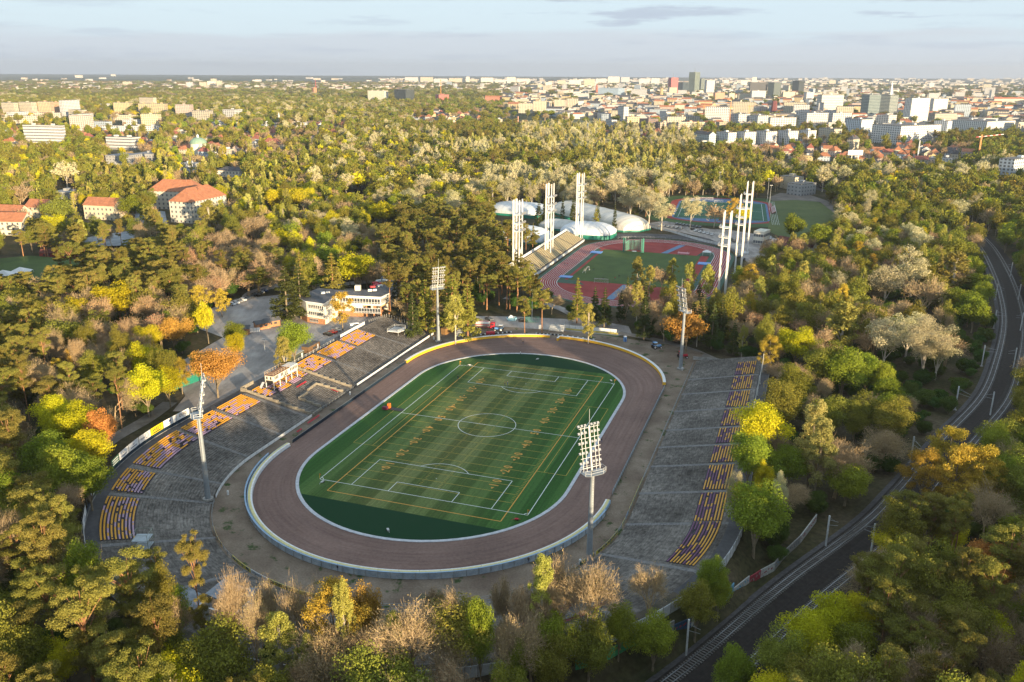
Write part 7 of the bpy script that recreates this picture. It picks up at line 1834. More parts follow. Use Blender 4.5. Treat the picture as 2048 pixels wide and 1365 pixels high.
bark = {'pine': mat_noise('bark_pine', (.20, .10, .05), (.38, .20, .10), 1.5), 'grey': mat_noise('bark_grey', (.15, .12, .08), (.26, .21, .14), 1.5), 'pale': mat_noise('bark_pale', (.34, .30, .24), (.52, .47, .39), 1.5), 'bare': mat_noise('bark_bare', (.30, .22, .13), (.46, .35, .21), 1.5)}
def unit(v): return v / np.maximum(np.linalg.norm(v, axis=1, keepdims=True), 1e-6)
def cards(P, Nn, size, rng, asp=.65):
    """one small quad per point, roughly facing along its normal"""
    n = len(P); r = unit(rng.normal(size=(n, 3))); t = unit(np.cross(Nn, r)); b = np.cross(Nn, t); s = size * rng.uniform(.6, 1.35, (n, 1)) / 2
    t, b = t * s, b * s * asp
    V = np.stack([P - t - b, P + t - b * .6, P + t + b, P - t * .7 + b], 1).reshape(-1, 3)
    return V, np.arange(n * 4).reshape(n, 4)
def clump_pts(C, R, n, rng, flat=.8, jit=.6, shell=.65):
    w_ = R ** 2; idx = rng.choice(len(C), n, p=w_ / w_.sum()); d = unit(rng.normal(size=(n, 3))); d[:, 2] = np.where(rng.random(n) < .35, np.abs(d[:, 2]), d[:, 2])
    rad = R[idx][:, None] * rng.uniform(shell, 1.25, (n, 1)); P = C[idx] + d * rad * np.array([1, 1, flat]); return P, unit(d + rng.normal(size=(n, 3)) * jit)
def tree_data(kind, lod, seed):
    """returns crown (V,F) lists and a trunk MB; natural size in metres"""
    rng = np.random.default_rng(seed * 131 + sum(map(ord, kind))); r = random.Random(seed * 17 + len(kind))
    n = {0: 21000, 1: 7000, 2: 1200}[lod]; sz = {0: .25, 1: .42, 2: 1.05}[lod]; tr = MB(); V = F = None; twigs = None
    if kind in ('maple', 'lime', 'olive', 'orange', 'pale', 'shrub'):
        H, R, zb = {'maple': (14, 5.4, 3.2), 'lime': (15, 5.2, 2.2), 'olive': (17, 5.6, 3.5), 'orange': (14, 5.6, 3.6), 'pale': (20, 6.6, 4.0), 'shrub': (5.5, 2.6, .2)}[kind]
        k = {'shrub': 14}.get(kind, 46); C = []; Rr = []
        a = unit(rng.normal(size=(k, 3))); a[:, 2] = a[:, 2] * .9 + .08
        m_ = (H + zb) / 2; hz = (H - zb) / 2; rc = R * rng.uniform(.20, .40, k) * (1.1 if kind != 'shrub' else 1.6)
        prof = np.where(a[:, 2] < -.2, .78, 1.0)[:, None]
        lob = (1 + .22 * np.sin(3 * np.arctan2(a[:, 1], a[:, 0]) + seed) + .12 * np.sin(5 * a[:, 2] + seed * 2))[:, None]
        C = a * np.array([R, R, hz]) * rng.uniform(.45, .84, (k, 1)) * prof * lob + np.array([0, 0, m_]); C[:, 2] = np.maximum(C[:, 2], zb + rc * .4)
        if kind == 'pale': C[:, :2] *= 1.08; rc = rc * .72; sz *= .8
        P, Nn = clump_pts(C, rc, n, rng, .82, .7 if kind != 'pale' else 1.0, .5)
        if kind in ('orange',): n = int(n * .8)
        V, F = cards(P, Nn, sz * (.75 if kind == 'shrub' else 1), rng)
        if kind != 'shrub' or lod == 0:
            tr.tube([(0, 0, -.6), (0, 0, zb * .8), (.2, .1, m_)], [.036 * H * .6, .026 * H * .6, .14], 6)
            for i in range(7 if lod == 0 else 4):
                c = C[r.randrange(k)]; tr.tube([(0, 0, zb * r.uniform(.6, 1.1)), (c[0] * .45, c[1] * .45, (zb + c[2]) * .5), tuple(c)], [.16, .10, .04], 4, False)
        bm_ = 'pale' if kind == 'pale' else 'grey'
    elif kind in ('birch', 'gold', 'poplar'):
        H, R, zb = {'birch': (17, 3.4, 4), 'gold': (15, 6.0, 3.0), 'poplar': (19, 3.4, 2.5)}[kind]; k = 60; z = rng.uniform(0, 1, k) ** .85
        env = np.sin(np.pi * np.clip(z * .86 + .10, 0, 1)) ** .7; ang = rng.uniform(0, 2 * np.pi, k); rr = R * env * rng.uniform(.25, .9, k)
        C = np.stack([np.cos(ang) * rr, np.sin(ang) * rr, zb + (H - zb) * z], 1); rc = R * rng.uniform(.14, .30, k) * (.9 if kind != 'gold' else .75)
        P, Nn = clump_pts(C, rc, int(n * .85), rng, 1.15 if kind != 'gold' else .8, .9, .3); V, F = cards(P, Nn, sz * .78, rng)
        tr.tube([(0, 0, -.6), (.1, 0, H * .5), (.2, .1, H * .95)], [.26, .17, .04], 6)
        for i in range(12 if lod == 0 else 5): c = C[r.randrange(k)]; tr.tube([(0, 0, max(zb * .8, c[2] * .6)), (c[0] * .5, c[1] * .5, c[2] * .85), tuple(c)], [.10, .06, .02], 4, False)
        bm_ = 'pale' if kind == 'birch' else 'grey'
    elif kind == 'pine':
        H, R, zb = 19, 4.7, 10.2; k = 44; z = rng.uniform(0, 1, k); env = np.where(z < .75, .55 + .6 * z, 1.0 - (z - .75) * 1.6); ang = rng.uniform(0, 2 * np.pi, k); rr = R * env * rng.uniform(.15, .95, k)
        C = np.stack([np.cos(ang) * rr + .5 * math.sin(seed), np.sin(ang) * rr, zb + (H - zb) * z], 1); rc = rng.uniform(.55, 1.35, k)
        P, Nn = clump_pts(C, rc, n, rng, .5, .9, .35); V, F = cards(P, unit(Nn + np.array([0, 0, .35])), sz * .78, rng, .5)
        tr.tube([(0, 0, -.6), (.2, .1, zb * .55), (.5 * math.sin(seed) * .6, .1, zb), (.5 * math.sin(seed), 0, H * .95)], [.30, .24, .17, .05], 6)
        for i in range(14 if lod == 0 else 6): c = C[i % k]; zz = zb * .85 + (c[2] - zb * .85) * .55; tr.tube([(.3 * math.sin(seed), .05, zz - .8), (c[0] * .55, c[1] * .55, (zz + c[2]) * .5), tuple(c - np.array([0, 0, .2]))], [.10, .07, .03], 4, False)
        bm_ = 'pine'
    elif kind in ('spruce', 'larch'):
        H, R = (18, 3.3); k = 120 if lod < 2 else 50; z = rng.uniform(0, 1, k) ** .8; z = np.round(z * 15) / 15 + rng.normal(size=k) * .008; z = np.clip(z, 0, 1); rr = R * (1 - z) ** .85 * rng.uniform(.35, 1.0, k) + .1; ang = rng.uniform(0, 2 * np.pi, k)
        C = np.stack([np.cos(ang) * rr, np.sin(ang) * rr, 1.5 + (H - 1.9) * np.clip(z, 0, 1) - rr * .22], 1); rc = .35 + .75 * (1 - np.clip(z, 0, 1)) * rng.uniform(.6, 1.2, k)
        P, Nn = clump_pts(C, rc, n, rng, .55, .6, .3); V, F = cards(P, unit(Nn + np.array([0, 0, .2])), sz * .8, rng, .5)
        tr.tube([(0, 0, -.6), (0, 0, H * .5), (0, 0, H)], [.26, .15, .03], 6); bm_ = 'grey' if kind == 'spruce' else 'pine'
    else:                                   # bare and budding: a real branch skeleton with fine twigs
        H, R, zb = (15.5, 5.4, 3.6); tips = []
        def grow(p, d, l, rad, dep):
            q = p + d * l; q2 = p + d * l * .5 + Vector((r.uniform(-1, 1), r.uniform(-1, 1), 0)) * l * .06
            tr.tube([p, q2, q], [rad, rad * .8, rad * .6], 5 if dep < 2 else 3, False); tips.append((q, d, dep)); 
            if dep >= (4 if lod == 0 else 3 if lod == 1 else 2): return
            for i in range(3 if dep < 3 else 2):
                a = r.uniform(0, 2 * math.pi); sp = r.uniform(.38, .85); o = d.orthogonal().normalized(); o.rotate(Matrix.Rotation(a, 3, d)); nd = (d * math.cos(sp) + o * math.sin(sp) + Vector((0, 0, .12))).normalized()
                grow(q if i else p + d * l * r.uniform(.6, .95), nd, l * r.uniform(.62, .80), rad * .58, dep + 1)
        for i in range(r.choice((1, 2, 3))): grow(Vector((r.uniform(-.3, .3), r.uniform(-.3, .3), -.5)), Vector((r.uniform(-.2, .2), r.uniform(-.2, .2), 1)).normalized(), r.uniform(4.4, 5.4), .30, 0)
        Tp = np.array([tuple(t_[0]) for t_ in tips if t_[2] >= 2] or [(0, 0, 8)]); Td = np.array([tuple(t_[1]) for t_ in tips if t_[2] >= 2] or [(0, 0, 1)])
        m_ = {0: 6500, 1: 2400, 2: 640}[lod]; idx = rng.integers(len(Tp), size=m_); sp = {0: 1.0, 1: 1.3, 2: 1.9}[lod]
        P = Tp[idx] + rng.normal(size=(m_, 3)) * .62 * sp; D_ = unit(Td[idx] * .8 + unit(P - np.array([0, 0, 6.0])) * .6 + rng.normal(size=(m_, 3)) * .6); L_ = rng.uniform(.5, 1.3, (m_, 1)) * sp; wd = {0: .045, 1: .085, 2: .22}[lod]
        sd_ = unit(np.cross(D_, rng.normal(size=(m_, 3)))) * wd / 2
        V1 = np.stack([P - sd_, P + sd_, P + D_ * L_ + sd_ * .4, P + D_ * L_ - sd_ * .4], 1).reshape(-1, 3); F1 = np.arange(m_ * 4).reshape(m_, 4)
        # buds and first leaves at the twig ends
        mb_ = int(m_ * (.38 if kind == 'bud' else .95 if kind == 'pink' else .5)); Pb = (P + D_ * L_)[:mb_]; V2, F2 = cards(Pb, unit(rng.normal(size=(mb_, 3)) + np.array([0, 0, .4])), {0: .19, 1: .34, 2: .85}[lod], rng)
        V = np.concatenate([V1, V2]); F = np.concatenate([F1, F2 + len(V1)]); twigs = len(F1); bm_ = 'bare'
    return V, F, tr, bm_, twigs
NAMES = {'maple': 'maple_tree', 'lime': 'leafy_tree', 'olive': 'broadleaf_tree', 'orange': 'budding_tree', 'pale': 'white_poplar', 'shrub': 'bush', 'birch': 'birch_tree', 'gold': 'willow_tree', 'poplar': 'poplar_tree', 'pine': 'pine_tree', 'spruce': 'spruce_tree', 'larch': 'larch_tree', 'bud': 'bare_tree', 'pink': 'flowering_tree'}
CATS = {'maple': 'maple', 'lime': 'leafy tree', 'olive': 'broadleaf tree', 'orange': 'budding tree', 'pale': 'white poplar', 'shrub': 'bush', 'birch': 'birch', 'gold': 'willow', 'poplar': 'poplar', 'pine': 'pine', 'spruce': 'spruce', 'larch': 'larch', 'bud': 'bare tree', 'pink': 'flowering tree'}
DESC = {'maple': 'yellow green maple', 'lime': 'fresh green leafy tree', 'olive': 'olive green broadleaf tree', 'orange': 'copper orange budding tree', 'pale': 'silvery white poplar', 'shrub': 'dark green bush', 'birch': 'thin yellowish birch', 'gold': 'golden willow', 'poplar': 'slim pale yellow poplar', 'pine': 'bare trunked olive pine', 'spruce': 'dark conical spruce', 'larch': 'yellowish conical larch', 'bud': 'brown leafless tree', 'pink': 'pinkish flowering tree'}
HT = {'maple': 14, 'lime': 15, 'olive': 17, 'orange': 14, 'pale': 20, 'shrub': 5.5, 'birch': 17, 'gold': 15, 'poplar': 19, 'pine': 19, 'spruce': 18, 'larch': 18, 'bud': 16.5, 'pink': 16.5}
RAD = {'maple': 6, 'lime': 6, 'olive': 6.2, 'orange': 6.2, 'pale': 8, 'shrub': 3.2, 'birch': 3.8, 'gold': 6.4, 'poplar': 3.8, 'pine': 5, 'spruce': 3.3, 'larch': 3.3, 'bud': 6.4, 'pink': 6.4}
NV = 3; TM = {}
def tree_meshes(kind, lod, var):
    k = (kind, lod, var)
    if k in TM: return TM[k]
    V, F, tr, bm_, tw_ = tree_data(kind, lod, var + 1); nm = NAMES[kind]
    cm = bpy.data.meshes.new(nm + '_crown'); mats = [LM[kind]]; mi = None
    if tw_: mats = [LM[kind], bark['bare']]; mi = np.zeros(len(F), int); mi[:tw_] = 1
    np_mesh(cm, V, F, mats, mi=mi)
    tm = None
    if tr.v:
        tm = bpy.data.meshes.new(nm + '_trunk'); tm.from_pydata(tr.v, [], tr.f); tm.materials.append(bark[bm_]); tm.update()
    TM[k] = (cm, tm); return TM[k]
def joined_mesh(kind, lod, var):
    k = (kind, lod, var, 'j')
    if k in TM: return TM[k]
    V, F, tr, bm_, tw_ = tree_data(kind, lod, var + 1)
    me = bpy.data.meshes.new(NAMES[kind] + '_far'); 
    # trunk as quads only
    tq = np.array([f for f in tr.f if len(f) == 4] or np.zeros((0, 4)), int).reshape(-1, 4); tv = np.array(tr.v or np.zeros((0, 3))).reshape(-1, 3)
    VV = np.concatenate([V, tv]); FF = np.concatenate([F, tq + len(V)]) if len(tq) else F; mi = np.zeros(len(FF), int); mi[len(F):] = 1
    if tw_: mi[:tw_] = 1
    np_mesh(me, VV, FF, [LM[kind], bark[bm_]], mi=mi); TM[k] = me; return me

# ---- where the woods are, in picture regions (first match wins): species weights, density
def Wt(s): return [(a.split(':')[0], float(a.split(':')[1])) for a in s.split()]
ZONES = [
 ((0, 0, 2048, 163), Wt('olive:4 lime:1 bud:1'), .30), ((0, 163, 1000, 180), Wt('olive:3 lime:1 bud:2'), .42), ((0, 180, 1000, 206), Wt('lime:2 olive:4 birch:1 bud:1 pale:.3'), .9),
 ((1000, 163, 2048, 200), Wt('olive:3 bud:2 lime:1'), .16), ((1000, 200, 1540, 252), Wt('olive:3 lime:1 bud:1'), .10), ((1540, 200, 2048, 262), Wt('olive:3 lime:1 bud:1'), .10),
 ((0, 206, 420, 262), Wt('olive:4 lime:1.5 maple:.8 birch:1 bud:2'), .36), ((420, 206, 820, 262), Wt('olive:3.6 birch:2 pale:.6 lime:2 bud:2 maple:.5'), 1),
 ((820, 206, 1040, 252), Wt('olive:3 bud:2 lime:2'), .55), ((1040, 252, 1400, 300), Wt('pale:2 poplar:2 olive:1.4 birch:.8'), .95),
 ((1400, 252, 1700, 262), Wt('olive:2 lime:2 gold:1'), .4), ((1380, 262, 1560, 300), Wt('olive:2 bud:3 lime:1'), .5), ((1500, 285, 1960, 335), Wt('olive:3 bud:3 spruce:1.4 lime:1'), .42), ((1960, 262, 2048, 315), Wt('lime:3 olive:3'), .8),
 ((900, 280, 1180, 312), Wt('pale:1.6 poplar:1.4 olive:1.6 birch:1 maple:.6'), 1), ((1180, 290, 1350, 345), Wt('pale:1 poplar:3 birch:2 olive:1 larch:1'), 1.1),
 ((1330, 325, 1560, 385), Wt('bud:3 olive:3 larch:1.5 pale:.4 birch:1'), 1.1), ((1560, 320, 2048, 350), Wt('olive:3 bud:2 pale:1 lime:1'), .95),
 ((0, 262, 200, 340), Wt('olive:4 lime:1.2 maple:.8 bud:2'), .75), ((200, 262, 640, 330), Wt('olive:3 birch:1.5 bud:3 maple:.5 lime:.8 spruce:.6'), .62), ((640, 262, 900, 330), Wt('bud:3 olive:3 lime:1 maple:1.2 pale:.6'), 1),
 ((0, 330, 300, 470), Wt('olive:3.6 maple:1.1 bud:2 birch:1 larch:.7 spruce:.6'), .95), ((300, 330, 600, 440), Wt('olive:3 maple:1.2 bud:2 spruce:.8 birch:1 poplar:.6'), 1), ((600, 330, 960, 420), Wt('maple:2.2 olive:2.4 bud:2.6 pale:.6 lime:1 spruce:.4'), 1), ((940, 340, 1340, 402), Wt('pale:2.4 bud:2 birch:1.4 olive:1.2 larch:.8'), 1),
 ((1340, 385, 1560, 400), Wt('bud:1 birch:1 olive:1'), .5), ((1560, 350, 2048, 470), Wt('olive:4 lime:2 bud:1.6 pale:.3 maple:.8 gold:.3 birch:.6'), 1),
 ((430, 400, 760, 470), Wt('maple:1.6 bud:2.8 olive:2 lime:.8 pale:.3'), 1), ((360, 470, 560, 580), Wt('bud:4 pink:1.6 pine:1.4 olive:.8'), 1), ((540, 440, 760, 560), Wt('bud:2.5 maple:1 olive:1 lime:.6 spruce:.5'), .9),
 ((750, 420, 1060, 620), Wt('pine:8 spruce:.4 bud:.5'), 1.25), ((760, 560, 980, 680), Wt('larch:3 spruce:2 pine:1 olive:.6'), 1.2), ((980, 560, 1130, 640), Wt('pine:3 larch:2 spruce:2 bud:1'), 1), ((1000, 400, 1290, 480), Wt('spruce:3 larch:1'), .8),
 ((1130, 560, 1480, 720), Wt('spruce:4.2 bud:1.4 birch:1.2 pink:.4 olive:.6 larch:.6'), 1.1), ((1240, 520, 1500, 560), Wt('birch:2 gold:1 bud:2 lime:.5'), .9),
 ((1440, 470, 1900, 640), Wt('bud:3 gold:.5 birch:1.8 olive:2.4 pink:.5 pale:.15 lime:.5'), 1.15), ((1440, 640, 1760, 800), Wt('bud:3.4 olive:1.4 pink:1 birch:1 lime:.6 gold:.5'), .9), ((1500, 780, 1800, 1000), Wt('bud:2 olive:1.4 lime:1 shrub:2'), .75),
 ((1760, 600, 1990, 960), Wt('shrub:4 bud:.7 lime:.8'), .95), ((1600, 900, 1800, 1130), Wt('shrub:4 bud:.8'), .8), ((1900, 470, 2048, 600), Wt('olive:2 lime:2 bud:1 shrub:2'), .9), ((1990, 600, 2048, 900), Wt('shrub:3 lime:2 olive:1'), .9), ((1430, 980, 1640, 1280), Wt('lime:1.6 shrub:3 bud:1.4 olive:1'), .8),
 ((0, 440, 360, 600), Wt('pine:7 bud:.4'), 1.15), ((0, 600, 120, 760), Wt('pine:3 bud:1.5 olive:1'), 1), ((120, 600, 480, 740), Wt('bud:3.4 pink:1 olive:1.2 maple:.5 shrub:.6'), 1), ((0, 700, 260, 800), Wt('pine:3.4 bud:1 olive:.7'), 1), ((240, 700, 480, 860), Wt('maple:1.6 bud:2 orange:1 olive:.8'), .85), ((60, 780, 300, 960), Wt('maple:1.6 lime:1 bud:2 orange:.6'), .9), ((0, 800, 60, 960), Wt('pine:2 bud:2'), .9),
 ((0, 900, 230, 1060), Wt('bud:2.6 pine:2.4 lime:.8'), .9), ((0, 1060, 420, 1240), Wt('pine:4 lime:.8 bud:.8 shrub:.8'), .85), ((0, 1230, 330, 1600), Wt('lime:1.6 maple:1.2 pine:2.6'), .95), ((330, 1200, 640, 1600), Wt('olive:2 pine:1.4 lime:1 bud:1.4'), .85), ((640, 1180, 1230, 1600), Wt('bud:6 birch:.9 lime:1 gold:.4 olive:.9 shrub:.6'), 1), ((1230, 1150, 1440, 1600), Wt('lime:1.4 olive:1.4 shrub:2.5 bud:1'), .8),
 ((1400, 1000, 2600, 1700), Wt('pine:3.6 olive:1.2 maple:1.4 bud:2 lime:.6 orange:.3'), 1.0), ((1800, 600, 2600, 1000), Wt('lime:1 olive:2 shrub:1 bud:1'), .9),
 ((-600, -100, 2700, 1800), Wt('olive:3 lime:1 bud:2 pine:2'), .9)]
def zone(px_, py_):
    for (a, b, c, d), w_, k in ZONES:
        if a <= px_ < c and b <= py_ < d: return w_, k
    return ZONES[-1][1], ZONES[-1][2]
PROTECT = [
 [(160, 1100), (160, 1010), (205, 935), (235, 905), (350, 845), (430, 800), (500, 772), (472, 720), (485, 640), (452, 620), (545, 578), (572, 590), (600, 588), (640, 560), (740, 548), (812, 560), (806, 640), (870, 660), (880, 636), (1130, 640), (1240, 655), (1250, 695), (1390, 715), (1515, 712), (1512, 900), (1490, 1060), (1430, 1150), (1330, 1165), (1205, 1180), (1180, 1130), (960, 1150), (660, 1160), (520, 1175), (440, 1190), (365, 1185), (335, 1120), (200, 1125)],
 [(1060, 522), (1110, 463), (1175, 466), (1270, 468), (1470, 490), (1502, 520), (1445, 565), (1370, 548), (1240, 552), (1170, 585), (1120, 590), (1088, 565)],
 [(1342, 398), (1400, 384), (1540, 385), (1640, 396), (1688, 425), (1640, 455), (1600, 468), (1545, 452), (1380, 448), (1330, 436)],
 [(1262, 462), (1300, 440), (1460, 452), (1520, 462), (1560, 478), (1540, 500), (1500, 520), (1470, 500), (1400, 482)],
 [(1930, 462), (1952, 466), (2048, 580), (2048, 720), (1985, 860), (1880, 960), (1840, 960), (1880, 870), (1950, 780), (1985, 700), (1990, 600), (1965, 520)],
 [(1320, 1372), (1545, 1165), (1700, 1040), (1790, 975), (1830, 990), (1760, 1090), (1660, 1180), (1530, 1300), (1440, 1380)],
 [(1160, 1365), (1340, 1272), (1460, 1190), (1550, 1115), (1640, 1030), (1665, 1045), (1560, 1160), (1320, 1372)],
 [(300, 352), (405, 352), (406, 440), (330, 448), (298, 400)], [(48, 398), (240, 398), (240, 432), (50, 432)], [(-10, 416), (52, 425), (52, 470), (-10, 470)], [(-20, 512), (150, 508), (180, 520), (120, 545), (-20, 560)], [(160, 462), (320, 455), (300, 485), (170, 492)],
 [(984, 408), (1040, 400), (1100, 412), (1240, 425), (1270, 452), (1240, 475), (1190, 475), (1100, 455), (985, 430)], [(50, 256), (134, 256), (134, 285), (50, 285)], [(205, 272), (282, 272), (282, 296), (205, 296)], [(1505, 460), (1540, 460), (1540, 486), (1505, 486)], [(560, 525), (612, 525), (612, 545), (560, 545)], [(1560, 358), (1640, 358), (1640, 390), (1560, 390)], [(432, 332), (488, 332), (488, 350), (432, 350)], [(388, 288), (412, 288), (412, 306), (388, 306)], [(1560, 478), (1630, 478), (1630, 500), (1560, 500)],
 [(435, 1215), (520, 1215), (520, 1270), (435, 1270)], [(460, 610), (545, 578), (570, 590), (600, 600), (600, 650), (640, 680), (560, 770), (495, 780), (470, 700), (485, 655)],
 [(950, 630), (1130, 625), (1130, 650), (950, 660)], [(1740, 560), (1760, 560), (1760, 570), (1740, 570)]]
def wpoly(L, z=0): return [G0(a, b, z) for a, b in L]
LOTW = [UV2W(*p) for p in lot_uv]
KEEP = [LOTW, wpoly([(1290, 447), (1330, 442), (1420, 458), (1460, 460), (1535, 472), (1560, 480), (1560, 510), (1500, 530), (1470, 500), (1420, 478), (1350, 462)]), wpoly([(1535, 462), (1545, 402), (1600, 396), (1690, 424), (1668, 440), (1610, 472), (1570, 478)]), wpoly([(1535, 396), (1560, 386), (1620, 390), (1690, 426), (1676, 432), (1640, 404), (1545, 402)]), wpoly([(-30, 575), (-30, 520), (60, 512), (170, 520), (176, 530), (120, 560), (40, 574)], 3.2),
        wpoly([(150, 480), (262, 462), (300, 470), (250, 492)], 1.5), foot, wpoly([(735, 595), (780, 597), (812, 560), (765, 545)], 8), wpoly([(1060, 672), (1110, 648), (1240, 668), (1230, 684)])]
RCA = np.array(RC)
DOMES = [(6, 672, 30), (64, 640, 24), (34, 655, 24), (90, 620, 26), (52, 578, 22), (33, 606, 14), (7, 562, 22)]
def ZT(x, y):
    u, v = W2UV(x, y); return 5.4 if v < -90 and 79 < float(sdist(u, v)) < 82.7 else TZ(x, y)
def blocked(x, y, kind='x'):
    u, v = W2UV(x, y); d = float(sdist(u, v))
    if v < VN + 4 and d < (80.3 if v < -98 else 83.8 if u > 0 or v < -40 else 86): return True
    if VN - 2 <= v < 128 and -58 < u < 62 and not (u > 22 and v > 100 + max(0, (40 - u)) * .6): return True
    if -60 < u < 20 and 95 < v < 128: return True
    du, dv = u - AU, v - AV; 
    if math.hypot(du, max(0, abs(dv) - 42.2)) < 54: return True
    if -66 < du < -46 and -54 < dv < 70: return True
    if dv > 30 and math.hypot(du, dv - 42.2) < 70 and du > -38: return True
    bu, bv = (x - bx) * math.cos(BA) + (y - by) * math.sin(BA), -(x - bx) * math.sin(BA) + (y - by) * math.cos(BA)
    if abs(bu) < 50 and abs(bv) < 72: return True
    if 80 < y < 660 and x > 0 and ((RCA[:, 0] - x) ** 2 + (RCA[:, 1] - y) ** 2).min() < 700:
        k = int(np.argmin((RCA[:, 0] - x) ** 2 + (RCA[:, 1] - y) ** 2)); a, b = RCA[max(k - 1, 0)], RCA[min(k + 1, len(RCA) - 1)]; dx, dy = b - a; l = math.hypot(dx, dy); o = ((x - RCA[k][0]) * dy - (y - RCA[k][1]) * dx) / l
        if -5.0 < o < GAP + 4.0: return True
        if 95 < y < 190 and -13 < o < -6 and kind != 'shrub': return True
    for a, b, r_ in DOMES:
        if (x - a) ** 2 + (y - b) ** 2 < r_ * r_: return True
    for P in KEEP:
        if in_poly(x, y, P): return True
    if y > 500 and hit_foot(x, y, 5): return True
    return False
TREES = []       # kind, x, y, z, scale, hscale, rot, px, py
HEROES = [  # crown centre px, crown diameter px, kind
 (235, 600, 84, 'maple'), (430, 735, 92, 'orange'), (290, 775, 84, 'maple'), (335, 765, 66, 'maple'), (360, 745, 52, 'gold'), (402, 728, 52, 'lime'), (285, 722, 70, 'maple'), (150, 850, 96, 'maple'), (105, 830, 84, 'maple'), (185, 900, 84, 'maple'), (120, 935, 110, 'lime'), (175, 960, 90, 'lime'), (155, 722, 50, 'orange'), (115, 745, 40, 'gold'), (400, 597, 52, 'gold'), (441, 600, 42, 'gold'), (392, 632, 38, 'maple'), (335, 643, 44, 'lime'), (345, 662, 62, 'orange'), (468, 665, 46, 'lime'), (470, 690, 40, 'maple'), (585, 672, 72, 'lime'), (567, 700, 42, 'birch'), (683, 615, 62, 'gold'), (712, 536, 74, 'maple'), (655, 516, 62, 'lime'), (664, 545, 54, 'larch'), (570, 575, 64, 'spruce'), (598, 570, 60, 'spruce'), (600, 540, 44, 'larch'), (800, 608, 34, 'bud'),
 (905, 590, 62, 'larch'), (935, 610, 52, 'larch'), (850, 600, 50, 'larch'), (825, 620, 36, 'spruce'), (910, 630, 46, 'birch'), (1155, 590, 34, 'larch'), (1178, 640, 34, 'birch'), (1190, 600, 24, 'spruce'), (1210, 605, 28, 'spruce'), (1375, 655, 76, 'orange'), (1515, 850, 104, 'maple'), (1500, 905, 90, 'lime'), (1628, 868, 78, 'poplar'), (1640, 900, 70, 'poplar'), (1515, 1025, 128, 'lime'), (1525, 958, 44, 'maple'), (1500, 1000, 60, 'maple'), (1560, 985, 44, 'pale'), (1470, 985, 40, 'pale'), (1855, 680, 112, 'pale'), (1775, 672, 92, 'pale'), (1820, 655, 90, 'pale'), (1880, 695, 80, 'pale'), (1915, 945, 130, 'gold'), (1850, 950, 110, 'gold'), (1965, 950, 120, 'gold'), (1900, 905, 110, 'gold'), (1690, 735, 100, 'lime'), (1595, 690, 74, 'maple'), (1540, 700, 56, 'gold'), (1512, 640, 42, 'pink'), (1600, 650, 50, 'pink'), (1686, 650, 80, 'birch'), (1775, 560, 80, 'pale'), (1830, 535, 84, 'pale'), (1850, 580, 80, 'bud'), (1910, 540, 84, 'birch'), (1910, 500, 60, 'olive'), (1655, 1240, 110, 'maple'), (1610, 1275, 110, 'maple'), (1725, 1235, 100, 'maple'), (1700, 1290, 110, 'lime'), (1905, 1075, 62, 'maple'), (1425, 1150, 66, 'lime'), (1395, 1210, 80, 'olive'), (1440, 1180, 50, 'lime'), (1985, 1290, 120, 'bud'), (1470, 1335, 90, 'lime'), (1560, 1320, 110, 'olive'), (1985, 1010, 100, 'bud'), (1745, 1145, 80, 'pine'), (1870, 1030, 70, 'pine'),
 (450, 1228, 60, 'bud'), (508, 1236, 54, 'bud'), (400, 1225, 50, 'pine'), (255, 1150, 120, 'pine'), (315, 1165, 60, 'pine'), (388, 1145, 54, 'pine'), (275, 1240, 70, 'pine'), (90, 1180, 100, 'pine'), (30, 975, 50, 'pine'), (25, 1090, 80, 'pine'), (60, 1310, 110, 'lime'), (130, 1320, 90, 'maple'), (440, 1320, 150, 'olive'), (210, 1300, 110, 'pine'), (735, 1240, 54, 'orange'), (790, 1290, 66, 'birch'), (688, 1250, 46, 'birch'), (960, 1260, 66, 'lime'), (1035, 1320, 60, 'lime'), (1120, 1165, 90, 'bud'), (1175, 1195, 110, 'bud'), (1010, 1190, 60, 'bud'), (520, 1200, 70, 'bud'), (600, 1215, 80, 'bud'), (460, 1205, 62, 'bud'), (870, 1170, 62, 'bud'), (1300, 1180, 66, 'bud'), (880, 1290, 90, 'bud'), (1180, 1290, 110, 'olive'), (1310, 1270, 96, 'lime'), (1240, 1250, 70, 'lime'), (560, 1300, 90, 'birch'), (620, 1330, 70, 'birch'), (130, 960, 60, 'bud'), (130, 1000, 70, 'bud'),
 (1300, 405, 58, 'pale'), (1325, 418, 56, 'pale'), (1383, 415, 52, 'pale'), (1262, 395, 66, 'pale'), (1232, 372, 56, 'pale'), (1015, 378, 56, 'pale'), (985, 385, 46, 'birch'), (1100, 375, 44, 'bud'), (1195, 385, 44, 'bud'), (1430, 420, 44, 'bud'), (1470, 415, 40, 'gold'), (1486, 430, 36, 'maple'), (715, 362, 52, 'maple'), (765, 425, 58, 'maple'), (595, 395, 44, 'maple'), (758, 395, 36, 'pale'), (547, 395, 42, 'maple'), (568, 480, 46, 'maple'), (418, 428, 48, 'birch'), (265, 412, 52, 'lime'), (120, 420, 66, 'olive'), (110, 448, 46, 'maple'), (130, 340, 56, 'pale'), (40, 380, 50, 'bud'), (445, 390, 40, 'maple'), (615, 325, 16, 'poplar'), (505, 445, 60, 'bud'), (1275, 545, 34, 'birch'), (1300, 560, 30, 'birch'), (1325, 545, 52, 'bud'), (1380, 555, 32, 'birch'), (1415, 560, 34, 'birch'), (1590, 450, 50, 'lime'), (1640, 470, 52, 'lime'), (1535, 355, 32, 'maple'), (1648, 350, 44, 'pale'), (1690, 345, 36, 'pale'), (1420, 555, 30, 'gold'), (1345, 545, 30, 'birch'), (770, 470, 60, 'pine'), (1085, 595, 46, 'pine'), (1050, 610, 36, 'pine')]
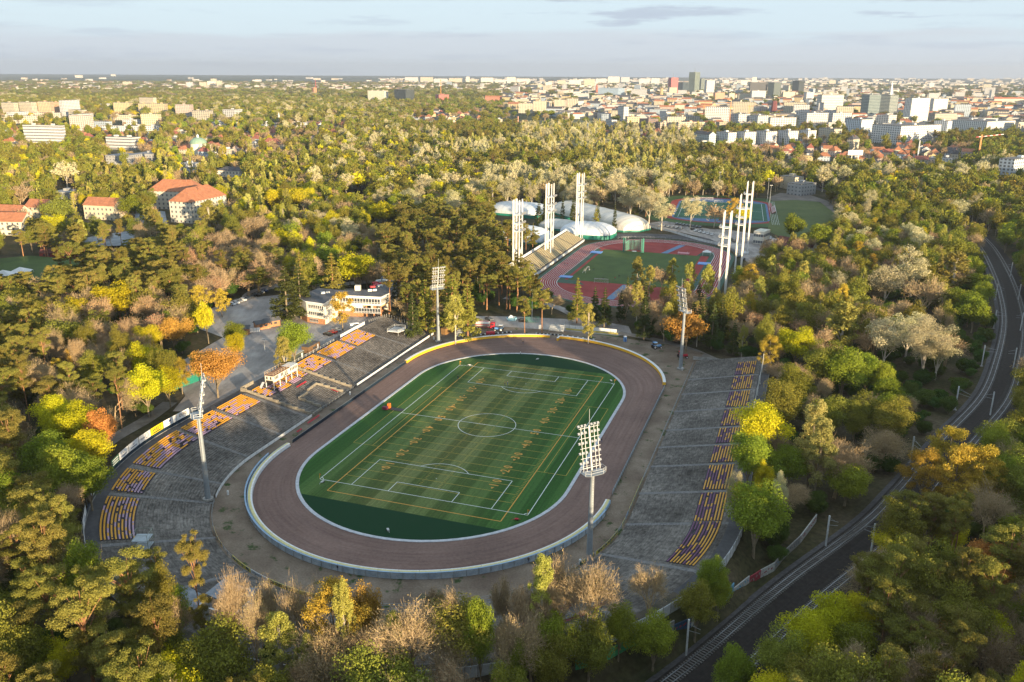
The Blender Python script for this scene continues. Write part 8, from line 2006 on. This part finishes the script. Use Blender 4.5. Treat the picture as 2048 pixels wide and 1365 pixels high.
for px_, py_, dm, kind in HEROES:
    zc = HT[kind] * (.62 if kind not in ('pine',) else .8); x, y = G(px_, py_, zc)
    for _ in range(3):
        d = proj(x, y, zc + TZ(x, y))[2]; s = dm * d / F_PX / (2 * RAD[kind] * .92); hs = min(max(s, .72), 1.5) ** .7; x, y = G(px_, py_, zc * hs)
    u, v = W2UV(x, y); dd = float(sdist(u, v))
    if v < VN and dd < 84.5 and dd > 60 and py_ > 1120:      # those at the near side stand outside the terrace wall
        k = 0
        while float(sdist(*W2UV(x, y))) < 80.6 and k < 60: hs *= 1.01; x, y = G(px_, py_, zc * hs); k += 1
        if hs > 1.7: x, y = UV2W(*[q * 1.0 for q in (u, v)]); 
    TREES.append((kind, x, y, s, min(hs, 1.8), px_, py_, True))
rt = random.Random(21)
heroP = [(t_[5], t_[6], RAD[t_[0]] * t_[3] * F_PX / math.hypot(t_[1], t_[2]) * .85, t_[2]) for t_ in TREES]
heroW = [(t_[1], t_[2], RAD[t_[0]] * t_[3]) for t_ in TREES]
for a in np.arange(256, 327, 1.6):            # the overgrown rim of the near terrace
    for d, pr in ((80.9, .6), (84.6, .55), (88.5, .5)):
        if rt.random() > pr: continue
        x, y = UV2W(*point_sv_(a + rt.uniform(-.7, .7), d + rt.uniform(-.4, .9) * (1 if d > 82 else .5))); k = rt.choice(('bud', 'bud', 'bud', 'bud', 'bud', 'birch', 'lime', 'olive', 'pink'))
        if in_poly(x, y, [G0(435, 1290), G0(540, 1290), G0(540, 1215), G0(430, 1215)]): continue
        if 40 < x < 70 and y > 138 and d > 86: continue
        q = proj(x, y, 14); q2 = proj(x, y, 18)
        if any(in_poly(q2[0], q2[1], P) for P in PROTECT[:1]) or any(abs(q[0] - a) < c and abs(q[1] - b) < c for a, b, c, _ in heroP): continue
        TREES.append((k, x, y, rt.uniform(.55, .85), rt.uniform(.85, 1.2), q[0], q[1], True))
BR = np.array(BRECT)
def scatter(y0, y1, sp, big=1.0):
    y = y0
    while y < y1:
        half = y * .72 + 60; x = -half
        while x < half:
            X, Y = x + rt.uniform(-.48, .48) * sp, y + rt.uniform(-.48, .48) * sp; x += sp
            pxg, pyg, dd = proj(X, Y, TZ(X, Y) + 11)
            if dd < 20: continue
            w_, k = zone(pxg, pyg)
            if rt.random() > k: continue
            kind = rt.choices([q[0] for q in w_], [q[1] for q in w_])[0]
            hs = rt.uniform(.72, 1.18) * (1.12 if Y < 150 and W2UV(X, Y)[1] < -108 else 1 if big == 1 else 1.1)
            px_, py_, _ = proj(X, Y, TZ(X, Y) + HT[kind] * hs * .85)
            off = px_ < -80 or px_ > 2130 or pyg > 1500
            if blocked(X, Y, kind): continue
            if any(in_poly(px_, py_, P) for P in PROTECT): continue
            if Y < 900 and any(abs(px_ - a) < c and abs(py_ - b) < c and Y < d_ for a, b, c, d_ in heroP): continue
            if Y < 900 and any((X - a) ** 2 + (Y - b) ** 2 < (c * .8) ** 2 for a, b, c in heroW): continue
            if Y < 900:
                q1 = proj(X, Y, TZ(X, Y) + HT[kind] * hs * .98)
                if any(in_poly(q1[0], q1[1], P) for P in PROTECT[:2]) and kind != 'shrub': continue
            if Y > 480:
                pt = proj(X, Y, HT[kind] * .9)
                pb = proj(X, Y, 0)[1]
                if ((BR[:, 0] < pt[0]) & (BR[:, 2] > pt[0]) & (BR[:, 3] > pt[1]) & (BR[:, 3] < pb)).any() and rt.random() < .9: continue
            s = rt.uniform(.62, 1.22) * big; TREES.append((kind, X, Y, s, hs, px_, py_, not off))
        y += sp
scatter(98, 150, 8.5); scatter(104, 205, 8.2); scatter(70, 460, 7.6); scatter(460, 950, 9.0); scatter(950, 1700, 11.5, 1.1); scatter(1700, 3200, 20, 1.7); scatter(3200, 7600, 48, 3.4)
# trees between the frame and the sun that throw the evening shade over the near terrace
for _ in range(700):
    X, Y = rt.uniform(0, 330), rt.uniform(-70, 125)
    pxg, pyg, dd = proj(X, Y, 27)
    if blocked(X, Y): continue
    if dd > 5 and -40 < pxg < 2090 and pyg < 1365: continue
    TREES.append((rt.choice(('pine', 'olive', 'pine', 'bud')), X, Y, rt.uniform(.9, 1.2), rt.uniform(1.15, 1.45), pxg, 9999, False))
# bushes under the trees, nearer part only
for _ in range(2600):
    X = rt.uniform(-330, 330); Y = rt.uniform(110, 480); px_, py_, dd = proj(X, Y, 2)
    if not (-20 < px_ < 2070 and py_ < 1400) or blocked(X, Y, 'shrub') or any(in_poly(px_, py_ - 14, P) for P in PROTECT): continue
    if zone(px_, py_)[1] < .5: continue
    s = rt.uniform(.45, 1.15); TREES.append(('shrub', X, Y, s, s, px_, py_, True))

# ---- the 300 of each kind that show largest are things, the rest one mass per kind
GNT = {}
def gn_scatter(kind, items, lod, label):
    """all remaining trees of a kind as one object: points carrying scale, height and turn, with the tree meshes instanced on them"""
    src = bpy.data.collections.new('sources_' + kind + str(lod))
    for l in range(3):
        for v in range(NV): o = bpy.data.objects.new('s%d%d_' % (l, v) + NAMES[kind], joined_mesh(kind, l, v)); src.objects.link(o)
    me = bpy.data.meshes.new(NAMES[kind] + '_points'); P = np.array([(t_[1], t_[2], ZT(t_[1], t_[2]) + .15) for t_ in items], np.float32); me.vertices.add(len(P)); me.vertices.foreach_set('co', P.ravel())
    a = me.attributes.new('sc', 'FLOAT_VECTOR', 'POINT'); a.data.foreach_set('vector', np.array([(t_[3], t_[3], t_[4]) for t_ in items], np.float32).ravel())
    a = me.attributes.new('rt', 'FLOAT_VECTOR', 'POINT'); a.data.foreach_set('vector', np.array([(0, 0, rt.uniform(0, 6.28)) for _ in items], np.float32).ravel())
    a = me.attributes.new('ix', 'INT', 'POINT'); a.data.foreach_set('value', np.array([rt.randrange(NV) + NV * (0 if math.hypot(t_[1], t_[2]) < 250 else 1 if math.hypot(t_[1], t_[2]) < 600 else 2) for t_ in items], np.int32))
    o = bpy.data.objects.new({'pine': 'pine_forest', 'shrub': 'undergrowth'}.get(kind, kind + '_woods' if False else NAMES[kind].split('_')[0] + '_woods'), me); COL.objects.link(o)
    ng = bpy.data.node_groups.new('woods_' + kind + str(lod), 'GeometryNodeTree'); ng.interface.new_socket('Geometry', in_out='INPUT', socket_type='NodeSocketGeometry'); ng.interface.new_socket('Geometry', in_out='OUTPUT', socket_type='NodeSocketGeometry')
    n = ng.nodes; i_, o_ = n.new('NodeGroupInput'), n.new('NodeGroupOutput'); ci = n.new('GeometryNodeCollectionInfo'); ci.inputs['Collection'].default_value = src; ci.inputs['Separate Children'].default_value = True; ci.inputs['Reset Children'].default_value = True
    ip = n.new('GeometryNodeInstanceOnPoints'); ip.inputs['Pick Instance'].default_value = True
    def attr(nm, ty): q = n.new('GeometryNodeInputNamedAttribute'); q.data_type = ty; q.inputs['Name'].default_value = nm; return q.outputs['Attribute']
    L = ng.links; L.new(i_.outputs[0], ip.inputs['Points']); L.new(ci.outputs[0], ip.inputs['Instance']); L.new(attr('ix', 'INT'), ip.inputs['Instance Index']); L.new(attr('sc', 'FLOAT_VECTOR'), ip.inputs['Scale'])
    e = n.new('FunctionNodeEulerToRotation'); L.new(attr('rt', 'FLOAT_VECTOR'), e.inputs[0]); L.new(e.outputs[0], ip.inputs['Rotation']); L.new(ip.outputs[0], o_.inputs[0])
    md = o.modifiers.new('woods', 'NODES'); md.node_group = ng; stuff(o); tag(o, label, 'woods'); return o
CAP = 290
bykind = {}
for t_ in TREES: bykind.setdefault(t_[0], []).append(t_)
NTREE = 0
for kind, L in bykind.items():
    def size(t_): 
        if not t_[7]: return -1
        return t_[4] * HT[kind] / max(30, math.hypot(t_[2], t_[1]))
    L.sort(key=size, reverse=True); ind = [t_ for t_ in L[:CAP] if t_[7] and 0 < math.hypot(t_[1], t_[2]) < 1500]; rest = L[len(ind):] if len(ind) == CAP else [t_ for t_ in L if t_ not in ind]
    for t_ in ind:
        _, x, y, s, hs, px_, py_, _ = t_; d = math.hypot(x, y); v = rt.randrange(NV); lod = 0 if d < 330 else 1 if d < 760 else 2; z = ZT(x, y) + .15; rz = rt.uniform(0, 6.28)
        if d < 620:
            cm, tm = tree_meshes(kind, lod, v); e = bpy.data.objects.new(NAMES[kind], None); COL.objects.link(e); e.empty_display_size = .1; e.location = (x, y, z); e.rotation_euler = (0, 0, rz); e.scale = (s, s, hs)
            o = bpy.data.objects.new('foliage' if kind == 'shrub' else 'crown', cm); COL.objects.link(o); o.parent = e
            if tm: o = bpy.data.objects.new('stem' if kind == 'shrub' else 'trunk', tm); COL.objects.link(o); o.parent = e
        else:
            e = bpy.data.objects.new(NAMES[kind], joined_mesh(kind, lod, v)); COL.objects.link(e); e.location = (x, y, z); e.rotation_euler = (0, 0, rz); e.scale = (s, s, hs)
        e['category'] = CATS[kind]; NTREE += 1
        AUTO.append([e, ('tall ' if hs > 1.06 else 'low ' if hs < .84 else '') + DESC[kind], px_, py_, DESC[kind] + 's of the surrounding woods'])
    if rest: gn_scatter(kind, rest, 2, 'mass of the remaining %s filling the farther woods' % {'pine': 'pines', 'shrub': 'undergrowth bushes', 'birch': 'birches', 'larch': 'larches', 'bud': 'leafless trees'}.get(kind, CATS[kind] + 's'))
print('TREES', len(TREES), 'individual', NTREE, {k: len(v) for k, v in bykind.items()})

# ------------------------------------------------------------------ haze
mb = MB(); mb.prism([(-19000, -3500), (19000, -3500), (19000, 19000), (-19000, 19000)], -1.6, 230)
hz = mb.build('haze', []); stuff(hz); tag(hz, 'thin evening haze over the whole city and its woods', 'haze')
hm = new_mat('haze_air'); w = N(hm); pv = w.n('ShaderNodeVolumePrincipled'); pv.inputs['Color'].default_value = (.84, .88, .96, 1); pv.inputs['Density'].default_value = HAZE_D if 'HAZE_D' in globals() else 5e-5; pv.inputs['Anisotropy'].default_value = 0.45
o_ = w.n('ShaderNodeOutputMaterial'); w.t.links.new(pv.outputs[0], o_.inputs['Volume']); hz.data.materials.clear(); hz.data.materials.append(hm)

# ------------------------------------------------------------------ labels that single each repeat out
LAND = [(404, 850, 'near left mast'), (1180, 940, 'near right mast'), (1358, 640, 'far right mast'), (879, 600, 'far left mast'), (700, 610, 'club pavilion'), (775, 565, 'rear hall'), (555, 750, 'press cabin'), (510, 620, 'grey car park'), (290, 870, 'banner fence'), (190, 1000, 'left path bend'), (478, 1255, 'ruined gatehouse'), (1000, 1210, 'near track bend'), (1330, 1210, 'pale boundary wall'), (1450, 1200, 'graffiti wall'), (1600, 1140, 'railway tracks'), (1900, 850, 'railway curve'), (2020, 600, 'upper railway curve'), (1505, 800, 'right terrace rails'), (1480, 980, 'curved right terrace'), (1330, 690, 'blue tractor'), (1180, 660, 'yellow board wall'), (1050, 645, 'far yard'), (940, 650, 'tanker truck'), (1245, 520, 'athletics pitch'), (1110, 510, 'cream grandstand'), (1040, 450, 'leftmost lamp tower'), (1235, 490, 'hammer cage'), (1180, 440, 'long air dome'), (1040, 415, 'back air dome'), (1450, 500, 'right lamp towers'), (1520, 480, 'white clubhouse'), (1440, 415, 'training pitch'), (1610, 430, 'green meadow'), (1600, 375, 'concrete workshop'), (1595, 490, 'brown cottages'), (360, 400, 'hospital villa'), (150, 415, 'long cream house'), (20, 440, 'left edge houses'), (120, 505, 'red sheds'), (220, 475, 'paved yard'), (590, 535, 'white roofed coach'), (460, 342, 'mansard palace'), (400, 298, 'domed church'), (255, 325, 'grey institute'), (92, 270, 'long office building'), (240, 288, 'brick ended office'), (160, 248, 'pinkish tower'), (60, 218, 'left cream towers'), (245, 216, 'orange striped yellow tower'), (305, 235, 'yellow slabs'), (368, 222, 'pinkish white tower'), (465, 228, 'stepped white flats'), (559, 240, 'tree lattice pylon'), (756, 193, 'beige cube'), (808, 193, 'dark green office'), (885, 198, 'red brick office'), (1065, 215, 'left cream slabs'), (1132, 208, 'right cream slabs'), (1222, 184, 'blue slab'), (1345, 172, 'red office tower'), (1387, 165, 'tallest glass tower'), (1515, 175, 'brown office slab'), (1595, 175, 'black green tower'), (1660, 207, 'patterned tower'), (1757, 212, 'green spire towers'), (1850, 220, 'banded white towers'), (1810, 272, 'window grid block'), (1965, 255, 'far right white block'), (1380, 255, 'orange balconies'), (1265, 243, 'yellow residential block'), (1470, 240, 'orange cranes'), (1530, 278, 'white terrace blocks'), (1706, 290, 'dark roofed villa'), (1708, 315, 'white billboard'), (1957, 295, 'large orange crane'), (2025, 340, 'blue grey block'), (1834, 300, 'grey pole'), (1040, 245, 'red white mast'), (1175, 260, 'siding pylon'), (624, 182, 'orange brick tower'), (900, 162, 'horizon estate'), (640, 172, 'radio mast'), (60, 550, 'white tents'), (1995, 200, 'red roofed hall'), (1300, 165, 'white horizon slabs')]
REL = {'l': 'left of the ', 'r': 'right of the ', 'b': 'behind the ', 'f': 'in front of the '}
groups = {}
for a in AUTO:
    o, dsc, px_, py_, grp = a
    best = sorted(LAND, key=lambda q: (q[0] - px_) ** 2 + ((q[1] - py_) * 1.4) ** 2)[0]
    dx, dy = px_ - best[0], (py_ - best[1]) * 1.4; rel = ('r' if dx > 0 else 'l') if abs(dx) > abs(dy) else ('f' if dy > 0 else 'b')
    groups.setdefault((dsc, rel, best[2]), []).append(a)
for (dsc, rel, lm), L in groups.items():
    L.sort(key=lambda a: a[2])
    for i, a in enumerate(L):
        ph = dsc + ' ' + REL[rel] + lm
        if len(L) > 1: ph += ', %s from left' % ordw(i)
        a[0]['label'] = ph; a[0]['group'] = a[4]
# shelter empties at the base of their parts
for o in list(COL.objects):
    if o.type == 'EMPTY' and o.parent is None and o.location.length < 1e-6:
        ks = [c for c in COL.objects if c.parent == o and c.type == 'MESH' and len(c.data.vertices)]
        if not ks: continue
        P = np.concatenate([np.array([v.co[:] for v in c.data.vertices]) for c in ks]); c0 = Vector(((P[:, 0].min() + P[:, 0].max()) / 2, (P[:, 1].min() + P[:, 1].max()) / 2, P[:, 2].min()))
        o.location = c0
        for c in ks: c.location = c.location - c0
